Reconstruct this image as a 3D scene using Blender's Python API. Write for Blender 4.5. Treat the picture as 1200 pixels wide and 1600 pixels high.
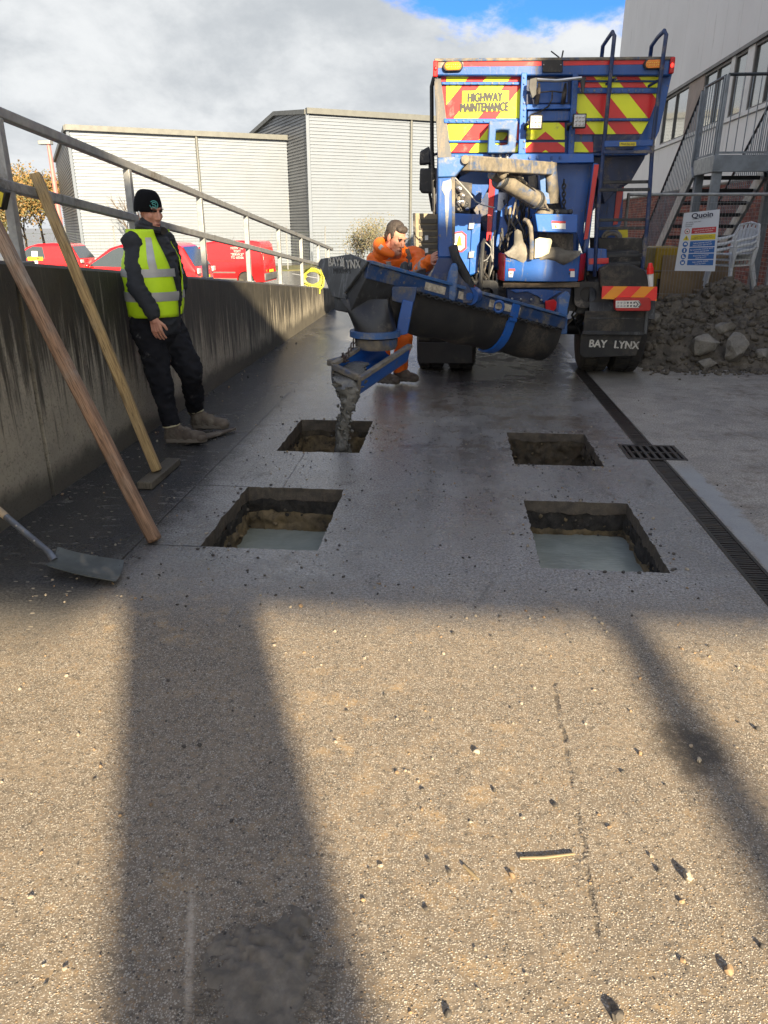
import bpy, bmesh, math, random
from mathutils import Vector as V, Matrix, noise
R = math.radians
for o in list(bpy.data.objects): bpy.data.objects.remove(o)
S = bpy.context.scene
COL = S.collection
random.seed(7)

# ------------------------------------------------------------------ camera
FPX, PITCH, YAW, CAMH = 1150.0, R(21.15), R(5.15), 1.6
cam = bpy.data.cameras.new('camera'); camo = bpy.data.objects.new('camera', cam); COL.objects.link(camo)
camo.location = (0, 0, CAMH); camo.rotation_euler = (R(90) - PITCH, 0, YAW)
cam.sensor_fit = 'VERTICAL'; cam.sensor_height = 24.0; cam.lens = 24.0 * FPX / 1600.0
cam.clip_start = 0.05; cam.clip_end = 3000
S.camera = camo

# ------------------------------------------------------------------ exposure, sun, sky
SUN_EL, SUN_AZ = R(20), R(21.9)          # light travels towards (-sin az, cos az)
LDIR = V((-math.sin(SUN_AZ) * math.cos(SUN_EL), math.cos(SUN_AZ) * math.cos(SUN_EL), -math.sin(SUN_EL)))
S.view_settings.view_transform = 'Standard'; S.view_settings.look = 'None'
S.view_settings.gamma = 1.0; S.view_settings.exposure = 1.90; S.view_settings.use_curve_mapping = False
sun = bpy.data.lights.new('sun', 'SUN'); sun.energy = 4.5; sun.angle = R(0.55); sun.color = (1.0, 0.82, 0.56)
suno = bpy.data.objects.new('sun', sun); COL.objects.link(suno)
suno.rotation_euler = LDIR.to_track_quat('-Z', 'Y').to_euler(); suno.location = (10, -30, 30)


class Ex:                                 # tiny expression wrapper over shader Math nodes
    def __init__(s, g, sock): s.g, s.s = g, sock
    def _b(s, op, o, rev=False):
        n = s.g.nt.nodes.new('ShaderNodeMath'); n.operation = op
        a, b = (o, s) if rev else (s, o)
        for i, q in enumerate((a, b)):
            if isinstance(q, Ex): s.g.nt.links.new(q.s, n.inputs[i])
            else: n.inputs[i].default_value = q
        return Ex(s.g, n.outputs[0])
    def __add__(s, o): return s._b('ADD', o)
    __radd__ = __add__
    def __sub__(s, o): return s._b('SUBTRACT', o)
    def __rsub__(s, o): return s._b('SUBTRACT', o, True)
    def __mul__(s, o): return s._b('MULTIPLY', o)
    __rmul__ = __mul__
    def __truediv__(s, o): return s._b('DIVIDE', o)
    def mx(s, o): return s._b('MAXIMUM', o)
    def mn(s, o): return s._b('MINIMUM', o)
    def mod(s, o): return s._b('FLOORED_MODULO', o)
    def gt(s, o): return s._b('GREATER_THAN', o)
    def lt(s, o): return s._b('LESS_THAN', o)
    def pw(s, o): return s._b('POWER', o)
    def ab(s): return s._b('ABSOLUTE', 0.0)
    def ss(s, a, b):                      # smoothstep from a (0) to b (1)
        n = s.g.nt.nodes.new('ShaderNodeMapRange'); n.interpolation_type = 'SMOOTHSTEP'
        if a > b: a, b, t0, t1 = b, a, 1.0, 0.0
        else: t0, t1 = 0.0, 1.0
        s.g.nt.links.new(s.s, n.inputs['Value'])
        n.inputs['From Min'].default_value = a; n.inputs['From Max'].default_value = b
        n.inputs['To Min'].default_value = t0; n.inputs['To Max'].default_value = t1
        return Ex(s.g, n.outputs['Result'])


class Graph:
    def __init__(s, nt): s.nt = nt
    def new(s, t): return s.nt.nodes.new(t)
    def link(s, a, b): s.nt.links.new(a.s if isinstance(a, Ex) else a, b)
    def put(s, sock, v):
        if isinstance(v, Ex): s.nt.links.new(v.s, sock)
        elif isinstance(v, bpy.types.NodeSocket): s.nt.links.new(v, sock)
        elif isinstance(v, (tuple, list)) and len(v) == 3 and sock.type == 'RGBA': sock.default_value = (*v, 1)
        else: sock.default_value = v
    def pos(s):
        n = s.new('ShaderNodeNewGeometry'); return n.outputs['Position']
    def obj(s): return s.new('ShaderNodeTexCoord').outputs['Object']
    def xyz(s, vec):
        n = s.new('ShaderNodeSeparateXYZ'); s.link(vec, n.inputs[0]); return [Ex(s, q) for q in n.outputs]
    def vec(s, x, y, z):
        n = s.new('ShaderNodeCombineXYZ')
        for i, q in enumerate((x, y, z)): s.put(n.inputs[i], q)
        return n.outputs[0]
    def scl(s, vec, sc, off=(0, 0, 0)):
        n = s.new('ShaderNodeMapping'); s.link(vec, n.inputs[0])
        n.inputs['Scale'].default_value = sc if isinstance(sc, tuple) else (sc, sc, sc)
        n.inputs['Location'].default_value = off
        return n.outputs[0]
    def noise(s, vec, scale, detail=4, rough=0.6, dist=0.0, out='Fac'):
        n = s.new('ShaderNodeTexNoise'); s.link(vec, n.inputs['Vector'])
        n.inputs['Scale'].default_value = scale; n.inputs['Detail'].default_value = detail
        n.inputs['Roughness'].default_value = rough; n.inputs['Distortion'].default_value = dist
        return Ex(s, n.outputs[0]) if out == 'Fac' else n.outputs['Color']
    def voro(s, vec, scale, feature='F1', rnd=1.0):
        n = s.new('ShaderNodeTexVoronoi'); n.feature = feature; s.link(vec, n.inputs['Vector'])
        n.inputs['Scale'].default_value = scale; n.inputs['Randomness'].default_value = rnd
        return Ex(s, n.outputs['Distance']), n.outputs.get('Color')
    def mix(s, f, a, b):
        n = s.new('ShaderNodeMix'); n.data_type = 'RGBA'; n.clamp_factor = True
        s.put(n.inputs[0], f); s.put(n.inputs[6], a); s.put(n.inputs[7], b)
        return n.outputs[2]
    def fmix(s, f, a, b):
        n = s.new('ShaderNodeMix'); n.data_type = 'FLOAT'; n.clamp_factor = True
        s.put(n.inputs[0], f); s.put(n.inputs[2], a); s.put(n.inputs[3], b)
        return Ex(s, n.outputs[0])
    def mulc(s, a, b):
        n = s.new('ShaderNodeMix'); n.data_type = 'RGBA'; n.blend_type = 'MULTIPLY'; n.inputs[0].default_value = 1
        s.put(n.inputs[6], a); s.put(n.inputs[7], b); return n.outputs[2]
    def bump(s, h, strength=0.5, dist=0.01):
        n = s.new('ShaderNodeBump'); n.inputs['Strength'].default_value = strength; n.inputs['Distance'].default_value = dist
        s.link(h, n.inputs['Height']); return n.outputs[0]


W = bpy.data.worlds.new('World'); S.world = W; W.use_nodes = True
nt = W.node_tree; nt.nodes.clear(); g = Graph(nt)
sky = nt.nodes.new('ShaderNodeTexSky'); sky.sky_type = 'NISHITA'; sky.sun_disc = False
sky.sun_elevation = SUN_EL; sky.sun_rotation = math.pi - SUN_AZ      # behind the camera, to the right
sky.air_density = 1.0; sky.dust_density = 0.6; sky.ozone_density = 1.5
tc = nt.nodes.new('ShaderNodeTexCoord').outputs['Generated']
dx, dy, dz = g.xyz(tc)
den = dz.mx(0.0) + 0.42
cp = g.vec(dx / den, dy / den, 0.0)                                  # cloud sheet seen in perspective
CL_OFF = (3.1, 1.7, 0.4)
cl1 = g.noise(g.scl(cp, 1.0, CL_OFF), 1.0, 8, 0.58, 0.25)
cl2 = g.noise(g.scl(cp, 1.0, (7.7, 2.2, 5)), 3.6, 8, 0.62, 0.15)
# blue gap: a broad clearing to the north-east of the yard, ragged by the noise
gapd = (((dx / den - 0.11) / 0.30).pw(2.0) + ((dy / den - 1.38) / 0.24).pw(2.0)).pw(0.5) + (cl2 - 0.5) * 1.5 + (cl1 - 0.5) * 0.5 - 0.22
cover = cl1 * 0.9 + cl2 * 0.40 + gapd.ss(0.35, 1.25) * 0.46 - 0.36 - dz.ss(0.34, 0.80) * 0.205
cmask = cover.ss(0.40, 0.62)
shade = g.noise(g.scl(cp, 1.0, (1.3, 9.2, 2)), 1.9, 8, 0.60, 0.2)
ccol = g.mix((shade * 0.80 + cl2 * 0.35).ss(0.40, 0.64), (1.50, 1.60, 1.70), (2.40, 2.46, 2.50))
sv = V((math.sin(SUN_AZ) * math.cos(SUN_EL), -math.cos(SUN_AZ) * math.cos(SUN_EL), math.sin(SUN_EL)))
tows = (dx * sv.x + dy * sv.y + dz * sv.z).ss(-0.1, 1.0) * 0.8 + 1.0       # cloud brightens towards the veiled sun
ccol = g.mulc(ccol, g.vec(tows, tows, tows))
skyc = g.mix(cmask, g.mulc(sky.outputs[0], (0.12, 0.28, 0.62)), ccol)
bg = nt.nodes.new('ShaderNodeBackground'); nt.links.new(skyc, bg.inputs[0]); bg.inputs[1].default_value = 0.10
wo = nt.nodes.new('ShaderNodeOutputWorld'); nt.links.new(bg.outputs[0], wo.inputs[0])

# ------------------------------------------------------------------ survey helpers: photograph ray -> point of the place
_f = V((-math.sin(YAW) * math.cos(PITCH), math.cos(YAW) * math.cos(PITCH), -math.sin(PITCH)))
_r = V((math.cos(YAW), math.sin(YAW), 0)); _u = _r.cross(_f); _o = V((0, 0, CAMH))
def ray(x, y): return _f + _r * ((x - 600) / FPX) - _u * ((y - 800) / FPX)
def at(x, y, Y): d = ray(x, y); return _o + d * (Y / d.y)              # on the vertical plane at distance Y
def atz(x, y, z=0.0): d = ray(x, y); return _o + d * ((z - CAMH) / d.z)
def atx(x, y, X): d = ray(x, y); return _o + d * (X / d.x)
def atp(x, y, p, n): d = ray(x, y); return _o + d * ((p - _o).dot(n) / d.dot(n))

# ------------------------------------------------------------------ mesh helpers
class MB:
    def __init__(s): s.v = []; s.f = []; s.m = []; s.cur = 0
    def mat(s, i): s.cur = i; return s
    def add(s, vs, fs):
        o = len(s.v); s.v += [V(q) for q in vs]; s.f += [tuple(i + o for i in q) for q in fs]; s.m += [s.cur] * len(fs); return s
    def box(s, x0, x1, y0, y1, z0, z1):
        return s.add([(x, y, z) for z in (z0, z1) for y in (y0, y1) for x in (x0, x1)],
                     [(0, 2, 3, 1), (4, 5, 7, 6), (0, 1, 5, 4), (2, 6, 7, 3), (0, 4, 6, 2), (1, 3, 7, 5)])
    def obox(s, c, a, b, d):
        c = V(c); a = V(a); b = V(b); d = V(d)
        return s.add([c + a * i + b * j + d * k for k in (-1, 1) for j in (-1, 1) for i in (-1, 1)],
                     [(0, 2, 3, 1), (4, 5, 7, 6), (0, 1, 5, 4), (2, 6, 7, 3), (0, 4, 6, 2), (1, 3, 7, 5)])
    def bar(s, p0, p1, w, h=None, up=(0, 0, 1)):
        p0 = V(p0); p1 = V(p1); h = w if h is None else h; d = p1 - p0; a = d.normalized(); u = V(up)
        if abs(a.dot(u)) > 0.98: u = V((0, 1, 0))
        sd = a.cross(u).normalized(); u2 = sd.cross(a)
        return s.obox((p0 + p1) / 2, sd * w / 2, d / 2, u2 * h / 2)
    def tube(s, pts, r, n=8, cap=True, closed=False):
        pts = [V(p) for p in pts]; k = len(pts); rs = r if isinstance(r, (list, tuple)) else [r] * k
        vs = []; fs = []; ref = None
        for i, p in enumerate(pts):
            if closed: t = pts[(i + 1) % k] - pts[i - 1]
            else: t = pts[min(i + 1, k - 1)] - pts[max(i - 1, 0)]
            t = t.normalized() if t.length > 1e-9 else V((0, 0, 1))
            if ref is None:
                ref = V((0, 0, 1)) if abs(t.z) < 0.9 else V((1, 0, 0))
            a = t.cross(ref)
            if a.length < 1e-6: a = t.cross(V((0.3, 1, 0.2)))
            a.normalize(); b = a.cross(t).normalized(); ref = b
            for j in range(n):
                w = 2 * math.pi * j / n; vs.append(p + (a * math.cos(w) + b * math.sin(w)) * rs[i])
        for i in range(k if closed else k - 1):
            for j in range(n):
                fs.append((i * n + j, i * n + (j + 1) % n, ((i + 1) % k) * n + (j + 1) % n, ((i + 1) % k) * n + j))
        if cap and not closed:
            fs.append(tuple(range(n))); fs.append(tuple((k - 1) * n + j for j in reversed(range(n))))
        return s.add(vs, fs)
    def cyl(s, p0, p1, r, r1=None, n=16): return s.tube([p0, p1], [r, r if r1 is None else r1], n)
    def prism(s, poly, vec):
        poly = [V(p) for p in poly]; vec = V(vec); n = len(poly)
        return s.add(poly + [p + vec for p in poly],
                     [tuple(range(n)), tuple(n + i for i in reversed(range(n)))] + [(i, (i + 1) % n, n + (i + 1) % n, n + i) for i in range(n)])
    def px(s, pts, Y0, dY):                                           # outline on the plane Y0, dY deep
        return s.prism([at(x, y, Y0) for x, y in pts], (0, dY, 0))
    def loft(s, rings, closed=True, cap=True):
        k = len(rings[0]); vs = [p for q in rings for p in q]; fs = []
        for i in range(len(rings) - 1):
            for j in range(k if closed else k - 1):
                fs.append((i * k + j, i * k + (j + 1) % k, (i + 1) * k + (j + 1) % k, (i + 1) * k + j))
        if cap and closed:
            fs.append(tuple(reversed(range(k)))); fs.append(tuple((len(rings) - 1) * k + j for j in range(k)))
        return s.add(vs, fs)
    def ell(s, c, r, M=None, nu=14, nv=10):
        c = V(c); r = (r, r, r) if not isinstance(r, (tuple, list)) else r
        vs = []; fs = []
        def tr(p): q = V((p[0] * r[0], p[1] * r[1], p[2] * r[2])); return c + (M @ q if M is not None else q)
        vs.append(tr((0, 0, 1)))
        for i in range(1, nv):
            t = math.pi * i / nv
            for j in range(nu):
                w = 2 * math.pi * j / nu; vs.append(tr((math.sin(t) * math.cos(w), math.sin(t) * math.sin(w), math.cos(t))))
        vs.append(tr((0, 0, -1)))
        for j in range(nu):
            fs.append((0, 1 + j, 1 + (j + 1) % nu)); b = 1 + (nv - 2) * nu; fs.append((len(vs) - 1, b + (j + 1) % nu, b + j))
        for i in range(nv - 2):
            for j in range(nu):
                a = 1 + i * nu; fs.append((a + j, a + nu + j, a + nu + (j + 1) % nu, a + (j + 1) % nu))
        return s.add(vs, fs)
    def cap2(s, p0, p1, r0, r1, n=12):                                # tapered capsule
        p0 = V(p0); p1 = V(p1); d = (p1 - p0); a = d.normalized(); pts = []; rs = []
        for k in range(5):
            w = math.pi / 2 * (1 - k / 4); pts.append(p0 - a * r0 * math.sin(w)); rs.append(max(r0 * math.cos(w), 1e-4))
        for k in range(5):
            w = math.pi / 2 * k / 4; pts.append(p1 + a * r1 * math.sin(w)); rs.append(max(r1 * math.cos(w), 1e-4))
        return s.tube(pts, rs, n)
    def lathe(s, prof, c, axis=(0, 0, 1), n=24):                      # closed ring profile or open profile of (radius, height)
        a = V(axis).normalized(); c = V(c); b = a.orthogonal().normalized(); d = a.cross(b)
        rings = []
        for r, h in prof: rings.append([c + a * h + (b * math.cos(2 * math.pi * j / n) + d * math.sin(2 * math.pi * j / n)) * max(r, 1e-4) for j in range(n)])
        return s.loft(rings)
    def mesh(s, name, recalc=True, smooth=None):
        me = bpy.data.meshes.new(name); me.from_pydata([tuple(p) for p in s.v], [], s.f)
        me.polygons.foreach_set('material_index', s.m)
        if recalc:
            bm = bmesh.new(); bm.from_mesh(me); bmesh.ops.recalc_face_normals(bm, faces=bm.faces); bm.to_mesh(me); bm.free()
        if smooth is not None:
            me.polygons.foreach_set('use_smooth', [True] * len(me.polygons)); me.set_sharp_from_angle(angle=R(smooth))
        me.update(); return me
    def build(s, name, mats, parent=None, smooth=35, bevel=0, local=False, recalc=True, seg=2):
        if parent is not None and not local:
            w = wl(parent); s.v = [p - w for p in s.v]
        o = bpy.data.objects.new(name, s.mesh(name, recalc, smooth)); COL.objects.link(o)
        for m in (mats if isinstance(mats, (list, tuple)) else [mats]): o.data.materials.append(m)
        if parent is not None: o.parent = parent
        if bevel:
            b = o.modifiers.new('bevel', 'BEVEL'); b.width = bevel; b.segments = seg; b.limit_method = 'ANGLE'; b.angle_limit = R(40)
        return o


def wl(o):
    w = V((0, 0, 0))
    while o is not None: w += o.location; o = o.parent
    return w
def tag(o, label=None, cat=None, group=None, kind=None):
    for k, v in (('label', label), ('category', cat), ('group', group), ('kind', kind)):
        if v: o[k] = v
    return o
def thing(name, label, cat, loc=(0, 0, 0), group=None, rotz=0.0):
    o = bpy.data.objects.new(name, None); COL.objects.link(o); o.location = loc; o.rotation_euler = (0, 0, rotz)
    o.empty_display_size = 0.1; return tag(o, label, cat, group)
def copy_tree(o, parent=None):
    c = o.copy(); COL.objects.link(c); c.parent = parent
    for ch in list(o.children): copy_tree(ch, c)
    return c
def share(name, mesh, loc, parent=None, rot=None, scale=None):        # another object on the same mesh data
    o = bpy.data.objects.new(name, mesh); COL.objects.link(o); o.location = loc; o.parent = parent
    if rot is not None: o.rotation_euler = rot
    if scale is not None: o.scale = scale
    return o
def clip(poly, a, b, c):                                              # keep a*x+b*y<=c
    out = []
    for i in range(len(poly)):
        p, q = poly[i], poly[(i + 1) % len(poly)]; dp = a * p[0] + b * p[1] - c; dq = a * q[0] + b * q[1] - c
        if dp <= 0: out.append(p)
        if dp * dq < 0:
            t = dp / (dp - dq); out.append((p[0] + (q[0] - p[0]) * t, p[1] + (q[1] - p[1]) * t))
    return out
def text_mesh(txt, size, align='CENTER', extrude=0.0, space=1.0, bold=0.0, lines=1.0):
    c = bpy.data.curves.new('t', 'FONT'); c.body = txt; c.size = size; c.align_x = align; c.align_y = 'CENTER'
    c.extrude = extrude; c.space_character = space; c.offset = bold; c.space_line = lines; c.resolution_u = 3
    o = bpy.data.objects.new('t', c); COL.objects.link(o)
    dg = bpy.context.evaluated_depsgraph_get(); me = bpy.data.meshes.new_from_object(o.evaluated_get(dg))
    bpy.data.objects.remove(o); bpy.data.curves.remove(c); return me
def lettering(txt, size, c, xdir, up, mat, parent, sx=1.0, bold=0.0, space=1.0, lines=1.0, name='lettering', align='CENTER'):
    me = text_mesh(txt, size, align, 0.0004, space, 0.0, lines)
    if bold:
        vs0 = [v.co.copy() for v in me.vertices]; fs0 = [tuple(p.vertices) for p in me.polygons]; tot = MB()
        for q, (ox, oy) in enumerate(((0, 0), (bold, 0), (-bold, 0), (0, bold * .6), (0, -bold * .6))): tot.add([p + V((ox / sx, oy, q * .0009)) for p in vs0], fs0)
        bpy.data.meshes.remove(me); me = tot.mesh('lettering', recalc=False)
    x = V(xdir).normalized(); u = V(up); u = (u - x * u.dot(x)).normalized(); n = x.cross(u)
    w = V(c) - wl(parent)
    for v in me.vertices: v.co = w + x * v.co.x * sx + u * v.co.y + n * v.co.z
    o = bpy.data.objects.new(name, me); COL.objects.link(o); me.materials.append(mat); o.parent = parent; return o
def remesh(mb, voxel, smooth=4, fac=0.5):                             # one continuous skin over overlapping volumes
    o = bpy.data.objects.new('t', mb.mesh('t')); COL.objects.link(o)
    m = o.modifiers.new('r', 'REMESH'); m.mode = 'VOXEL'; m.voxel_size = voxel; m.use_smooth_shade = True
    if smooth: q = o.modifiers.new('s', 'SMOOTH'); q.iterations = smooth; q.factor = fac
    dg = bpy.context.evaluated_depsgraph_get(); me = bpy.data.meshes.new_from_object(o.evaluated_get(dg))
    out = MB(); out.add([v.co.copy() for v in me.vertices], [tuple(p.vertices) for p in me.polygons])
    od = o.data; bpy.data.objects.remove(o); bpy.data.meshes.remove(od); bpy.data.meshes.remove(me); return out
def nz(p, s=1.0): return noise.noise(V(p) * s)

# ------------------------------------------------------------------ materials
MATS = {}
def pm(name, c1, c2=None, rough=0.5, rvar=0.12, scale=3.0, metal=0.0, bump=0.0, bscale=60.0, dirt=None, damt=0.0, dscale=2.5,
       coat=0.0, spec=0.5, streak=False, emit=None, local=False, fine=0.0, trans=0.0, chips=0.0):
    if name in MATS: return MATS[name]
    m = bpy.data.materials.new(name); m.use_nodes = True; nt = m.node_tree; g = Graph(nt)
    b = nt.nodes['Principled BSDF']; P = g.obj() if local else g.pos()
    n1 = g.noise(P, scale, 5, 0.6)
    c2 = c2 or tuple(min(1, q * 0.72) for q in c1)
    col = g.mix(n1.ss(0.32, 0.68), c1, c2); rg = n1 * (2 * rvar) + (rough - rvar)
    if fine:
        n3 = g.noise(P, bscale * 2.2, 2, 0.5); col = g.mix((n3 - 0.5) * fine + 0.5, g.mulc(col, (0.55,) * 3), g.mulc(col, (1.4,) * 3))
    if chips:
        nc = g.noise(P, 16, 6, 0.75, 0.3); kc = nc.ss(0.665 - chips * 0.06, 0.69 - chips * 0.06); col = g.mix(kc, col, (0.16, 0.15, 0.14)); rg = g.fmix(kc, rg, 0.8)
    if dirt:
        PP = g.scl(P, (6.0, 6.0, 0.7)) if streak else P
        n2 = g.noise(PP, dscale, 8, 0.68, 0.4)
        k = n2.ss(0.62 - damt * 0.35, 0.80 - damt * 0.35); n4 = g.noise(P, 45, 4, 0.7); k = k * n4.ss(0.25, 0.6)
        col = g.mix(k, col, dirt); rg = g.fmix(k, rg, 0.9)
    g.put(b.inputs['Base Color'], col); g.put(b.inputs['Roughness'], rg)
    b.inputs['Metallic'].default_value = metal; b.inputs['Coat Weight'].default_value = coat; b.inputs['Specular IOR Level'].default_value = spec
    b.inputs['Coat Roughness'].default_value = 0.15
    if trans: b.inputs['Transmission Weight'].default_value = trans
    if bump: nt.links.new(g.bump(g.noise(P, bscale, 5, 0.65), 0.6, bump), b.inputs['Normal'])
    if emit: b.inputs['Emission Color'].default_value = (*emit[0], 1); b.inputs['Emission Strength'].default_value = emit[1]
    MATS[name] = m; return m

MUD = (0.20, 0.175, 0.145); CEM = (0.30, 0.285, 0.26)
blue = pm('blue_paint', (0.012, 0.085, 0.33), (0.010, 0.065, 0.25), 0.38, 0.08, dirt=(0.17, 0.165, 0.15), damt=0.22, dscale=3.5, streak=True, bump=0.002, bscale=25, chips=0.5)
blue_bright = pm('blue_paint_bright', (0.012, 0.11, 0.45), (0.012, 0.095, 0.38), 0.36, 0.08, dirt=(0.19, 0.18, 0.165), damt=0.26, dscale=4, chips=0.35, bump=0.001, bscale=30)  # brighter, more saturated copy of the lorry blue
blue_worn = pm('blue_paint_worn', (0.025, 0.11, 0.32), (0.05, 0.10, 0.22), 0.5, 0.1, dirt=(0.24, 0.235, 0.22), damt=0.45, dscale=5.5, bump=0.002, bscale=40)
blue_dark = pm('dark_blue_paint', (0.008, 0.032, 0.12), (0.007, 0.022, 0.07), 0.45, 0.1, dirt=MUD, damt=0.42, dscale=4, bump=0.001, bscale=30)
cem_metal = pm('cement_caked_steel', (0.225, 0.195, 0.15), (0.115, 0.105, 0.088), 0.85, 0.08, scale=12, bump=0.006, bscale=45, dirt=(0.03, 0.08, 0.20), damt=0.40, dscale=6)
black = pm('black_steel', (0.018, 0.018, 0.020), (0.010, 0.010, 0.012), 0.5, 0.12, dirt=MUD, damt=0.35, dscale=4, bump=0.001, bscale=40)
black_dirty = pm('dusty_black_steel', (0.035, 0.038, 0.042), (0.018, 0.018, 0.02), 0.55, 0.12, scale=6, dirt=(0.15, 0.155, 0.155), damt=0.25, dscale=3, streak=True)
rubber = pm('black_rubber', (0.016, 0.016, 0.017), (0.03, 0.029, 0.027), 0.7, 0.12, scale=5, bump=0.003, bscale=30, dirt=(0.10, 0.085, 0.065), damt=0.38, dscale=3)
rubber_grey = pm('grey_rubber_skirt', (0.19, 0.175, 0.15), (0.10, 0.095, 0.085), 0.8, 0.1, scale=7, bump=0.004, bscale=30, dirt=CEM, damt=0.4)
red_ref = pm('red_reflective', (0.62, 0.015, 0.02), (0.52, 0.012, 0.018), 0.32, 0.05, dirt=MUD, damt=0.18, dscale=5)
yel_ref = pm('yellow_reflective', (0.78, 0.82, 0.012), (0.70, 0.76, 0.012), 0.34, 0.05, dirt=MUD, damt=0.18, dscale=5)
orange_ref = pm('orange_reflective', (0.85, 0.33, 0.01), (0.78, 0.28, 0.01), 0.35, 0.05)
red_bright = pm('bright_red_board', (0.85, 0.03, 0.02), (0.78, 0.025, 0.02), 0.35, 0.05)
white_pt = pm('white_print', (0.78, 0.78, 0.76), (0.70, 0.70, 0.68), 0.5, 0.05)
black_pt = pm('black_print', (0.015, 0.015, 0.015), (0.02, 0.02, 0.02), 0.5, 0.05)
red_pt = pm('red_print', (0.55, 0.03, 0.04), None, 0.45, 0.05)
yel_pt = pm('yellow_print', (0.75, 0.62, 0.03), None, 0.45, 0.05)
blue_pt = pm('blue_print', (0.02, 0.13, 0.42), (0.02, 0.12, 0.38), 0.45, 0.05)
blue_mud = pm('muddy_blue_paint', (0.012, 0.05, 0.16), (0.010, 0.034, 0.10), 0.42, 0.1, dirt=(0.13, 0.12, 0.10), damt=0.46, dscale=6, bump=0.002, bscale=40, chips=0.8)
galv = pm('galvanised_steel', (0.36, 0.37, 0.37), (0.26, 0.27, 0.275), 0.5, 0.1, scale=14, metal=0.45, bump=0.0006, bscale=80, dirt=(0.12, 0.10, 0.08), damt=0.22)
galv_dark = pm('grey_painted_steel', (0.22, 0.25, 0.28), (0.16, 0.18, 0.20), 0.5, 0.1, scale=6, metal=0.2, dirt=(0.10, 0.08, 0.06), damt=0.2)
dark_steel = pm('dark_stair_steel', (0.035, 0.042, 0.05), (0.025, 0.028, 0.032), 0.5, 0.1, metal=0.3)
glass_dark = pm('dark_glass', (0.03, 0.04, 0.045), (0.025, 0.035, 0.04), 0.06, 0.02, spec=0.9, coat=0.6)
red_paint = pm('red_van_paint', (0.62, 0.012, 0.014), (0.56, 0.010, 0.012), 0.22, 0.05, coat=0.7)
grey_plastic = pm('grey_plastic', (0.10, 0.105, 0.11), (0.075, 0.08, 0.08), 0.6, 0.1)
tyre = pm('tyre_rubber', (0.020, 0.020, 0.021), (0.035, 0.032, 0.028), 0.8, 0.08, scale=8, bump=0.003, bscale=60, dirt=(0.09, 0.08, 0.06), damt=0.4)
alloy = pm('wheel_steel', (0.42, 0.42, 0.42), (0.32, 0.32, 0.32), 0.4, 0.1, metal=0.6)
chrome = pm('bright_steel', (0.55, 0.55, 0.55), None, 0.3, 0.08, metal=0.9)
lamp_red = pm('red_lens', (0.45, 0.006, 0.008), (0.38, 0.005, 0.006), 0.35, 0.05)
lamp_lit = pm('lit_red_lens', (0.6, 0.01, 0.01), None, 0.2, 0.04, emit=((1.0, 0.03, 0.02), 1.2))
lamp_amber = pm('amber_lens', (0.78, 0.24, 0.008), (0.68, 0.19, 0.008), 0.25, 0.05, coat=0.5)
lamp_clear = pm('clear_lens', (0.62, 0.62, 0.60), (0.45, 0.45, 0.45), 0.2, 0.05, coat=0.6)
# ================================================================== ground
PITS = [(-1.31, -0.67, 3.52, 4.50), (-1.31, -0.67, 5.34, 6.33), (0.485, 1.12, 3.41, 4.40), (0.485, 1.12, 5.16, 6.05)]
CHAN = (1.465, 1.60); GUL = (1.33, 1.765, 5.36, 5.75)
YARD = -0.8
def gz(y): return 0.0 if y <= 17 else YARD * min(1.0, (y - 17) / 8.0)

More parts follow.
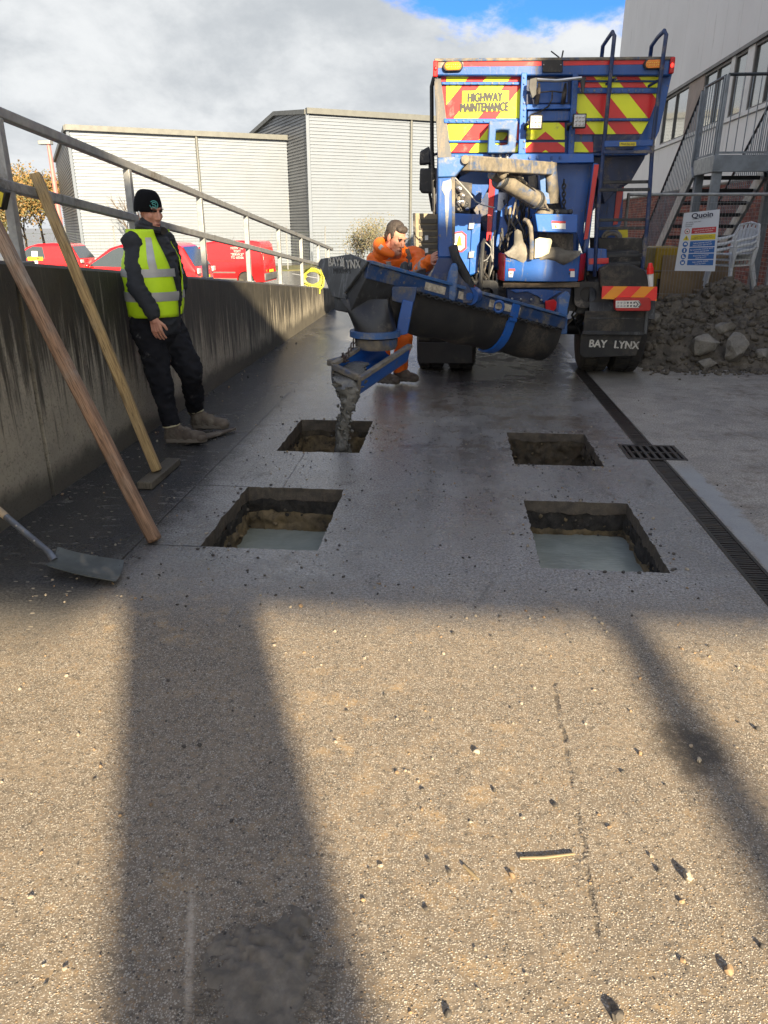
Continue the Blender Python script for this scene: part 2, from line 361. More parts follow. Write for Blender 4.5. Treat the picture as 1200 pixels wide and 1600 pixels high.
def ground_material():
    m = bpy.data.materials.new('wet_yard_concrete'); m.use_nodes = True; g = Graph(m.node_tree); b = m.node_tree.nodes['Principled BSDF']
    P = g.pos(); X, Y, Z = g.xyz(P)
    n_big = g.noise(P, 0.9, 5, 0.6, 0.3); n_mid = g.noise(g.scl(P, 1, (5, 3, 1)), 4.5, 6, 0.65, 0.4); n_fin = g.noise(P, 38, 5, 0.7)
    n_fin2 = g.noise(g.scl(P, 1, (9, 1, 0)), 11, 4, 0.6)
    wobt = (n_big - 0.5) * 0.12
    # exposed aggregate: two sizes of chips in a sandy binder
    d1, c1 = g.voro(P, 138); d2, c2 = g.voro(g.scl(P, 1, (3, 3, 3)), 240)
    r1 = g.xyz(c1); r2 = g.xyz(c2)
    binder = g.mix(n_mid.ss(0.3, 0.7), (0.265, 0.215, 0.155), (0.19, 0.158, 0.12))
    binder = g.mix(n_fin.ss(0.42, 0.7), binder, (0.10, 0.088, 0.072))
    tan = g.mix(n_fin2.ss(0.50, 0.72), binder, (0.40, 0.28, 0.145))
    binder = g.mix(n_big.ss(0.40, 0.60) * 0.9, binder, tan)
    chipc = g.mix(r1[1], (0.24, 0.21, 0.17), (0.64, 0.60, 0.53)); chipc = g.mix(r1[2].gt(0.90), chipc, (0.36, 0.26, 0.16)); chipc = g.mix(r1[2].lt(0.05), chipc, (0.06, 0.058, 0.058))
    chip2 = g.mix(r2[1], (0.17, 0.155, 0.135), (0.60, 0.56, 0.49))
    expo = n_big * 0.55 + n_mid * 0.25 + n_fin2 * 0.25                                   # where the surface is worn to the stones
    k2 = r2[0].gt(0.30) * d2.lt(0.44) * expo.ss(0.30, 0.52)
    k1 = r1[0].gt(0.34) * d1.lt(0.42) * expo.ss(0.28, 0.52)
    col = g.mix(k2 * 0.9, binder, chip2); col = g.mix(k1 * 0.82, col, chipc)
    # cement coat with painted-in bluish sheen, and mud smears over the working area
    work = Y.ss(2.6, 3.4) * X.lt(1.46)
    film_sheen = g.mix(n_mid.ss(0.35, 0.65), (0.265, 0.278, 0.29), (0.375, 0.38, 0.38))
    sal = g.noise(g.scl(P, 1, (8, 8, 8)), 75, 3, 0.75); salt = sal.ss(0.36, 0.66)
    film_sheen = g.mix(salt, g.mulc(film_sheen, (0.50, 0.50, 0.52)), g.mulc(film_sheen, (1.55, 1.55, 1.55))); film_sheen = g.mix(k1 * 0.35, film_sheen, chipc)
    col = g.mix(work * (n_mid * 0.5 + 0.42), col, film_sheen)
    # the strip of old tarmac along the retaining wall
    tar = (X + n_mid * 0.25).ss(-1.30, -1.62) * Y.ss(2.2, 2.9)
    tarc = g.mix(salt * 0.8, (0.030, 0.031, 0.033), (0.115, 0.115, 0.115))
    leaf = g.voro(g.scl(P, (16, 34, 16)), 1.0)
    fleck = leaf[0].lt(0.20) * g.xyz(leaf[1])[0].gt(0.80) * X.ss(-1.5, -1.85)
    tarc = g.mix(fleck, tarc, (0.34, 0.31, 0.25))
    col = g.mix(tar, col, tarc)
    # brown mud trodden round the far pits and under the lorry
    mudk = (n_mid * 0.9 + n_big * 0.4 - 0.12).ss(0.45, 0.72) * ((Y - 6.6).ab()).ss(2.2, 0.6) * X.ss(-0.9, -0.4) * X.ss(1.5, 1.2)
    col = g.mix(mudk * 0.85, col, (0.15, 0.108, 0.072))
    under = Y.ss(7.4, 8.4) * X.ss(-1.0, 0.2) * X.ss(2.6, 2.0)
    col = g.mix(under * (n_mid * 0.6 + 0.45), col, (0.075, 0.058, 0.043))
    # tyre tracks
    trk = ((X - 0.22 + wobt).ab().ss(0.17, 0.08)).mx((X + 0.12 + wobt).ab().ss(0.07, 0.02) * 0.6) * Y.ss(3.0, 4.5) * n_mid.ss(0.25, 0.6)
    col = g.mix(trk * 0.55, col, g.mulc(col, (0.42, 0.40, 0.40)))
    # yard slab right of the channel drain
    yard = X.gt(1.60)
    yc = g.mix(n_mid.ss(0.3, 0.7), (0.34, 0.32, 0.285), (0.245, 0.23, 0.205)); yc = g.mix(n_fin.ss(0.55, 0.72), yc, (0.30, 0.275, 0.235)); yc = g.mix(salt, g.mulc(yc, (0.72, 0.72, 0.72)), g.mulc(yc, (1.5, 1.5, 1.5))); yc = g.mix(k1 * 0.3, yc, chip2)
    yc = g.mix((n_big * 0.6 + n_fin2 * 0.4).ss(0.5, 0.68) * 0.8, yc, (0.12, 0.085, 0.052))
    col = g.mix(yard, col, yc)
    pale = (X + n_fin2 * 0.10 - 0.05).ss(1.60, 1.63) * (X + n_fin2 * 0.14 + Y * 0.0 - 0.07).ss(1.79, 1.73) * Y.ss(5.4, 5.0) * Y.ss(2.2, 3.0)
    col = g.mix(pale * 0.85, col, (0.34, 0.36, 0.37))
    # cement splashes and slurry runs between the pits
    spl = g.noise(g.scl(P, (1.0, 2.6, 1.0), (2, 2, 2)), 6.0, 7, 0.72, 0.5)
    splk = spl.ss(0.56, 0.66) * work * n_fin.ss(0.3, 0.6)
    col = g.mix(splk * 0.7, col, (0.30, 0.29, 0.27))
    grime = g.noise(g.scl(P, (1.4, 0.7, 1.0), (6, 2, 2)), 3.2, 8, 0.72, 0.8); col = g.mix(grime.ss(0.55, 0.70) * work * 0.6, col, (0.085, 0.078, 0.07))
    tanm = g.noise(g.scl(P, (0.8, 1.6, 1.0), (1, 7, 2)), 4.4, 7, 0.7, 0.5); col = g.mix(tanm.ss(0.60, 0.74) * work * 0.55, col, (0.20, 0.155, 0.105))
    speck = g.voro(g.scl(P, 1, (2, 6, 1)), 26); col = g.mix(speck[0].lt(0.16) * g.xyz(speck[1])[0].gt(0.72) * work * 0.9, col, (0.04, 0.036, 0.03))
    # saw cuts and cracks
    wob = (n_mid - 0.5) * 0.02
    def ln(v, c, w): return (v + wob - c).ab().ss(w, w * 0.4)
    cuts = ln(X, -1.66, 0.008) * Y.gt(3.0) * Y.lt(7.5) * n_fin2.ss(0.3, 0.45)
    cuts = cuts.mx(ln(Y, 4.505, 0.007) * X.gt(-1.75) * X.lt(-1.3)).mx(ln(Y, 3.52, 0.007) * X.gt(-1.62) * X.lt(-1.3)).mx(ln(X, -0.66, 0.005) * Y.gt(3.1) * Y.lt(3.5) * n_fin2.ss(0.45, 0.65) * 0.5)
    cuts = cuts.mx((X - 0.40 - (Y - 1.1) * 0.02 + (n_mid - 0.5) * 0.05 + (n_fin - 0.5) * 0.012).ab().ss(0.011, 0.003) * Y.lt(2.4) * n_fin2.ss(0.42, 0.62) * 0.75)
    cuts = cuts.mx(ln(X, -1.08, 0.006) * Y.gt(4.5) * Y.lt(5.3) * n_fin2.ss(0.4, 0.5) * 0.6)
    col = g.mix(cuts * 0.85, col, (0.03, 0.028, 0.026))
    # thin pale streak by the mud prints; muddy boot-print patch and dark damp spot
    pale_streak = (X - (Y - 1.0) * (-0.32) + 0.505 + (n_fin2 - 0.5) * 0.012).ab().ss(0.016, 0.002) * n_fin.ss(0.3, 0.6) * Y.ss(1.42, 1.3) * Y.gt(0.7)
    col = g.mix(pale_streak * 0.8, col, (0.50, 0.44, 0.36))
    pr = ((X + 0.39).pw(2.0) * 1.6 + (Y - 1.15).pw(2.0) * 1.5).pw(0.5) + (n_fin2 - 0.5) * 0.16
    patch = pr.ss(0.24, 0.16) * 0.5; cr = g.noise(g.scl(P, (1, 1.5, 1), (4, 4, 4)), 26, 4, 0.6, 1.2)
    col = g.mix(patch * 0.9, col, g.mix(cr.ss(0.38, 0.55), (0.075, 0.066, 0.052), (0.135, 0.12, 0.095)))
    damp = ((X - 0.83).pw(2.0) * 2.2 + (Y - 2.07).pw(2.0) * 1.2).pw(0.5) + (n_fin2 - 0.5) * 0.3 + (n_fin - 0.5) * 0.35
    dk = damp.ss(0.22, 0.08) * n_fin.ss(0.25, 0.5)
    col = g.mix(dk * 0.8, col, (0.055, 0.048, 0.04))
    # wetness: darker and glossier where slurry and rain have been tracked
    wet = (n_big * 0.9 + n_mid * 0.7 + grime * 0.5 + Y.ss(2.5, 4.2) * 0.40 + X.ss(0.2, -0.8) * 0.18 - yard * 0.35 - 0.75).ss(0.30, 0.78)
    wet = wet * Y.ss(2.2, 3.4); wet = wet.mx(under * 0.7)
    far = Y.ss(18, 26)
    col = g.mix(far, col, g.mix(n_big.ss(0.35, 0.65), (0.13, 0.125, 0.115), (0.19, 0.175, 0.15)))
    col = g.mix(wet * 0.52, col, g.mulc(col, (0.42, 0.45, 0.49)))
    col = g.mulc(col, (1.0, 0.98, 0.95))
    g.put(b.inputs['Base Color'], col)
    rg = g.fmix(wet, 0.80, n_fin * 0.20 + 0.13); g.put(b.inputs['Roughness'], rg)
    b.inputs['Specular IOR Level'].default_value = 0.5
    h = n_fin * 0.5 + k1 * (0.36 - d1) * 1.6 + k2 * (0.33 - d2) * 0.8 + n_mid * 0.8 - cuts * 1.2 + patch * cr.ss(0.35, 0.6) * 3.0
    h = h * (1.0 - wet * 0.45)
    m.node_tree.links.new(g.bump(h, 0.85, 0.007), b.inputs['Normal'])
    return m

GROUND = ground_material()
mb = MB(); M_ = 0.05
rects = [(a - M_, b + M_, c - M_, d + M_) for a, b, c, d in PITS]
xs = sorted(set([-900, -60, -2.62, -0.0, CHAN[0], CHAN[1], GUL[0], GUL[1], 8, 60, 900] + [q for r in rects for q in r[:2]]))
ys = sorted(set([-400, -30, 0.2, 2.0, 9.6, 17, 18, 19.5, 21, 23, 25, 70, 1500, GUL[2], GUL[3]] + [q for r in rects for q in r[2:]]))
vi = {(i, j): k for k, (i, j) in enumerate((i, j) for i in range(len(xs)) for j in range(len(ys)))}
vs = [(xs[i], ys[j], gz(ys[j])) for i in range(len(xs)) for j in range(len(ys))]; fs = []
for i in range(len(xs) - 1):
    for j in range(len(ys) - 1):
        cx, cy = (xs[i] + xs[i + 1]) / 2, (ys[j] + ys[j + 1]) / 2
        if any(a < cx < b and c < cy < d for a, b, c, d in rects): continue
        if CHAN[0] < cx < CHAN[1] and 0.2 < cy < 9.6: continue
        if GUL[0] < cx < GUL[1] and GUL[2] < cy < GUL[3]: continue
        fs.append((vi[i, j], vi[i + 1, j], vi[i + 1, j + 1], vi[i, j + 1]))
mb.add(vs, fs)
def outline(p, step=0.014, jit=0.009):
    a, b, c, d = p; pts = []
    for (x0, y0), (x1, y1) in (((a, c), (b, c)), ((b, c), (b, d)), ((b, d), (a, d)), ((a, d), (a, c))):
        n = max(2, int(math.hypot(x1 - x0, y1 - y0) / step)); nx, ny = (y1 - y0), -(x1 - x0); L = math.hypot(nx, ny); nx /= L; ny /= L
        for k in range(n):
            t = k / n; x, y = x0 + (x1 - x0) * t, y0 + (y1 - y0) * t
            j = (nz((x, y, 3.3), 14) * jit + nz((x, y, 9), 55) * jit * 0.9 + max(0, nz((x, y, 1), 6)) * jit) * min(1, 6 * t, 6 * (1 - t) + 0.2)
            pts.append(V((x + nx * j, y + ny * j, 0)))
    return pts
OUT = [outline(p) for p in PITS]
for p, pts in zip(rects, OUT):
    a, b, c, d = p
    ring = [V((min(max(q.x + (q.x - (a + b) / 2) * 9, a), b), min(max(q.y + (q.y - (c + d) / 2) * 9, c), d), 0)) for q in pts]
    # project outline to the frame rectangle, corners kept
    q0, q1, q2, q3 = V((a, c, 0)), V((b, c, 0)), V((b, d, 0)), V((a, d, 0)); n = len(pts); out = []
    pa, pb, pc, pd = PITS[rects.index(p)]
    for q in pts:
        tx = (q.x - pa) / (pb - pa); ty = (q.y - pc) / (pd - pc); m = min((abs(ty), 0), (abs(1 - tx), 1), (abs(1 - ty), 2), (abs(tx), 3))[1]
        tx = min(1, max(0, tx)); ty = min(1, max(0, ty))
        out.append({0: q0.lerp(q1, tx), 1: q1.lerp(q2, ty), 2: q3.lerp(q2, tx), 3: q0.lerp(q3, ty)}[m])
    out = [(V((a if abs(o.x - a) < .004 else b if abs(o.x - b) < .004 else o.x, c if abs(o.y - c) < .004 else d if abs(o.y - d) < .004 else o.y, 0))) for o in out]
    mb.add(pts + out, [(i, n + i, n + (i + 1) % n, (i + 1) % n) for i in range(n)])
    # close the corner slivers
    for cn in (q0, q1, q2, q3):
        k = min(range(n), key=lambda i: (out[i] - cn).length); out[k] = cn
        mb.v[-n + k] = cn
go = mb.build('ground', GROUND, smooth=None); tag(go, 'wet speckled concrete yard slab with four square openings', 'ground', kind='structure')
for p_ in go.data.polygons:
    pass
bm = bmesh.new(); bm.from_mesh(go.data)
for f in bm.faces:
    if f.normal.z < 0: f.normal_flip()
bm.to_mesh(go.data); bm.free()

# ================================================================== pits
def lump(mb, c, r, seed, nu=9, nv=7, amp=.35):
    b = MB(); b.ell((0, 0, 0), 1.0, None, nu, nv); sx, sy, sz = r; M = Matrix.Rotation(seed * 1.7, 3, 'Z') @ Matrix.Rotation(seed * .9, 3, 'X')
    vs = []
    for p in b.v: k = 1 + nz(p + V((seed * 3.1, 0, 0)), 1.3) * amp + nz(p + V((seed * 1.1, 4, 0)), 3.2) * amp * .5; q = p * k; vs.append(V(c) + M @ V((q.x * sx, q.y * sy, q.z * sz)))
    mb.add(vs, b.f)
conc_cut = pm('sawn_concrete', (0.12, 0.098, 0.072), (0.065, 0.055, 0.044), 0.75, 0.1, scale=14, bump=0.006, bscale=70, fine=1.2)
subbase = pm('black_subbase', (0.020, 0.018, 0.016), (0.05, 0.044, 0.036), 0.9, 0.05, scale=20, bump=0.012, bscale=60, fine=1.5)
clay = pm('tan_clay', (0.26, 0.19, 0.10), (0.15, 0.115, 0.066), 0.85, 0.08, scale=9, bump=0.012, bscale=40, dirt=(0.05, 0.042, 0.032), damt=0.4, dscale=7)
soil = pm('dark_soil', (0.095, 0.072, 0.045), (0.05, 0.04, 0.027), 0.9, 0.05, scale=12, bump=0.015, bscale=40, fine=1.0)
def water_mat():
    m = bpy.data.materials.new('grey_slurry_water'); m.use_nodes = True; g = Graph(m.node_tree); b = m.node_tree.nodes['Principled BSDF']
    P = g.pos(); n = g.noise(P, 5, 4, 0.6, 0.4)
    g.put(b.inputs['Base Color'], g.mix(n.ss(0.35, 0.65), (0.31, 0.335, 0.285), (0.25, 0.27, 0.23))); b.inputs['Roughness'].default_value = 0.22
    m.node_tree.links.new(g.bump(g.noise(g.scl(P, (1.0, 3.2, 1)), 16, 3, 0.5, 0.6), 0.30, 0.012), b.inputs['Normal']); return m
WATER = water_mat()
def pit(i, label, depth, layers, water=None, wlabel=None):
    a, b, c, d = PITS[i]; pts = OUT[i]; n = len(pts)
    t = thing('excavated_pit', label, 'pit', ((a + b) / 2, (c + d) / 2, -depth)); cx, cy = (a + b) / 2, (c + d) / 2
    for name, z0, z1, amp, mt in layers:
        mb = MB(); rows = max(2, int((z0 - z1) / 0.018)) + 1; rings = []
        for k in range(rows):
            z = z0 + (z1 - z0) * k / (rows - 1); ring = []
            for q in pts:
                e = V((q.x, q.y, z)); s1 = nz((q.x, q.y, z), 16) * amp + nz((q.x + 5, q.y, z), 45) * amp * 0.7 + nz((q.x, q.y + 7, z), 5) * amp
                e0 = 0.002 if (k == 0 and z0 < 0) else 0.0
                grow = 1 if name != 'concrete_layer' else min(1.0, -z / 0.02 if z < 0 else 0)
                o = V((q.x - cx, q.y - cy, 0)); o = V((max(-1, min(1, o.x / ((b - a) / 2))) ** 7, max(-1, min(1, o.y / ((d - c) / 2))) ** 7, 0))
                dz = nz((q.x, q.y, 2.2), 9) * 0.02 + nz((q.x, q.y, 4.2), 30) * 0.01 if ((k == 0 and z0 < 0) or (k == rows - 1 and z1 > -depth)) else 0
                ring.append(e + o * (s1 + e0) * grow + V((0, 0, dz)))
            rings.append(ring)
        mb.loft(rings, True, False).build(name, mt, t, smooth=60, recalc=False)
    mb = MB(); N = 14; vs = []
    for k in range(N + 1):
        for l in range(N + 1): x = a - 0.03 + (b - a + 0.06) * k / N; y = c - 0.03 + (d - c + 0.06) * l / N; vs.append((x, y, -depth + nz((x, y, i), 7) * 0.03 + nz((x, y, 2), 25) * 0.015))
    mb.add(vs, [(k * (N + 1) + l, (k + 1) * (N + 1) + l, (k + 1) * (N + 1) + l + 1, k * (N + 1) + l + 1) for k in range(N) for l in range(N)]).build('floor', soil, t, smooth=60, recalc=False)
    es = MB(); rnd = random.Random(i + 40)
    for k in range(170):                                              # stones standing out of the cut sides
        q = rnd.choice(pts); z = -.09 - rnd.random() ** 1.3 * (depth - .12); r_ = rnd.choice((.006, .009, .012, .018)); o = V((max(-1, min(1, (q.x - cx) / ((b - a) / 2))) ** 7, max(-1, min(1, (q.y - cy) / ((d - c) / 2))) ** 7, 0))
        es.mat(rnd.choice((0, 1, 1, 2))); lump(es, V((q.x, q.y, z)) + o * .004, (r_, r_ * .9, r_ * .75), k + i * 7, 6, 5)
    tag(es.build('embedded_stones', [conc_cut, subbase, clay], t, smooth=40), kind='stuff')
    bk_ = MB(); q = 0.055; bk_.loft([[V((x, y, z)) for x, y in ((a - q, c - q), (b + q, c - q), (b + q, d + q), (a - q, d + q))] for z in (-.02, -depth - .08)], True, False); bk_.add([(a - q, c - q, -depth - .08), (b + q, c - q, -depth - .08), (b + q, d + q, -depth - .08), (a - q, d + q, -depth - .08)], [(0, 1, 2, 3)]); bk_.build('soil_backing', soil, t, smooth=None)
    if water is not None:
        w = MB(); w.add([(a - 0.03, c - 0.03, water), (b + 0.03, c - 0.03, water), (b + 0.03, d + 0.03, water), (a - 0.03, d + 0.03, water)], [(0, 1, 2, 3)])
        tag(w.build('water', WATER, smooth=None), wlabel, 'water', kind='structure')
    return t
L1 = lambda dp: [('concrete_layer', 0, -0.085, 0.004, conc_cut), ('subbase_layer', -0.085, -0.17, 0.018, subbase), ('clay_layer', -0.17, -dp, 0.020, clay)]
pit(0, 'square pit with tan clay side and murky water beside the leaning timber', 0.55, L1(0.55), -0.30, 'still grey slurry water in the pit beside the timbers')
pit(1, 'square pit being filled with wet concrete from the chute', 0.50, [('concrete_layer', 0, -0.10, 0.004, conc_cut), ('subbase_layer', -0.10, -0.15, 0.012, soil), ('clay_layer', -0.15, -0.5, 0.02, clay)])
pit(2, 'square pit half full of rippled grey water beside the channel drain', 0.55, [('concrete_layer', 0, -0.075, 0.004, conc_cut), ('subbase_layer', -0.075, -0.18, 0.02, subbase), ('clay_layer', -0.18, -0.55, 0.022, clay)], -0.225, 'rippled grey slurry water in the pit beside the channel drain')
pit(3, 'dry square pit with dark soil sides beside the drain grate', 0.55, [('concrete_layer', 0, -0.075, 0.004, conc_cut), ('subbase_layer', -0.075, -0.55, 0.022, soil)])

# ================================================================== channel drain and gully grate
iron = pm('wet_cast_iron', (0.022, 0.021, 0.022), (0.04, 0.034, 0.03), 0.42, 0.12, scale=12, metal=0.4, dirt=(0.11, 0.09, 0.065), damt=0.3, dscale=9)
dirt_dark = pm('drain_silt', (0.022, 0.02, 0.017), None, 0.8, 0.1, bump=0.01)
t = thing('channel_drain', 'long black slotted channel drain running towards the lorry wheel', 'drain', (1.53, 3.3, 0))
mb = MB(); mb.box(CHAN[0] + .001, CHAN[1] - .001, 0.2, 9.6, -0.16, -0.05); mb.build('channel_bed', dirt_dark, t)
for x in (CHAN[0] + 0.010, CHAN[1] - 0.010):
    mb = MB(); mb.box(x - 0.009, x + 0.009, 0.2, 5.35, -0.06, 0.004); mb.box(x - 0.009, x + 0.009, 5.76, 9.6, -0.06, 0.004); mb.build('edge_rail', iron, t)
slot = MB(); slot.box(-0.047, 0.047, -0.0085, 0.0085, -0.03, 0.0015); sm = slot.mesh('slot_bar'); sm.materials.append(iron)
k = 0; y = 0.22; rest = MB()
while y < 9.58:
    if not 5.33 < y < 5.78:
        if 1.6 < y < 8.6 and k < 290: share('slot_bar', sm, V((1.5325, y, random.uniform(-0.002, 0.001))) - t.location, t); k += 1
        else: rest.box(1.4855, 1.5795, y - .0085, y + .0085, -0.03, 0.0015)
    y += 0.0265
tag(rest.build('far_slot_bars', iron, t, smooth=None), kind='stuff')
t = thing('drain_grate', 'square black iron gully grate set across the channel drain', 'drain grate', (1.5475, 5.555, 0))
x0, x1, y0, y1 = GUL
mb = MB(); mb.box(x0 + .002, x1 - .002, y0 + .002, y1 - .002, -0.30, -0.22); mb.build('gully_bed', dirt_dark, t)
mb = MB()
for (a, b, c, d) in ((x0 + .001, x1 - .001, y0 + .001, y0 + .028), (x0 + .001, x1 - .001, y1 - .028, y1 - .001), (x0 + .001, x0 + .028, y0 + .028, y1 - .028), (x1 - .028, x1 - .001, y0 + .028, y1 - .028)): mb.box(a, b, c, d, -0.22, 0.006)
mb.build('frame', iron, t, bevel=0.003)
bx = MB(); bx.box(-0.012, 0.012, -(y1 - y0) / 2 + .029, (y1 - y0) / 2 - .029, -0.03, 0.004); bm_ = bx.mesh('grate_bar'); bm_.materials.append(iron)
for k in range(1, 8): share('grate_bar', bm_, (x0 - 1.5475 + (x1 - x0) * k / 8, 0, 0), t, rot=(0, 0, 0))
mb = MB(); mb.box(x0 + .029, x1 - .029, 5.545, 5.565, -0.028, 0.002); mb.build('cross_bar', iron, t)

# ================================================================== retaining wall and handrail
def wall_mat():
    m = bpy.data.materials.new('stained_concrete_wall'); m.use_nodes = True; g = Graph(m.node_tree); b = m.node_tree.nodes['Principled BSDF']
    P = g.pos(); X, Y, Z = g.xyz(P)
    n1 = g.noise(P, 2.2, 6, 0.65, 0.3); st = g.noise(g.scl(P, (1, 9, 0.7)), 1.6, 7, 0.7, 0.25); st2 = g.noise(g.scl(P, (1, 30, 0.9)), 1.5, 4, 0.6); nf = g.noise(P, 60, 4, 0.7)
    base = g.mix(n1.ss(0.3, 0.7), (0.45, 0.41, 0.325), (0.32, 0.295, 0.24)); base = g.mix(nf.ss(0.5, 0.75), base, (0.14, 0.125, 0.10))
    top = Z + Y * 0.0868                                               # height above the coping line, the wall falls away
    alg = ((top - 1.02) * 0.75 + (st - 0.5) * 1.9 + (st2 - 0.5) * 0.5 + 0.05)
    dry = Y.ss(9.2, 14.5)
    k = (alg - dry * 0.30 - 0.10).ss(-0.16, 0.26)
    col = g.mix(k * 0.95, base, g.mix(n1.ss(0.35, 0.65), (0.022, 0.021, 0.018), (0.05, 0.046, 0.036)))
    splash = (Z + (n1 - 0.5) * 0.45).ss(0.26, 0.10); col = g.mix(splash * 0.8, col, (0.05, 0.047, 0.04))
    col = g.mix((st2.ss(0.56, 0.72) * (top - 0.9).ss(0, 0.5)) * 0.3, col, (0.30, 0.26, 0.18))
    g.put(b.inputs['Base Color'], col); g.put(b.inputs['Roughness'], g.fmix(k, 0.85, 0.6))
    m.node_tree.links.new(g.bump(nf * 0.5 + n1 + st2 * 0.25, 0.6, 0.008), b.inputs['Normal']); return m
WALLM = wall_mat()
def wt(y): return 1.38 - 0.0868 * (y - 4.66)
WX = -2.49
t = thing('retaining_wall', 'stained concrete retaining wall sloping down beside the yard', 'wall', (WX, 6, 0))
for y0, y1 in ((-4, 4.175), (4.22, 10.3), (10.32, 16.1)):
    mb = MB(); vs = []; N = 40; prof = [(WX, -0.05), (WX, 1.0), (WX + 0.0, None), (WX - 0.25, None), (WX - 0.25, -0.9)]
    rings = []
    for k in range(N + 1):
        y = y0 + (y1 - y0) * k / N; e = nz((y, 2, 1), 2.5) * 0.006
        rings.append([V((WX + e, y, -0.05)), V((WX + e, y, wt(y) - 0.02)), V((WX - 0.02, y, wt(y))), V((WX - 0.25, y, wt(y) + 0.003)), V((WX - 0.25, y, -0.9))])
    mb.loft(rings).build('wall_panel', WALLM, t, smooth=30)
t = thing('handrail', 'grey steel two-rail handrail along the top of the concrete wall', 'railing', (-2.6, 8, 0.9))
RX = -2.6
for nm, dz in (('top_rail', 0.81), ('mid_rail', 0.425)):
    mb = MB(); mb.bar((RX, -4, wt(-4) + dz), (RX, 16.5, wt(16.5) + dz), 0.058, 0.058); mb.build(nm, galv, t, bevel=0.006)
for y in (-2.4, -0.65, 1.05, 2.76, 4.46, 6.2, 7.93, 9.68, 11.45, 13.13, 14.8, 16.0):
    mb = MB(); mb.box(RX - 0.027, RX + 0.027, y - 0.027, y + 0.027, wt(y) - 0.01, wt(y) + 0.78); mb.box(RX - 0.06, RX + 0.06, y - 0.06, y + 0.06, wt(y) - 0.012, wt(y) + 0.012); mb.build('post', galv, t, bevel=0.004)

# ================================================================== far yard: verge, warehouses
grass_m = pm('verge_grass', (0.075, 0.085, 0.028), (0.13, 0.11, 0.05), 0.9, 0.05, scale=2, bump=0.03, bscale=12)
C1 = atz(489, 416, YARD); A_ = V((0.873, 0.487, 0)); B_ = V((-0.487, 0.873, 0)); NA = A_.cross(V((0, 0, 1)))
def wh(p, a=0.0, b=0.0, z=0.0): return V((p.x + A_.x * a + B_.x * b, p.y + A_.y * a + B_.y * b, z))
HR = 0.5 * (atp(487, 177, C1, NA).z + atp(640, 184, C1, NA).z)
mb = MB(); mb.prism([wh(C1, -30, -4.6, YARD - .3), wh(C1, 22, -4.6, YARD - .3), wh(C1, 22, 0.5, YARD - .3), wh(C1, -30, 0.5, YARD - .3)], (0, 0, 0.36))
tag(mb.build('grass_verge', grass_m, smooth=None), 'strip of rough grass at the foot of the warehouses', 'grass', kind='structure')
clad = pm('pale_ribbed_cladding', (0.165, 0.194, 0.24), (0.154, 0.18, 0.222), 0.45, 0.08, scale=0.8, metal=0.1, dirt=(0.22, 0.21, 0.18), damt=0.08, dscale=0.6, streak=True)
clad_side = pm('grey_ribbed_cladding', (0.17, 0.18, 0.19), (0.15, 0.157, 0.165), 0.45, 0.08, scale=0.8, metal=0.1)
trim = pm('grey_roof_trim', (0.105, 0.112, 0.108), (0.085, 0.09, 0.088), 0.5, 0.1)
def ribbed(p0, d, L, z0, z1, out, mat, name, parent, top=None, per=0.19, dep=0.06):
    mb = MB(); z = z0; rows = []
    while z < z1 - 1e-3:
        for dz, o in ((0, 0), (0.10 * per, dep), (0.62 * per, dep), (0.72 * per, 0)): rows.append((min(z + dz, z1), o))
        z += per
    rows.append((z1, 0)); N = 1 if top is None else 40; cols = []
    for k in range(N + 1):
        u = L * k / N; lim = 1e9 if top is None else top(u)
        cols.append([V((p0.x + d.x * u + out.x * o, p0.y + d.y * u + out.y * o, min(zz, lim))) for zz, o in rows])
    n = len(rows); mb.add([q for c in cols for q in c], [(k * n + i, (k + 1) * n + i, (k + 1) * n + i + 1, k * n + i + 1) for k in range(N) for i in range(n - 1)])
    return mb.build(name, mat, parent, smooth=None, recalc=False)
nO = V((A_.y, -A_.x, 0)); sO = -A_
t = thing('tall_warehouse', 'tall pale ribbed warehouse with a pitched gable roof', 'warehouse', tuple(C1))
WLEN = 26.0; GB = 14.0; RID = atp(432, 178, C1, B_.cross(V((0, 0, 1)))); rb = (RID - C1).dot(B_); HRID = RID.z
E2 = atp(393, 212, C1, B_.cross(V((0, 0, 1)))); eb = (E2 - C1).dot(B_)
ribbed(wh(C1, 0, 0), A_, WLEN, YARD, HR, nO, clad, 'front_cladding', t)
def gtop(u): return (HR + (HRID - HR) * u / rb) if u < rb else (HRID - (HRID - E2.z) * (u - rb) / (eb - rb))
ribbed(wh(C1, 0, 0), B_, eb + 6, YARD, HRID + .1, sO, clad_side, 'gable_cladding', t, top=gtop)
mb = MB(); mb.prism([wh(C1, .2, .3, YARD), wh(C1, WLEN, .3, YARD), wh(C1, WLEN, .3, HR - .1), wh(C1, .2, .3, HR - .1)], B_ * (eb)); mb.build('inner_block', clad_side, t, smooth=None)
mb = MB(); mb.bar(wh(C1, -0.15, -0.12, HR + .06), wh(C1, WLEN, -0.12, HR + .06), 0.35, 0.32); mb.build('eaves_gutter', trim, t)
mb = MB(); mb.bar(wh(C1, -0.1, 0, HR + .02), wh(C1, -0.1, rb, HRID + .02), 0.28, 0.26); mb.build('verge_trim', trim, t)
mb = MB(); mb.bar(wh(C1, -0.1, rb, HRID + .02), wh(C1, -0.1, eb + 6, gtop(eb + 6) + .02), 0.28, 0.26); mb.build('verge_trim', trim, t)
mb = MB(); rr = [wh(C1, -.2, 0, HR + .1), wh(C1, -.2, rb, HRID + .1), wh(C1, -.2, eb + 6, gtop(eb + 6) + .1)]
mb.add(rr + [p + A_ * WLEN for p in rr], [(0, 3, 4, 1), (1, 4, 5, 2)]); mb.build('roof', trim, t, smooth=None)
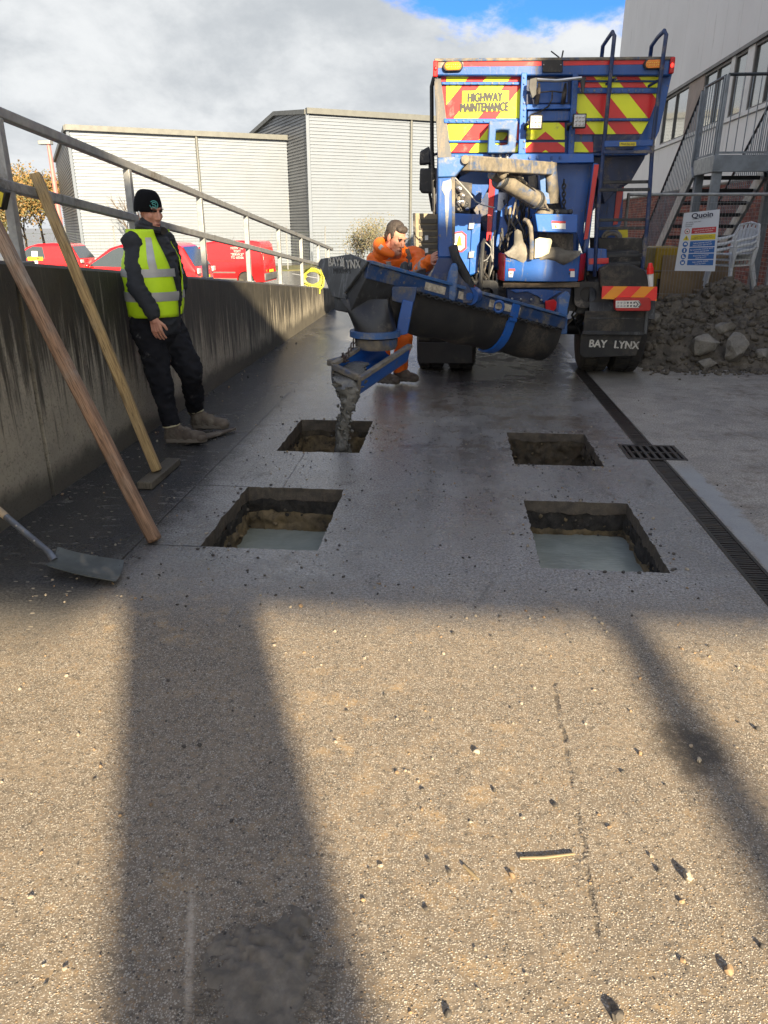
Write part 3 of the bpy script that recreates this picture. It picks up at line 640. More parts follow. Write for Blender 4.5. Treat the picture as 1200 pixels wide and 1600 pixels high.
mb = MB(); mb.box(-0.1, 0.1, -0.1, 0.1, YARD, HR); o = mb.build('corner_trim', clad, t, local=True); o.location = (-0.02, -0.02, -YARD)
pd = atp(641, 250, C1, NA); mb = MB(); mb.cyl(V((pd.x, pd.y, YARD)) + nO * .12, V((pd.x, pd.y, HR)) + nO * .12, 0.09, n=10); mb.build('downpipe', trim, t)
NB = B_.cross(V((0, 0, 1))); C2 = atp(452, 300, C1, NB); C2.z = YARD
HL = 0.5 * (atp(449, 215, C2, NA).z + atp(105, 203, C2, NA).z); L3 = -(atp(110, 235, C2, NA) - C2).dot(A_)
t = thing('low_warehouse', 'lower pale ribbed warehouse with a flat roof edge behind the red vans', 'warehouse', tuple(C2)); C3 = wh(C2, -L3, 0, YARD)
ribbed(C3, A_, L3 - .05, YARD, HL, nO, clad, 'front_cladding', t)
ribbed(C3, B_, 26, YARD, HL, sO, clad_side, 'side_cladding', t)
mb = MB(); mb.bar(wh(C3, -0.15, -0.12, HL + .05), wh(C3, L3, -0.12, HL + .05), 0.35, 0.30); mb.build('eaves_gutter', trim, t)
mb = MB(); mb.bar(wh(C3, -0.1, 0.06, HL + .05), wh(C3, -0.1, 26, HL + .05), 0.25, 0.28); mb.build('verge_trim', trim, t)
mb = MB(); mb.prism([wh(C3, .1, .2, HL), wh(C3, L3, .2, HL), wh(C3, L3, 26, HL), wh(C3, .1, 26, HL)], (0, 0, .1)); mb.build('roof', trim, t)
pd = atp(313, 300, C2, NA); mb = MB(); mb.cyl(V((pd.x, pd.y, YARD)) + nO * .12, V((pd.x, pd.y, HL)) + nO * .12, 0.09, n=10); mb.build('downpipe', trim, t)
mb = MB(); mb.box(-0.09, 0.09, -0.09, 0.09, 0, HL - YARD); o = mb.build('corner_trim', clad, t, local=True); o.location = C3 - C2

# ================================================================== office building on the right
BX = 6.0; BY0, BY1, BH = -4.06, 32.9, 9.8
panel_m = pm('pale_grey_cladding', (0.57, 0.565, 0.55), (0.53, 0.525, 0.51), 0.5, 0.06, scale=0.5, dirt=(0.30, 0.29, 0.26), damt=0.12, dscale=1, streak=True)
frame_m = pm('white_window_frame', (0.55, 0.55, 0.53), (0.48, 0.48, 0.46), 0.5, 0.06)
frame_d = pm('dark_window_frame', (0.10, 0.095, 0.09), None, 0.5, 0.06)
brown_m = pm('weathered_infill_panel', (0.27, 0.215, 0.18), (0.22, 0.18, 0.15), 0.7, 0.08)
win_m = pm('office_glass', (0.06, 0.075, 0.07), (0.05, 0.06, 0.06), 0.04, 0.015, spec=1.0, coat=1.0)
mortar = pm('mortar', (0.36, 0.33, 0.29), (0.28, 0.26, 0.23), 0.9, 0.05, scale=8, bump=0.003)
brick_a = pm('red_brick', (0.20, 0.052, 0.032), (0.13, 0.034, 0.024), 0.85, 0.06, scale=16, bump=0.003, bscale=90, fine=0.8)
brick_b = pm('dark_red_brick', (0.13, 0.034, 0.026), (0.085, 0.025, 0.02), 0.85, 0.06, scale=16, bump=0.003, bscale=90, fine=0.8)
brick_c = pm('orange_brick', (0.27, 0.085, 0.045), (0.20, 0.06, 0.035), 0.85, 0.06, scale=16, bump=0.003, bscale=90, fine=0.8)
t = thing('office_building', 'pale grey clad office building with a window band over red brickwork', 'building', (BX, 18, 0))
mb = MB(); mb.box(BX + .30, BX + 12, BY0, BY1, -0.9, BH); mb.build('core', panel_m, t, smooth=None)
mb = MB(); mb.box(BX + .02, BX + .31, BY0, BY1 - .002, -0.9, 2.52); mb.build('brick_backing', mortar, t, smooth=None)
def lump_panel(y0, y1, z0, z1, nm='cladding_panel', mt=panel_m, x=0.0):
    mb = MB(); mb.box(BX + x, BX + .32, y0 + .004, y1 - .004, z0, z1); return mb.build(nm, mt, t, smooth=None, bevel=0.004)
yy = BY1
pans = [32.9, 30.6, 28.3, 26.0, 23.7, 21.9, 20.3, 19.25, 18.1, 16.2, 13.9, 11.6, 9.3, 7, 4.7, 2.4, 0.1, -2.2, -4.06]
for a, b in zip(pans, pans[1:]): lump_panel(b, a, 5.20, BH - .02)
pan2 = [32.9, 29.8, 26.7, 23.6, 21.3, 19.2, 17.2, 15.2, 13.2, 11.2, 9, 7, 5, 3, 1, -1, -4.06]
for a, b in zip(pan2, pan2[1:]): lump_panel(b, a, 2.55, 3.78)
mb = MB(); mb.box(BX - .05, BX + .32, BY0, BY1 - .003, 3.785, 3.87); mb.build('window_sill', frame_m, t, bevel=0.006)
mb = MB(); mb.box(BX - .03, BX + .32, BY0, BY1 - .003, 5.12, 5.195); mb.build('window_head', frame_d, t)
mb = MB(); mb.box(BX - .03, BX + .33, BY0, BY1 - .003, 2.515, 2.548); mb.build('drip_flashing', frame_d, t)
def window(y0, y1, panes, fm=frame_d, open_=False):
    mb = MB(); w = 0.05
    mb.box(BX + .03, BX + .13, y0, y1, 3.872, 3.93); mb.box(BX + .03, BX + .13, y0, y1, 5.06, 5.118)
    for k in range(panes + 1):
        y = y0 + (y1 - y0 - w) * k / panes; mb.box(BX + .032, BX + .128, y, y + w, 3.93, 5.06)
    fr = mb.build('window', fm, t, bevel=0.004)
    for k in range(panes):
        a = y0 + (y1 - y0 - w) * k / panes + w; b = y0 + (y1 - y0 - w) * (k + 1) / panes
        p = MB(); p.box(BX + .075, BX + .083, a + .001, b - .001, 3.931, 5.059); p.build('pane', win_m, fr, smooth=None)
for y0, y1, n, nm in ((25.7, 29.3, 2, 'w'), (25.2, 25.7, 0, 'p'), (22.75, 25.2, 2, 'w'), (21.45, 22.75, 0, 'b'), (19.55, 21.45, 2, 'w'), (19.3, 19.55, 0, 'p'), (18.55, 19.3, 1, 'w'), (18.15, 18.55, 0, 'p'), (15.6, 18.15, 3, 'w'), (15.2, 15.6, 0, 'p'), (11.5, 15.2, 3, 'w'), (11.1, 11.5, 0, 'p'), (7.4, 11.1, 3, 'w'), (7.0, 7.4, 0, 'p'), (3, 7, 3, 'w'), (-4.06, 3, 0, 'p'), (29.3, 32.9, 0, 'p')):
    if nm == 'w': window(y0, y1, n)
    else:
        mb = MB(); mb.box(BX + .02, BX + .32, y0 + .002, y1 - .002, 3.872, 5.118); mb.build('infill_panel', brown_m if nm == 'b' else frame_m, t)
# bricks: stretcher bond, the nearest as single pieces, the rest as one part
bk = MB(); bk.box(0, 0.05, 0, 0.214, 0, 0.064); bmeshes = []
for m_ in (brick_a, brick_b, brick_c): q = bk.mesh('brick'); q.materials.append(m_); bmeshes.append(q)
rest = MB(); n = 0; random.seed(3)
for r in range(33):
    z = 2.43 - r * 0.0765
    for c in range(66):
        y = 15.3 + c * 0.226 + (0.113 if r % 2 else 0); w = random.choice((0, 0, 0, 1, 1, 2)); dx = random.uniform(-0.004, 0.003)
        if y < 17.5 and z > 0.55 and n < 296:
            share('brick', bmeshes[w], (0.004 + dx, y - 18, z), t); n += 1
        elif y < 17.5 and z <= 0.55 or y >= 17.5:
            rest.mat(w).box(BX + .004 + dx, BX + .05, y, y + .214, z, z + .064)
tag(rest.build('far_bricks', [brick_a, brick_b, brick_c], t, smooth=None, recalc=False), kind='stuff')

# ================================================================== unseen slab, column and strut added behind the camera to shade the yard
TE = math.tan(SUN_EL) / math.cos(SUN_AZ)                               # fall of a sun ray per metre of Y
t = thing('shade_caster', 'unseen slab on one column, added behind the camera to shade the yard', 'occluder', (0, -9, 0))
zb = (2.82 + 9.5) * TE; zt = (11.25 + 8.0) * TE
mb = MB(); mb.box(-24, BX + 6, -9.5, -8.0, zb, zt); mb.build('shade_slab', panel_m, t, bevel=0.03)
xc = -0.62 + math.tan(SUN_AZ) * (1.58 + 8.7)
mb = MB(); mb.box(xc - 0.26, xc + 0.26, -8.85, -8.55, 0, zb); mb.build('column', panel_m, t, bevel=0.02)  # added to throw the broad shadow band on the near ground
s1 = V((0.79, 2.96, 0)); s2 = V((0.93, 1.3, 0)); back = -LDIR / -LDIR.y
p1 = s1 + back * (-1) * (s1.y + 8.75) * -1; p2 = s2 + back * (s2.y + 8.75)
p1 = V((s1.x + math.tan(SUN_AZ) * (s1.y + 8.75), -8.75, (s1.y + 8.75) * TE)); p2 = V((s2.x + math.tan(SUN_AZ) * (s2.y + 8.75), -8.75, (s2.y + 8.75) * TE))
dr = (p2 - p1); p3 = p1 + dr * (p1.z / -dr.z); mb = MB(); mb.cyl(p1 - dr * .1, p3, 0.075, n=12); mb.build('shade_strut', galv_dark, t)  # added strut, set back along the sun rays from its wanted shadow
# ================================================================== volumetric mixer lorry
TR = thing('mixer_lorry', 'blue concrete mixer lorry with red and yellow chevron tail and auger boom', 'lorry', (0.9, 9.1, 0))
def q1(x, y): return (640 + x / 2.79, 40 + y / 2.79)                   # survey sheets of the tail at larger scale
def q4(x, y): return (680 + x / 6.0, 240 + y / 6.0)
def qs(f, pts): return [f(*p) for p in pts]
def part(name, pts, Y, d, m, par=None, bevel=0.006, **k): return MB().px(pts, Y, d).build(name, m, par or TR, bevel=bevel, **k)
def ringplate(outer, inner, Y, d, name, m, par=None, bevel=0.005):
    mb = MB(); n = len(outer); a = [at(x, y, Y) for x, y in outer]; b = [at(x, y, Y) for x, y in inner]; dv = V((0, d, 0))
    mb.add(a + b + [p + dv for p in a] + [p + dv for p in b],
           [f for i in range(n) for j in [(i + 1) % n] for f in ((i, j, n + j, n + i), (2 * n + i, 3 * n + i, 3 * n + j, 2 * n + j), (i, 2 * n + i, 2 * n + j, j), (n + i, n + j, 3 * n + j, 3 * n + i))])
    return mb.build(name, m, par or TR, bevel=bevel)
def chev(name, poly, Y, sg, u0, per, wid, par=None, k=0.8, ym=yel_ref, rm=red_ref):
    o = part(name, poly, Y, 0.012, rm, par, bevel=0)
    us = [x + sg * k * y for x, y in poly]; n = int((min(us) - u0) // per)
    while u0 + n * per < max(us):
        a = u0 + n * per; c = clip(clip(poly, -1, -sg * k, -a), 1, sg * k, a + wid); n += 1
        if len(c) > 2: part('stripe', c, Y - 0.002, 0.008, ym, o, bevel=0, smooth=None)
    return o

HY = 9.0
# --- bin body
hop = part('hopper', [(684, 97), (1050, 95), (1051, 112), (1030, 205), (1012, 242), (704, 246), (689, 122)], HY + .03, 3.9, blue)
part('top_rail', [(680, 93), (1053, 90), (1053, 112), (1049, 118), (683, 118), (680, 112)], HY - .08, 0.16, blue, hop, bevel=0.012)
part('top_edge', [(679, 91), (1054, 88), (1054, 93), (679, 96)], HY - .10, 0.2, cem_metal, hop)
part('red_tape', qs(q1, [(235, 152), (576, 149), (576, 175), (235, 177)]), HY - .084, 0.004, red_ref, hop, bevel=0)
part('red_tape', qs(q1, [(670, 149), (1040, 142), (1040, 168), (670, 174)]), HY - .084, 0.004, red_ref, hop, bevel=0)
part('rail_end_cap', qs(q1, [(108, 146), (234, 146), (234, 180), (108, 184)]), HY - .084, 0.004, pm('faded_red_paint', (0.40, 0.10, 0.07), (0.28, 0.10, 0.07), 0.6, 0.1, dirt=CEM, damt=0.5), hop, bevel=0)
part('cover_plate', qs(q1, [(580, 148), (667, 146), (667, 203), (580, 204)]), HY - .10, 0.02, black, hop)
for x in (585, 660): part('rivet', [(q1(x, 170)[0] - 1, q1(x, 170)[1] - 1), (q1(x, 170)[0] + 1, q1(x, 170)[1] - 1), (q1(x, 170)[0] + 1, q1(x, 170)[1] + 1), (q1(x, 170)[0] - 1, q1(x, 170)[1] + 1)], HY - .106, .008, chrome, hop)
part('side_sheet', [(678, 122), (689, 122), (706, 246), (696, 250), (684, 246)], HY - .02, 3.2, pm('weathered_grey_sheet', (0.10, 0.105, 0.115), (0.07, 0.075, 0.085), 0.6, 0.1, dirt=MUD, damt=0.45, streak=True), hop)
# --- chevron panels
lp = qs(q1, [(137, 213), (496, 210), (486, 405), (470, 552), (182, 552), (150, 420)])
def band(poly, y0, y1):                                               # slice of a panel between two heights of the survey sheet
    a, b = q1(0, y0)[1], q1(0, y1)[1]; return clip(clip(poly, 0, -1, -a), 0, 1, b)
for y0, y1 in ((213, 244), (259, 404), (426, 499), (511, 552)):
    inner = clip(band(lp, y0, y1), -1, 0, -q1(160, 0)[0])
    part('red_edge_tape', clip(band(lp, y0, y1), 1, 0, q1(160, 0)[0] - .3), HY, .012, red_ref, hop, bevel=0) if y0 < 430 else None
    chev('chevron_panel', inner if y0 < 430 else band(lp, y0, y1), HY, 1, q1(330, 0)[0] + 0.8 * 40 , 185 / 2.79, 107 / 2.79, hop)
for y0, y1 in ((245, 258), (405, 425), (500, 510)): part('panel_rib', band(lp, y0, y1), HY - .03, 0.05, blue_bright, hop)
rp = qs(q1, [(745, 205), (1103, 203), (1075, 330), (1040, 420), (1012, 472), (800, 476), (715, 476), (728, 300)])
for y0, y1 in ((208, 238), (246, 270), (296, 403), (417, 473)):
    chev('chevron_panel', band(rp, y0, y1), HY, -1, q1(625, 0)[0] - 0.8 * 40, 195 / 2.79, 92 / 2.79, hop)
for y0, y1 in ((239, 245), (271, 295), (404, 416)): part('panel_rib', band(rp, y0, y1), HY - .03, 0.05, blue, hop)
chev('chevron_panel', qs(q1, [(712, 507), (800, 507), (800, 552), (712, 552)]), HY, -1, q1(250, 0)[0] - 0.8 * 40, 195 / 2.79, 92 / 2.79, hop)
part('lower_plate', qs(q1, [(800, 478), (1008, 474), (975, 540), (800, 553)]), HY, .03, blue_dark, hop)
# centre panels
def vpanel(y0, y1, x0, x1, cx, top):
    p = qs(q1, [(x0, y0), (x1, y0), (x1, y1), (x0, y1)]); o = part('chevron_panel', p, HY - .01, .014, red_ref if not top else yel_ref, hop, bevel=0); c = q1(cx, 0)[0]
    if top:
        part('stripe', qs(q1, [(cx, 462), (cx + 42, y1), (cx - 42, y1)]), HY - .012, .008, red_ref, o, bevel=0, smooth=None)
        part('stripe', qs(q1, [(x1, y0), (x1, y0 + 25), (x1 - 25, y0)]), HY - .012, .008, red_ref, o, bevel=0, smooth=None)
    else:
        part('stripe', qs(q1, [(x0, y0), (x0 + 30, y0), (x0, y0 + 28)]), HY - .012, .008, yel_ref, o, bevel=0, smooth=None)
        part('stripe', qs(q1, [(x1, y0), (x1 - 30, y0), (x1, y0 + 22)]), HY - .012, .008, yel_ref, o, bevel=0, smooth=None)
        part('stripe', qs(q1, [(cx, y1 - 10), (cx + 14, y1), (cx - 14, y1)]), HY - .012, .008, yel_ref, o, bevel=0, smooth=None)
vpanel(423, 497, 508, 676, 592, True); vpanel(509, 552, 504, 676, 592, False)
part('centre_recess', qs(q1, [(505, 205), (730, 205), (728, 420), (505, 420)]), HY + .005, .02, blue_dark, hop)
part('post', qs(q1, [(488, 205), (512, 205), (506, 560), (474, 560)]), HY - .09, .10, blue_bright, hop)
part('post', qs(q1, [(712, 205), (738, 205), (716, 560), (690, 560)]), HY - .09, .10, blue, hop)
part('cross_member', qs(q1, [(510, 343), (705, 343), (704, 362), (510, 366)]), HY - .07, .08, blue_bright, hop)
part('cross_member', qs(q1, [(512, 200), (715, 200), (715, 215), (512, 215)]), HY - .07, .08, blue, hop)
part('inner_plate', qs(q1, [(550, 245), (690, 245), (690, 335), (548, 340)]), HY - .02, .02, blue, hop)
part('inner_plate', qs(q1, [(515, 370), (700, 370), (700, 415), (515, 418)]), HY - .03, .03, blue, hop)
bp = part('bolt_plate', [(710, 241), (820, 240), (928, 240), (928, 254), (780, 256), (710, 252)], HY - .12, .14, blue_bright, hop)
for x in (828, 840, 862, 875):
    c = at(x, 246, HY - .12); MB().cyl(c + V((0, .01, 0)), c - V((0, .018, 0)), .016, n=6).build('bolt', blue, bp)
# sign
sg_ = part('highway_sign', qs(q1, [(230, 285), (433, 283), (431, 372), (228, 376)]), HY - .006, .004, yel_ref, hop, bevel=0)
lettering('HIGHWAY', 0.118, at(*q1(328, 314), HY - .008), (1, 0, .012), (0, 0, 1), black_pt, sg_, sx=0.66, bold=0.0075)
lettering('MAINTENANCE', 0.118, at(*q1(325, 357), HY - .008), (1, 0, .012), (0, 0, 1), black_pt, sg_, sx=0.62, bold=0.0075)
# socket frame
ringplate(qs(q1, [(348, 413), (408, 412), (472, 413), (466, 490), (460, 552), (400, 556), (340, 556), (344, 480)]), qs(q1, [(377, 456), (404, 454), (432, 456), (431, 490), (429, 518), (400, 522), (373, 518), (375, 490)]), HY - .24, .22, 'socket_frame', blue_worn, hop, bevel=0.012)
for x in (365, 395, 425): c = at(*q1(x, 562), HY - .13); MB().cyl(c, c + V((0, 0, -.05)), .02, n=10).build('socket_bolt', chrome, hop)
# lamps
for cx, cy in ((189, 179), (1063, 170)):
    c = at(*q1(cx, cy), HY - .085); mb = MB(); w, h = .105, .046
    pts = [c + V((math.cos(k * math.pi / 12) * h + (w - h if math.cos(k * math.pi / 12) >= 0 else -(w - h)), 0, math.sin(k * math.pi / 12) * h)) for k in range(24)]
    o = mb.prism(pts, (0, -.035, 0)).build('amber_beacon', black, hop, bevel=0.005); mb = MB(); mb.prism([c + (p - c) * .82 + V((0, -.03, 0)) for p in pts], (0, -.012, 0)).build('lens', lamp_amber, o, bevel=0.003)
    for k in range(7):
        for z in (-.011, .011): mb = MB(); mb.ell(c + V((-.066 + k * .022, -.043, z)), (.007, .004, .007), nu=8, nv=5).build('lens_bead', pm('amber_bead', (0.95, 0.55, 0.06), None, .2, .02), o)
for (cx, cy, m_) in ((113, 190, lamp_red), (1142, 175, lamp_lit)):
    c = at(*q1(cx, cy), HY - .085); o = MB().box(c.x - .025, c.x + .025, c.y - .03, c.y, c.z - .075, c.z + .075).build('marker_lamp', lamp_red, hop, bevel=0.01)
    MB().ell(c + V((0, -.03, 0)), (.016, .008, .02)).build('lens', m_, o)
for cx, cy in ((551, 420), (741, 415)):
    c = at(*q1(cx, cy), HY - .28); o = MB().box(c.x - .068, c.x + .068, c.y, c.y + .05, c.z - .068, c.z + .068).build('work_light', black, hop, bevel=0.008)
    MB().box(c.x - .056, c.x + .056, c.y - .006, c.y, c.z - .056, c.z + .056).build('lens', lamp_clear, o, bevel=0.003)
    for i in range(3):
        for j in range(3): MB().ell(c + V((-.035 + i * .035, -.007, -.035 + j * .035)), (.013, .005, .013), nu=8, nv=5).build('reflector', chrome, o)
    mb = MB(); mb.tube([c + V((-.07 if cx < 600 else .07, .03, 0)), c + V((-.10 if cx < 600 else -.10, .12, -.02)), c + V((-.08, .25, -.05))], .018, 8); mb.build('bracket', black, o)
# tarp-roller bracket, struts and cable in the recess
mb = MB(); mb.px(qs(q1, [(525, 232), (556, 225), (553, 300), (535, 318), (520, 270)]), HY - .22, .03); mb.build('hinge_plate', black_dirty, hop, bevel=.004)
mb = MB(); mb.px(qs(q1, [(745, 228), (770, 222), (760, 296), (750, 290)]), HY - .22, .03); mb.build('hinge_plate', black_dirty, hop, bevel=.004)
mb = MB(); mb.tube([at(*q1(556, 235), HY - .21), at(*q1(640, 240), HY - .23), at(*q1(750, 228), HY - .21)], .016, 8); mb.build('hinge_bar', chrome, hop)
for x in (565, 680):
    mb = MB(); mb.tube([at(*q1(x, 250), HY - .2), at(*q1(x - 3, 285), HY - .16), at(*q1(x - 12, 340), HY - .1)], [.01, .022, .026], 8); mb.build('gas_strut', black, hop)
mb = MB(); mb.tube([at(*q1(*p), HY - .1) for p in ((622, 285), (621, 320), (605, 352), (570, 375), (530, 388), (518, 402))], .009, 6); mb.build('cable', black, hop)
mb = MB(); mb.tube([at(*q1(*p), HY - .1) for p in ((560, 292), (620, 286), (680, 292))], .007, 6); mb.build('cable', black, hop)
mb = MB(); mb.tube([at(861, 80, 9.3), at(874, 90, 9.3)], .007, 6); mb.build('aerial', black, hop)
mb = MB(); mb.tube([at(880, 79, 9.3), at(877, 94, 9.3)], .009, 6); mb.build('aerial', black, hop)
mb = MB(); mb.tube([at(683, 116, 9.5), at(678, 122, 9.5), at(674.5, 135, 9.5), at(675, 230, 9.5), at(679, 335, 9.5)], .024, 10); mb.build('vertical_pipe', black, TR)
# --- ladder
LY = 8.86; lad = thing  # part with rungs as sub-parts
mb = MB(); mb.tube([at(940, 90, LY + .45), at(942, 72, LY + .4), at(950, 60, LY + .2), at(957, 50, LY), at(960, 56, LY - .01), at(957, 85, LY), at(944, 222, LY - .03), at(937, 300, LY - .06), at(932, 365, LY - .1), at(929, 432, LY - .12)], .021, 8)
mb.tube([at(1016, 88, LY + .45), at(1018, 72, LY + .4), at(1028, 58, LY + .2), at(1038, 48, LY), at(1041, 54, LY - .01), at(1036, 90, LY), at(1020, 220, LY - .03), at(1015, 300, LY - .06), at(1010, 365, LY - .1), at(1003, 425, LY - .12)], .021, 8)
lad = mb.build('ladder', blue_dark, TR)
for k, (y, a, b) in enumerate(((225, 944, 1020), (238, 943, 1018), (285, 939, 1016), (297, 937, 1015), (344, 934, 1010), (357, 933, 1010), (400, 932, 1004), (412, 931, 1003))):
    p0, p1 = at(a, y, LY - .04 + (.05 if k % 2 == 0 else -.04)), at(b, y - 1, LY - .04 + (.05 if k % 2 == 0 else -.04))
    mb = MB(); mb.bar(p0, p1, .03, .032); mb.build('rung', black_dirty if k > 1 else blue_dark, lad, bevel=.004)
part('step_plate', [(945, 220), (1021, 218), (1020, 228), (944, 230)], LY - .06, .02, blue, lad)
st = part('step_label', [(968, 222), (994, 221.5), (994, 228), (968, 228.5)], LY - .066, .004, yel_pt, lad, bevel=0)
lettering('Mind the step', .036, at(981, 225, LY - .068), (1, 0, 0), (0, 0, 1), black_pt, st, sx=.72)
for a, b in (((947, 132), (963, 122)), ((1013, 135), (1028, 126))):
    mb = MB(); mb.bar(at(*a, HY - .02), at(*b, LY), .02, .02); mb.build('stand_off', blue_dark, lad)
# --- lower bin cone, legs and funnels
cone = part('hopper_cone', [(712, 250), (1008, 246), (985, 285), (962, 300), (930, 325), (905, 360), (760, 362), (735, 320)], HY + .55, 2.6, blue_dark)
part('cone_side', [(925, 245), (1009, 243), (985, 284), (968, 291), (945, 318)], HY + .2, .5, blue_dark, cone)
part('funnel_plate', qs(q4, [(620, 525), (790, 335), (810, 440), (730, 640), (590, 890), (565, 870)]), HY - .1, .05, blue_bright, cone)
part('funnel_plate', qs(q4, [(430, 120), (510, 120), (500, 320), (430, 460), (310, 540), (215, 330), (230, 220)]), HY + .35, .05, blue, cone)
part('funnel_plate', [(866, 255), (926, 256), (914, 330), (911, 395), (896, 350), (880, 335)], HY + .05, .06, blue, cone)
part('funnel_plate', [(808, 330), (842, 318), (836, 345), (815, 352)], HY + .02, .04, blue_bright, cone)
for nm, pts in (('leg', qs(q4, [(570, 190), (605, 190), (560, 860), (520, 850)])), ('leg', [(927, 255), (935, 255), (919, 395), (911, 395)])): part(nm, pts, HY - .16, .1, blue, TR)
for pts in (qs(q4, [(515, 130), (572, 190), (520, 815), (480, 822)]), qs(lambda x, y: (680 + x / 4.615, 230 + y / 4.615), [(1148, 125), (1182, 125), (1100, 660), (1072, 668)])): part('red_tape_strip', pts, HY - .17, .012, red_ref, TR, bevel=0)
part('rear_leg', [(935, 255), (975, 282), (972, 345), (955, 385), (930, 390)], HY + .9, .12, blue, TR)
part('red_tape_strip', [(966, 280), (977, 281), (965, 350), (958, 352)], HY + .88, .015, red_ref, TR, bevel=0)
# --- left cabinet
cab = part('control_cabinet', [(705, 333), (752, 335), (746, 427), (706, 440)], 8.62, .42, blue_bright)
part('cabinet_flap', [(738, 336), (752, 335), (746, 426), (733, 430)], 8.60, .012, blue_bright, cab)
for y in (353, 398):
    o = part('hinge', [(733, y - 5), (741, y - 5), (740, y + 5), (732, y + 5)], 8.585, .014, chrome, cab, bevel=.002)
sgn = part('warning_label', [(710, 363), (722, 361), (729, 367), (729, 388), (722, 394), (710, 393)], 8.612, .006, pm('label_red', (0.75, 0.05, 0.06), None, .4, .04), cab, bevel=0)
part('label_face', [(710, 366), (721, 364), (726, 369), (726, 386), (720, 391), (710, 390)], 8.609, .003, white_pt, sgn, bevel=0)
part('label_picture', [(713, 384), (716, 371), (718, 367), (720, 371), (722, 384)], 8.607, .002, pm('label_yellow', (0.85, 0.78, 0.03), None, .4, .04), sgn, bevel=0)
part('pump_bay', [(711, 282), (738, 286), (735, 334), (711, 333)], 8.9, .2, black)
for i in range(14):
    random.seed(i); x, y = random.uniform(713, 731), random.uniform(290, 328); mb = MB(); mb.ell(at(x, y, 8.86), (.03, .03, random.uniform(.02, .04)), nu=8, nv=6); mb.build('valve', random.choice((chrome, black_dirty, cem_metal)), TR)
mb = MB(); mb.tube([at(*q4(*p), 8.55) for p in ((175, 215), (300, 350), (380, 450), (440, 480), (560, 510))], .008, 6); mb.build('hose', galv, TR)
mb = MB(); mb.tube([at(*q4(*p), 8.5) for p in ((470, 800), (448, 840), (440, 960), (430, 1100), (425, 1260), (418, 1400))], .022, 8); mb.build('hose', black_dirty, TR)
mb = MB(); mb.tube([at(*q4(*p), 8.5) for p in ((470, 830), (520, 880), (525, 930), (490, 990), (450, 1010))], .006, 6); mb.build('hose', galv, TR)
for i in range(22):
    random.seed(50 + i); x, y = random.uniform(750, 785), random.uniform(352, 432); p = at(x, y, 8.7)
    mb = MB(); mb.tube([p, p + V((random.uniform(-.05, .05), .03, -random.uniform(.05, .25))), p + V((random.uniform(-.1, .1), .05, -random.uniform(.2, .4)))], random.uniform(.007, .014), 6); mb.build('hose', random.choice((black, black_dirty, galv, black)), TR)
for i in range(26):                                                   # hoses and cables in the open bay and down the right leg
    random.seed(150 + i); x, y = (random.uniform(788, 835), random.uniform(262, 330)) if i < 14 else (random.uniform(905, 930), random.uniform(380, 430)); p = at(x, y, 8.86)
    pts_ = [p + V((random.uniform(-.04, .04) * k, random.uniform(-.03, .03), -.09 * k - .02 * k * k)) for k in range(5)]
    mb = MB(); mb.tube(pts_, random.uniform(.008, .016), 6); mb.build('hose', random.choice((black, black_dirty, black, cem_metal)), TR)
bolt_ = MB(); bolt_.cyl((0, 0, 0), (0, -.012, 0), .011, n=6); btm = bolt_.mesh('bolt'); btm.materials.append(blue_worn)
for pts_, Yb in (([(q1(500, 225 + 28 * k)) for k in range(12)], HY - .09), ([(q1(722 - k * 1.6, 225 + 28 * k)) for k in range(12)], HY - .09), ([(q1(150 + 30 * k, 252)) for k in range(11)], HY - .03), ([(q1(175 + 30 * k, 415)) for k in range(6)], HY - .03), ([(q1(745 + 30 * k, 283)) for k in range(11)], HY - .03), ([(q1(740 + 30 * k, 410)) for k in range(10)], HY - .03)):
    for p_ in pts_: share('bolt', btm, at(*p_, Yb) - wl(hop), hop)
# --- boom mast, beam and hydraulics
mast = part('boom_mast', [(684, 262), (709, 262), (709, 402), (684, 402)], 6.95, .15, blue, bevel=.01)
part('mast_head', qs(q4, [(22, 38), (165, 28), (290, 38), (290, 95), (185, 218), (22, 225)]), 6.93, .19, blue_worn, mast, bevel=.01)
part('mast_edge', [(705, 275), (711, 275), (711, 380), (707, 385)], 6.945, .17, cem_metal, mast)
part('worn_scrape', [(692, 284), (705, 280), (707, 292), (702, 300), (701, 335), (698, 372), (696, 340), (695, 305), (690, 296)], 6.946, .006, pm('bare_scrape', (.36, .34, .30), (.2, .22, .26), .6, .1, scale=25), mast, bevel=0)
part('mast_foot', [(685, 402), (708, 402), (716, 414), (742, 462), (738, 475), (690, 470), (664, 452)], 6.93, .2, blue_dark, mast, bevel=.01)
mb = MB(); mb.tube([at(708, 385, 6.93), at(712, 402, 6.9), at(728, 432, 6.95), at(739, 462, 7.02)], .042, 10); mb.build('mast_brace', black_dirty, mast)
mb = MB(); mb.bar(at(727, 255, 7.02), at(862, 264, 8.45), .12, .12); mb.build('boom_beam', cem_metal, mast, bevel=.012)
c = at(727, 250, 6.96); mb = MB(); mb.cyl(c - V((0, .06, 0)), c + V((0, .25, 0)), .035); mb.build('pivot_pin', cem_metal, mast)
mb = MB(); mb.tube([at(857, 255, 8.4), at(860, 262, 8.4), at(864, 300, 8.4), at(864, 318, 8.4)], [.04, .062, .062, .055], 14); mb.build('swing_cylinder', cem_metal, TR)
part('swing_bracket', [(842, 262), (852, 262), (853, 300), (866, 306), (864, 319), (846, 318)], 8.36, .16, blue_worn, TR)
p0, p1 = at(768, 272, 7.7), at(848, 318, 8.35)
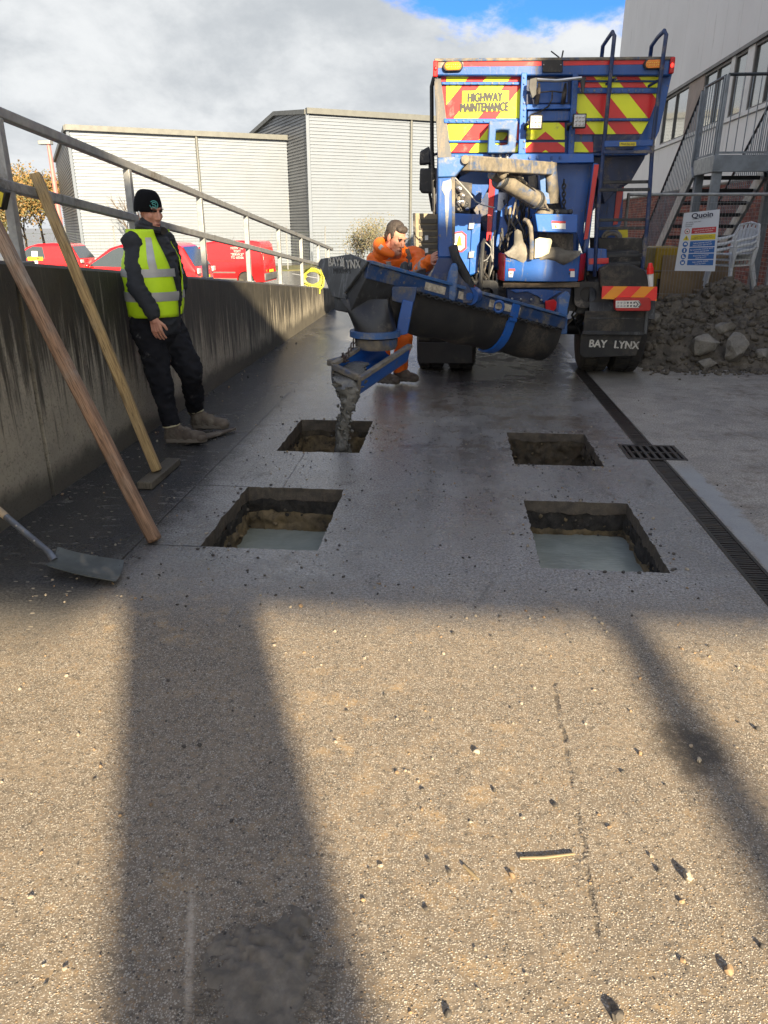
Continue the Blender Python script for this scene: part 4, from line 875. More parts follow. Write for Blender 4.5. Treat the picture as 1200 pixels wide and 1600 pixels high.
mb = MB(); mb.tube([p0, p0.lerp(p1, .12), p0.lerp(p1, .13), p0.lerp(p1, .92), p0.lerp(p1, .94), p1], [.045, .045, .08, .08, .05, .05], 16); ram = mb.build('hydraulic_ram', cem_metal, TR)
for f in (.16, .86):
    c = p0.lerp(p1, f); dd_ = (p1 - p0).normalized(); mb = MB(); mb.cyl(c - dd_ * .025, c + dd_ * .025, .093, n=16); mb.build('gland_ring', black_dirty, ram, bevel=.006)
mb = MB(); mb.tube([p0.lerp(p1, .2) + V((0, -.09, .05)), p0.lerp(p1, .4) + V((.03, -.11, .09)), p0.lerp(p1, .7) + V((0, -.10, .07)), p0.lerp(p1, .95) + V((0, -.07, .03)), p1 + V((.1, .05, -.1))], .013, 8); mb.build('hydraulic_hose', black, ram)
mb = MB(); c = at(785, 268, 7.6); mb.ell(c, (.05, .05, .07)); mb.tube([at(787, 260, 7.62), at(786, 272, 7.62)], .055, 10); mb.build('ram_clevis', cem_metal, ram)
mb = MB(); c = at(773, 268, 7.9); mb.ell(c, (.045, .05, .05)); mb.build('clevis_nut', cem_metal, ram)
mb = MB(); mb.bar(at(800, 295, 8.3), at(826, 320, 8.5), .04); mb.bar(at(830, 275, 8.6), at(832, 300, 8.6), .06, .06); mb.build('link_bar', cem_metal, TR)
ch = MB(); link = []
for k in range(9):
    c = at(881, 285 + k * 6.2, 8.6); pts = [c + V(((.018 * math.cos(w)) if k % 2 else 0, 0 if k % 2 else .018 * math.cos(w), .03 * math.sin(w))) for w in [2 * math.pi * j / 10 for j in range(10)]]
    ch.tube(pts, .008, 6, closed=True)
ch.build('chain', black_dirty, TR)
# --- motor box, mixing bowl, skirt
mot = part('motor_box', [(836, 334), (903, 335), (902, 364), (840, 362)], 8.28, .34, blue_bright, bevel=.008)
s_ = part('sticker', [(862, 345), (884, 345.5), (884, 358), (863, 357)], 8.277, .003, white_pt, mot, bevel=0); part('sticker_header', [(862, 345), (884, 345.5), (884, 349), (862, 348.6)], 8.2755, .002, red_pt, s_, bevel=0)
part('sticker_mark', [(866, 356), (868, 351), (870, 356)], 8.2755, .002, yel_pt, s_, bevel=0)
mb = MB(); mb.ell(at(852, 333, 8.45), (.1, .1, .05)); mb.build('mud_lump', cem_metal, mot)
mb = MB(); mb.cyl(at(866, 332, 8.4), at(888, 333, 8.4), .035); mb.ell(at(871, 331, 8.36), .028); mb.ell(at(891, 331, 8.36), .028); mb.build('top_shaft', black_dirty, mot)
part('motor_mount', [(842, 364), (896, 365), (896, 395), (845, 392)], 8.5, .2, black, mot)
mb = MB(); mb.tube([at(820, 344, 8.4), at(825, 346, 8.35), at(829, 355, 8.33), at(831, 380, 8.35), at(830, 405, 8.36)], .024, 10); mb.build('water_pipe', cem_metal, TR)
zlo, zhi = at(845, 440, 8.42).z, at(845, 397, 8.42).z
pl = [(at(779, 418, 8.72).x, 8.80), (at(789, 418, 8.46).x, 8.46), (at(829, 418, 8.40).x, 8.40), (at(866, 418, 8.40).x, 8.40), (at(905, 418, 8.46).x, 8.46), (at(915, 418, 8.72).x, 8.80)]
mb = MB(); mb.prism([V((x, y, zlo)) for x, y in pl], (0, 0, zhi - zlo)); bowl = mb.build('mixing_bowl', blue, TR, bevel=.008)
for a, b in ((0, 1), (5, 4)):
    A0, B0 = V((*pl[a], zlo)), V((*pl[b], zlo)); n_ = V((-1 if a == 0 else 1, -1.2, 0)).normalized() * .004
    mb = MB(); q_ = [A0 + n_, B0 + n_, B0 + n_ + V((0, 0, zhi - zlo)), A0 + n_ + V((0, 0, zhi - zlo))]; mb.prism(q_, n_ * .5); mb.build('red_tape_strip', red_ref, bowl)
for x0, x1, y0, y1 in ((795, 811, 420, 433), (886, 898, 420, 433)):
    s_ = part('sticker', [(x0, y0), (x1, y0), (x1, y1), (x0, y1)], 8.44, .012, white_pt, bowl, bevel=0); part('sticker_header', [(x0, y0), (x1, y0), (x1, y0 + 3.5), (x0, y0 + 3.5)], 8.436, .006, red_pt, s_, bevel=0)
    part('sticker_mark', [(x0 + 2, y0 + 6), (x0 + 5, y0 + 6), (x0 + 3.5, y0 + 11)], 8.436, .006, black_pt, s_, bevel=0)
def flap(pts, Y, bulge, name, m):
    mb = MB(); c = sum((at(x, y, Y) for x, y in pts), V((0, 0, 0))) / len(pts); P = [at(x, y, Y) for x, y in pts]; n = len(P); inner = [c.lerp(p, .55) - V((0, bulge, 0)) for p in P]; c2 = c - V((0, bulge * 1.3, 0))
    back = [p + V((0, .02, 0)) for p in P]
    mb.add(P + inner + [c2] + back, [(i, (i + 1) % n, n + (i + 1) % n, n + i) for i in range(n)] + [(n + i, n + (i + 1) % n, 2 * n) for i in range(n)] + [(i, 2 * n + 1 + i, 2 * n + 1 + (i + 1) % n, (i + 1) % n) for i in range(n)] + [tuple(2 * n + 1 + i for i in range(n))])
    return mb.build(name, m, bowl, smooth=50)
flap([(788, 395), (797, 390), (803, 382), (804, 361), (809, 358), (815, 362), (818, 378), (826, 390), (834, 402), (827, 409), (819, 412), (806, 405), (794, 401)], 8.42, .025, 'rubber_skirt', rubber_grey)
flap([(834, 402), (846, 396), (858, 386), (872, 386), (885, 391), (908, 392), (906, 399), (893, 408), (881, 414), (866, 409), (850, 406), (840, 408)], 8.41, .03, 'rubber_skirt', rubber_grey)
o = part('paper_sack_panel', [(836, 374), (843, 371), (861, 373), (863, 377), (858, 396), (846, 402), (835, 404)], 8.36, .02, pm('cream_board', (0.62, 0.58, 0.42), (0.5, 0.47, 0.34), .7, .05, scale=12, dirt=CEM, damt=.3), bowl)
part('brown_band', [(786, 442), (906, 441), (906, 449), (786, 450)], 8.46, .05, pm('rusty_band', (0.16, 0.12, 0.08), (0.09, 0.07, 0.05), .8, .08, scale=20), bowl)
pan = part('discharge_pan', [(792, 451), (893, 450), (888, 480), (872, 520), (800, 512), (794, 485)], 8.5, .3, blue_dark)
part('pan_hood', [(796, 453), (806, 452), (850, 452), (878, 455), (860, 466), (850, 474), (842, 464), (824, 456), (806, 458)], 8.47, .05, blue, pan)
part('pan_slot', [(800, 475), (850, 476), (852, 500), (815, 495), (800, 488)], 8.48, .04, cem_metal, pan)
for x in (800, 814, 830, 846): mb = MB(); mb.ell(at(x, 467 + (x - 800) * .04, 8.46), .014, nu=8, nv=5); mb.build('bolt', chrome, pan)
part('red_guard', [(852, 470), (866, 468), (874, 476), (858, 494), (853, 488)], 8.45, .05, red_ref, pan)
part('pivot_bracket', [(874, 466), (888, 456), (891, 462), (887, 484), (886, 522), (868, 523), (862, 508), (872, 490)], 8.0, .18, blue_worn, pan)
# --- chassis, wheels, tail lamps
def rounded(x0, y0, x1, y1, r, n=4):
    out = []
    for cx, cy, a in ((x1 - r, y1 - r, 0), (x0 + r, y1 - r, 90), (x0 + r, y0 + r, 180), (x1 - r, y0 + r, 270)):
        for k in range(n): w = R(a + 90 * k / (n - 1)); out.append((cx + r * math.cos(w), cy + r * math.sin(w)))
    return out
ringplate(rounded(744, 438, 779, 480, 8), rounded(750, 450, 770, 472, 7), 8.55, .03, 'tail_bracket', black_dirty)
ringplate(rounded(897, 440, 960, 481, 10), rounded(907, 449, 932, 471, 10), 8.55, .03, 'tail_bracket', black)
mb = MB(); mb.box(.30, .42, 8.62, 16.2, .70, 1.0); mb.box(1.38, 1.5, 8.62, 16.2, .70, 1.0); mb.box(.42, 1.38, 8.7, 8.8, .72, .98); mb.build('chassis_frame', black, TR, bevel=.006)
mb = MB(); mb.cyl((-.3, 9.1, .5), (2.1, 9.1, .5), .09); mb.ell((.9, 9.1, .5), (.22, .25, .22)); mb.build('rear_axle', black, TR)
def wheel(x0, x1, y, r=.5):
    w = (x1 - x0); mb = MB(); prof = [(.30, 0), (r - .06, 0), (r - .015, w * .07), (r, w * .16), (r, w * .84), (r - .015, w * .93), (r - .06, w), (.30, w)]
    mb.lathe(prof, (x0, y, r), (1, 0, 0), 48); wh_ = mb.build('wheel', tyre, TR, smooth=30)
    tb = MB(); tb.box(-w * .17, w * .17, -.028, .028, -.006, .007); tm = tb.mesh('tread_block'); tm.materials.append(tyre); base = V((x0, y, r)) - TR.location
    for k in range(36):
        a = 2 * math.pi * k / 36
        for sx in (.27, .73):
            a2 = a + (.08 if sx > .5 else 0); o = share('tread_block', tm, base + V((w * sx, math.sin(a2) * r, math.cos(a2) * r)), wh_, rot=(-a2, 0, .18 if sx > .5 else -.18))
    mb = MB(); mb.lathe([(.02, w * .4), (.12, w * .42), (.14, w * .3), (.27, w * .35), (.30, w * .15), (.305, w * .1), (.305, w * .9), (.30, w * .9), (.02, w * .7)], (x0, y, r), (1, 0, 0), 24); mb.build('rim', alloy, wh_, smooth=30)
for a, b in ((-.40, -.07), (-.04, .29), (1.52, 1.84), (1.87, 2.19)): wheel(a, b, 9.1)
for a, b in ((-.36, -.05), (1.85, 2.16)): wheel(a, b, 14.6)
for x0, x1 in ((-.42, .30), (1.50, 2.2)):
    mb = MB(); rg = []
    for k in range(15):
        a = R(-75 + k * 11); rg.append([V((x, 9.1 + math.sin(a) * rr, .5 + math.cos(a) * rr)) for x, rr in ((x0, .60), (x0, .645), (x1, .645), (x1, .60))])
    mb.loft(rg); mb.build('mudguard', black_dirty, TR, smooth=40)
part('guard_end', [(936, 420), (952, 412), (985, 412), (1008, 422), (1014, 440), (1012, 452), (938, 452)], 8.5, .1, rubber, TR, bevel=.02)
fl = part('mudflap', [(908, 521), (1004, 522), (994, 556), (912, 559), (905, 552)], 8.50, .015, rubber, TR)
up = part('mudflap_upper', [(914, 486), (1010, 486), (1006, 521), (911, 520)], 8.48, .03, rubber, TR)
part('flap_batten', [(910, 517), (1006, 519), (1006, 524), (909, 523)], 8.465, .02, black_dirty, up)
part('flap_strip', [(1009, 484), (1014, 484), (1011, 522), (1006, 522)], 8.46, .02, grey_plastic, up)
worn_white = pm('worn_white_print', (0.62, 0.60, 0.54), (0.45, 0.43, 0.38), .6, .05, dirt=(.02, .02, .02), damt=.36, dscale=26)
lettering('BAY', .115, at(934, 537.5, 8.498), (1, 0, -.03), (0, 0, 1), worn_white, fl, sx=.92, bold=.004); lettering('LYNX', .115, at(979, 539.5, 8.498), (1, 0, -.03), (0, 0, 1), worn_white, fl, sx=.92, bold=.004)
part('left_mudflap', [(652, 535), (738, 535), (738, 568), (654, 568)], 8.50, .015, rubber, TR)
chev('marker_board', [(941, 447), (1027, 448), (1026, 470), (940, 467)], 8.42, 1, 960 + 447 * 1.0 + 0, 43, 21, k=1.0, ym=orange_ref, rm=red_bright)
chev('marker_board', [(688, 449), (742, 446), (742, 467), (688, 470)], 8.42, 1, 960 + 447 + 15, 43, 21, k=1.0, ym=orange_ref, rm=red_bright)
tl = part('tail_lamp', rounded(961, 465.5, 1017, 486, 4), 8.36, .09, lamp_red, TR, bevel=.006)
part('lens', [(962, 470), (998, 469.5), (1002, 475), (998, 481), (962, 481)], 8.355, .01, lamp_clear, tl, bevel=0)
for i in range(6):
    for j in range(2): mb = MB(); mb.ell(at(966 + i * 5, 473 + j * 5, 8.353), (.011, .004, .011), nu=8, nv=4); mb.build('lens_bead', grey_plastic if i > 2 else pm('grey_bead', (.4, .4, .4), None, .3, .05), tl)
for i in range(2): part('arrow_mark', [(992 + i * 4.5, 471), (994 + i * 4.5, 471), (998 + i * 4.5, 475.5), (994 + i * 4.5, 480), (992 + i * 4.5, 480), (996 + i * 4.5, 475.5)], 8.352, .004, grey_plastic, tl, bevel=0)
mb = MB(); mb.tube([at(1016, 424, 8.5), at(1016, 418, 8.5)], .022, 10); o = mb.tube([at(1016, 418, 8.5), at(1016, 411, 8.5)], [.03, .02], 10).build('width_marker', red_bright, TR)
mb = MB(); mb.tube([at(1016, 427, 8.5), at(1017, 452, 8.5)], [.034, .024], 10); mb.build('marker_cone', white_pt, o); mb = MB(); mb.tube([at(1016, 418, 8.49), at(1016, 428, 8.49)], .036, 10); mb.build('marker_lens', red_bright, o)
part('side_locker', [(918, 388), (948, 389), (950, 423), (917, 424)], 8.75, .3, blue, TR, bevel=.01)
part('red_tape_strip', [(920, 404), (951, 403), (951, 412), (920, 413)], 8.742, .008, red_ref, TR, bevel=0)
mb = MB(); mb.tube([at(942 + 14 * math.cos(w) * 1.0 + 14, 372 - 11 * math.sin(w), 9.4) for w in [math.pi * k / 10 for k in range(11)]], .02, 8); mb.tube([at(942 + 10 * math.cos(w) + 14, 372 - 7 * math.sin(w), 9.38) for w in [math.pi * k / 10 for k in range(11)]], .02, 8); mb.build('coiled_hose', cem_metal, TR)
part('rear_deck', [(935, 372), (1004, 372), (1004, 396), (935, 396)], 9.3, .6, black, TR)
part('yellow_label', [(966, 359), (981, 358), (981, 371), (966, 372)], 9.7, .02, yel_pt, TR, bevel=0)
part('tank', [(925, 392), (1000, 392), (1006, 420), (930, 425)], 9.0, .5, black, TR, bevel=.03)
# cab and mirrors, far end
mb = MB(); mb.box(-.34, 2.14, 13.7, 15.9, .9, 3.0); cb = mb.build('cab', blue, TR, bevel=.06)
mb = MB(); mb.box(-.36, 2.16, 15.3, 15.95, .45, .95); mb.build('bumper', grey_plastic, cb, bevel=.05)
mb = MB(); mb.box(-.345, -.33, 14.3, 15.6, 1.9, 2.7); mb.box(2.13, 2.145, 14.3, 15.6, 1.9, 2.7); mb.build('side_window', glass_dark, cb)
for pts in ([(656, 236), (671, 228), (674, 256), (655, 258)], [(656, 263), (684, 262), (684, 302), (659, 302), (655, 296)]): part('mirror', pts, 14.8, .16, black, cb, bevel=.03)
mb = MB(); mb.tube([at(684, 240, 15), at(672, 244, 14.9), at(671, 300, 14.9), at(676, 330, 15)], .028, 8); mb.build('mirror_arm', black, cb)
# body side between bin and cab (left), with the slatted control board
part('side_panel', [(684, 245), (705, 250), (705, 440), (684, 440)], 9.7, 3.5, pm('pale_side_panel', (0.22, 0.24, 0.28), (0.16, 0.18, 0.22), .55, .1), TR)
cbd = part('slatted_board', [(646, 333), (684, 334), (684, 405), (648, 404)], 9.9, .05, pm('weathered_board', (0.30, 0.25, 0.17), (0.2, 0.17, 0.12), .8, .08, scale=10), TR)
for k in range(6): part('slat', [(655, 342 + k * 10), (683, 342 + k * 10), (683, 349 + k * 10), (655, 349 + k * 10)], 9.885, .016, pm('dark_slat', (0.13, 0.115, 0.09), (.09, .08, .065), .8, .08, scale=15), cbd, bevel=.002)
for y in (368, 388): part('paper_label', [(664, y), (669, y - .5), (669, y + 7), (664, y + 7.5)], 9.878, .004, white_pt, cbd, bevel=0)
part('board_edge', [(645, 333), (649, 333), (650, 404), (647, 404)], 9.87, .05, black, cbd)
# --- auger boom
P1 = at(575, 412, 6.25); P2 = at(885, 497, 7.9); ax = (P2 - P1); AL = ax.length; ax.normalize(); sd = V((-ax.y, ax.x, 0)).normalized(); up_ = sd.cross(ax) * -1
if up_.z < 0: up_ = -up_
def tp(u, s, t): return P1 + ax * u + sd * s + up_ * t
boom = MB(); rings = []
for k in range(25):
    u = .32 + (AL - .32) * k / 24; rr = .02 * math.sin(k * 1.3) * .5
    ring = [tp(u, .02, -.08)]
    for j in range(13): w = math.pi * j / 12; ring.append(tp(u, .25 - .235 * math.cos(w) * (1 + .03 * math.sin(k)), -.17 - (.30 + rr) * math.sin(w)))
    ring.append(tp(u, .48, -.08)); rings.append(ring)
boom = boom.loft(rings).build('auger_boom', rubber, TR, smooth=50)
for nm, s0, s1 in (('near_side_rail', -.012, .03), ('far_side_rail', .47, .512)):
    mb = MB(); mb.loft([[tp(u, s0, .0), tp(u, s0, -.115), tp(u, s1, -.115), tp(u, s1, 0)] for u in (-.0, AL)]); mb.build(nm, blue_mud if s0 < 0 else blue_dark, boom, bevel=.005)
mb = MB(); mb.loft([[tp(u, -.03, .03), tp(u, -.03, .002), tp(u, .53, .002), tp(u, .53, .03)] for u in (.02, AL - .02)]); mb.build('boom_lid', blue_worn, boom, bevel=.005)
mb = MB()
for k in range(46):
    c = tp(.36 + k * (AL - .45) / 46, -.018, -.125); a, b = ax, up_
    mb.tube([c + a * (.028 * math.cos(w)) + (b if k % 2 else -sd) * (.013 * math.sin(w)) for w in [2 * math.pi * j / 8 for j in range(8)]], .006, 5, closed=True)
tag(mb.build('drive_chain', black_dirty, boom), kind='stuff')
cream = pm('torn_cream_label', (0.55, 0.50, 0.40), (0.35, 0.31, 0.25), .7, .05, scale=20, dirt=MUD, damt=.5, dscale=12)
for u0, u1 in ((.62, .86), (1.02, 1.13), (1.42, 1.85)):
    mb = MB(); mb.loft([[tp(u, -.014, -.02), tp(u, -.014, -.085), tp(u, -.0135, -.085), tp(u, -.0135, -.02)] for u in (u0, u1)]); mb.build('torn_label', cream, boom)
def strap(u, w, m):
    mb = MB(); pr = []
    for uu in (u, u + w): pr.append([tp(uu, -.03, -.0), tp(uu, -.03, -.16)] + [tp(uu, .25 - .262 * math.cos(math.pi * j / 12), -.17 - .328 * math.sin(math.pi * j / 12)) for j in range(0, 8)] + [tp(uu, .25 - .24 * math.cos(math.pi * j / 12), -.17 - .305 * math.sin(math.pi * j / 12)) for j in reversed(range(0, 8))] + [tp(uu, -.005, -.16), tp(uu, -.005, 0)])
    mb.loft(pr).build('strap', m, boom, bevel=.003)
strap(1.72, .10, blue_bright)
part('boot_bracket', [(612, 447), (652, 449), (648, 470), (644, 478), (612, 470)], 6.42, .05, blue_mud, boom, bevel=.006)
part('boot_bracket', [(629, 468), (646, 472), (637, 522), (618, 526), (622, 500)], 6.40, .06, blue, boom, bevel=.006)
part('lever', [(700, 468), (695, 452), (701, 425), (706, 412), (713, 411), (716, 420), (713, 462), (710, 472)], 6.82, .08, blue_worn, boom, bevel=.015)
mb = MB(); c = at(738, 462, 7.0); mb.cyl(c - V((.02, .06, 0)), c + V((.02, .06, 0)), .075, n=20); mb.cyl(c - V((.03, .08, 0)), c + V((.03, .08, 0)), .035, n=12); mb.build('pivot_hub', blue, boom)
mb = MB(); c = at(779, 479, 7.2); mb.tube([c + V((.045 * math.cos(w), 0, .05 * math.sin(w))) for w in [2 * math.pi * k / 14 for k in range(14)]], .014, 8, closed=True); mb.build('lifting_eye', blue, boom)
mb = MB(); mb.px([(622, 428), (626, 412), (632, 408), (637, 411), (639, 420), (638, 432)], 6.75, .06); mb.cyl(at(639, 416, 6.7), at(644, 416, 6.7), .035, n=10); mb.build('latch', black_dirty, boom, bevel=.01)
mb = MB(); mb.bar(at(641, 432, 6.9), at(662, 425, 7.2), .05, .07); mb.build('guard_bar', black, boom, bevel=.01)
PN = -ax; plate = [atp(x, y, P1 - ax * .03, ax) for x, y in ((497, 411), (501, 404), (520, 401), (547, 396.5), (574, 408), (537, 458), (540, 468), (519, 464))]
mb = MB(); mb.prism(plate, ax * .03); epl = mb.build('end_plate', pm('scuffed_plate', (0.055, 0.06, 0.065), (0.035, 0.037, 0.04), .5, .1, scale=5, dirt=(.20, .21, .215), damt=.40, dscale=2.2, streak=True), boom, bevel=.006)
pc = atp(537, 412, P1 - ax * .034, ax); hx = (plate[4] - plate[0]); hx.normalize()
lettering('BAY', .098, atp(522, 410, P1 - ax * .034, ax), hx, (0, 0, 1), worn_white, epl, sx=1.0, bold=.003); lettering('LYNX', .098, atp(549.5, 413.5, P1 - ax * .034, ax), hx, (0, 0, 1), worn_white, epl, sx=1.0, bold=.003)
lettering('MIXERS', .082, atp(534, 424, P1 - ax * .034, ax), hx, (0, 0, 1), black_pt, epl, sx=1.0)
cc = atp(534, 411, P1 - ax * .036, ax); yv = V((0, 0, 1)); yv = (yv - hx * yv.dot(hx)).normalized()
blob = [(-.03, -.03), (-.012, -.042), (.02, -.04), (.032, -.015), (.02, .012), (.03, .045), (.012, .028), (-.002, .05), (-.014, .026), (-.034, .04), (-.02, .008)]
mb = MB(); mb.prism([cc + hx * x + yv * y for x, y in blob], ax * .002); mb.build('emblem', worn_white, epl, smooth=None)
# head box, boot, rings, tail chute
hd = [[tp(u, -.01, -.01), tp(u, .0, -.12), tp(u, .13, -.40), tp(u, .37, -.40), tp(u, .5, -.12), tp(u, .51, -.01)] for u in (-.0, .40)]
mb = MB(); mb.loft(hd); head = mb.build('boom_head', black_dirty, boom, bevel=.006)
RC = at(586, 521, 6.36); RR = .20
def circ(c, r, n=32, tilt=0.0): return [c + V((math.cos(2 * math.pi * j / n) * r, math.sin(2 * math.pi * j / n) * r, math.cos(2 * math.pi * j / n) * r * tilt)) for j in range(n)]
top_c = tp(.22, .25, -.24); top_r = [top_c + V((max(-.20, min(.20, math.cos(w) * .28)), max(-.20, min(.20, math.sin(w) * .28)), 0)) for w in [2 * math.pi * j / 32 for j in range(32)]]
mb = MB(); mb.loft([top_r, [a.lerp(b, .5) for a, b in zip(top_r, circ(RC + V((0, 0, .06)), .185))], circ(RC + V((0, 0, .05)), .178), circ(RC, .178)]); boot = mb.build('discharge_boot', pm('oily_rubber', (.010, .011, .014), (.028, .027, .026), .42, .12, scale=6, dirt=MUD, damt=.25, bump=.003, bscale=25), boom, smooth=50)
mb = MB(); mb.loft([circ(RC + V((0, 0, .028)), .185), circ(RC + V((0, 0, .028)), .215), circ(RC + V((0, 0, -.022)), .215), circ(RC + V((0, 0, -.022)), .185)]); mb.build('boot_ring', blue_worn, boot, smooth=40)
mb = MB(); mb.loft([circ(RC + V((0.01, 0, -.035)), .185), circ(RC + V((.01, 0, -.10)), .18), circ(RC + V((.012, 0, -.125)), .165), circ(RC + V((.012, 0, -.13)), .12)]); mb.build('lower_ring', cem_metal, boot, smooth=40)
RU = at(641, 540, 6.42); RL = at(562, 592, 5.76); LL = at(521, 569, 5.93); wv = LL - RL; LU = RU + wv * 1.05; dv = RL - RU
def chr_(f, off=0.0, dep=.20, thick=0.0):
    a = RU + dv * f; b = LU + (LL - LU) * f; c = (a + b) / 2; h = (a - b) / 2; dn = h.cross(dv).normalized(); dn = dn if dn.z < 0 else -dn
    hl = h.length - thick; hn = h.normalized(); sg = lambda v: math.copysign(abs(v) ** .45, v)
    return [c + hn * hl * sg(math.cos(math.pi * j / 14)) + dn * (dep - thick) * sg(math.sin(math.pi * j / 14)) for j in range(15)]
mb = MB(); mb.loft([chr_(f) + list(reversed(chr_(f, thick=.012))) for f in (0, .25, .5, .75, 1.0)]); chute = mb.build('tail_chute', blue_bright, boom, smooth=40)
for A, B in ((RU, RL), (LU, LL)):
    mb = MB(); mb.bar(A, B, .05, .035); mb.build('chute_rim', cem_metal, chute, bevel=.006)
mb = MB(); e0 = chr_(.97); mb.tube([p for p in chr_(1.0)], .016, 8); mb.build('chute_lip', cem_metal, chute)
mb = MB(); mb.bar(at(514, 567, 5.98), at(530, 563, 6.1), .05, .05); mb.bar(at(522, 573, 5.92), at(560, 590, 5.78), .045, .05); mb.build('chute_bar', cem_metal, chute, bevel=.008)
mb = MB(); cpts = [at(541, 560, 6.05).lerp(at(554, 532, 6.25), k / 7) for k in range(8)]
for k, c in enumerate(cpts):
    mb.tube([c + V((.012 * math.cos(w) * (k % 2), .012 * math.cos(w) * (1 - k % 2), .024 * math.sin(w))) for w in [2 * math.pi * j / 8 for j in range(8)]], .006, 5, closed=True)
for k in range(12):
    random.seed(k); c = at(537 + random.uniform(-4, 5), 559 + random.uniform(-5, 6), 6.02); a = random.uniform(0, 3)
    mb.tube([c + V((.02 * math.cos(w) * math.cos(a), .012 * math.sin(w), .02 * math.cos(w) * math.sin(a))) for w in [2 * math.pi * j / 8 for j in range(8)]], .006, 5, closed=True)
mb.build('chute_chain', pm('rusty_chain', (.07, .05, .045), None, .7, .1, metal=.3), chute)
# --- wet concrete
wetc = pm('wet_concrete', (0.185, 0.18, 0.16), (0.115, 0.112, 0.10), .26, .1, scale=26, bump=.010, bscale=70, fine=.9)
mb = MB(); rings = []; N = 26
spec = [((556, 566), .085, .05, 6.15), ((548, 580), .125, .07, 5.98), ((543, 592), .125, .075, 5.86), ((545, 605), .11, .07, 5.81), ((546, 620), .076, .055, 5.80), ((544, 634), .056, .046, 5.80), ((541, 648), .050, .043, 5.80), ((537, 660), .048, .042, 5.80), ((534, 672), .048, .044, 5.80), ((535, 688), .047, .044, 5.80), ((536, 704), .06, .055, 5.80), ((536, 722), .07, .07, 5.80)]
sp2 = []
for a, b in zip(spec, spec[1:]):
    for k in range(4): t_ = k / 4; sp2.append(tuple([((a[0][0] * (1 - t_) + b[0][0] * t_), (a[0][1] * (1 - t_) + b[0][1] * t_))] + [a[i] * (1 - t_) + b[i] * t_ for i in (1, 2, 3)]))
sp2.append(spec[-1])
for (p, rx, ry, Y) in sp2:
    c = at(*p, Y); ring = []
    for j in range(N):
        w = 2 * math.pi * j / N; q = c + V((math.cos(w) * rx, math.sin(w) * ry, 0)); e = 1 + nz(q, 18) * .45 + nz(q, 55) * .50 * (1 if c.z < .42 else .35) + nz(V((q.x, q.y, q.z * .25)), 40) * .25; ring.append(c + (q - c) * e)
    rings.append(ring)
mb.loft(rings)
for k in range(150):
    random.seed(k + 9); yy_ = random.uniform(612, 702); c = at(543 - (yy_ - 612) * .09 + random.gauss(0, 5.5), yy_, 5.8 + random.uniform(-.05, .02)); r_ = random.choice((.004, .006, .009, .013)); lump(mb, c, (r_, r_, r_ * 1.2), k, 6, 5)
for k in range(70):                                                   # fresh heap at the bottom of the pit
    random.seed(k + 99); a = random.uniform(0, 6.3); r_ = random.uniform(0, .30); lump(mb, (-.93 + math.cos(a) * r_ * .8, 5.84 + math.sin(a) * r_ * 1.3, -.42 + (.30 - r_) * .45), (.075, .075, .05), k, 9, 7)
tag(mb.build('concrete_pour', wetc, smooth=60), 'stream of wet grey concrete falling from the blue chute into a pit', 'concrete')
# ================================================================== people
skin = pm('skin', (0.52, 0.27, 0.19), (0.45, 0.21, 0.15), .5, .06, scale=14, spec=.35)
lipm = pm('lips', (0.36, 0.12, 0.10), None, .5, .05); eyem = pm('eye', (0.03, 0.025, 0.02), None, .2, .05); browm = pm('dark_brow', (0.05, 0.035, 0.025), None, .8, .05)
def xf(M, c): return lambda x, y, z: V(c) + M @ V((x, y, z))
def frame(az, tilt=0.0, roll=0.0):                                   # columns: person's right, forward, up
    f = V((math.cos(az), math.sin(az), 0)); r = V((f.y, -f.x, 0)); M = Matrix((r, f, V((0, 0, 1)))).transposed()
    return M @ Matrix.Rotation(-tilt, 3, 'X') @ Matrix.Rotation(roll, 3, 'Y')
def head_mesh(c, M, k=1.0, hair=False):
    T = xf(M * k, c); mb = MB(); Mk = M
    def e(p, r): mb.ell(T(*p), tuple(q * k for q in r), Mk, 18, 12)
    e((0, -.015, .035), (.076, .096, .092)); e((0, .028, -.03), (.064, .066, .085)); e((0, .048, -.085), (.044, .044, .034)); e((0, .02, -.075), (.056, .05, .045))
    e((0, .082, .022), (.052, .018, .014)); e((-.038, .062, -.028), (.024, .024, .026)); e((.038, .062, -.028), (.024, .024, .026))
    e((0, .088, -.078), (.026, .014, .016)); e((0, .088, -.108), (.022, .018, .016))
    for s in (-1, 1): e((s * .076, -.008, -.012), (.010, .022, .034))
    mb.cap2(T(0, .088, .012), T(0, .112, -.040), .010 * k, .015 * k); mb.ell(T(-.012, .102, -.046), .009 * k); mb.ell(T(.012, .102, -.046), .009 * k)
    mb.cap2(T(0, -.02, -.06), T(0, -.035, -.20), .058 * k, .066 * k)
    out = remesh(mb, .0052, 3)
    out.mat(1)
    for s in (-1, 1): out.ell(T(s * .031, .0885, .004), (.014 * k, .007 * k, .0055 * k), Mk, 10, 6)
    out.mat(2).ell(T(0, .0995, -.080), (.022 * k, .006 * k, .0055 * k), Mk, 10, 6)
    out.mat(3)
    for s in (-1, 1): out.ell(T(s * .032, .094, .022), (.021 * k, .006 * k, .0045 * k), Mk, 10, 6)
    out.mat(0); return out
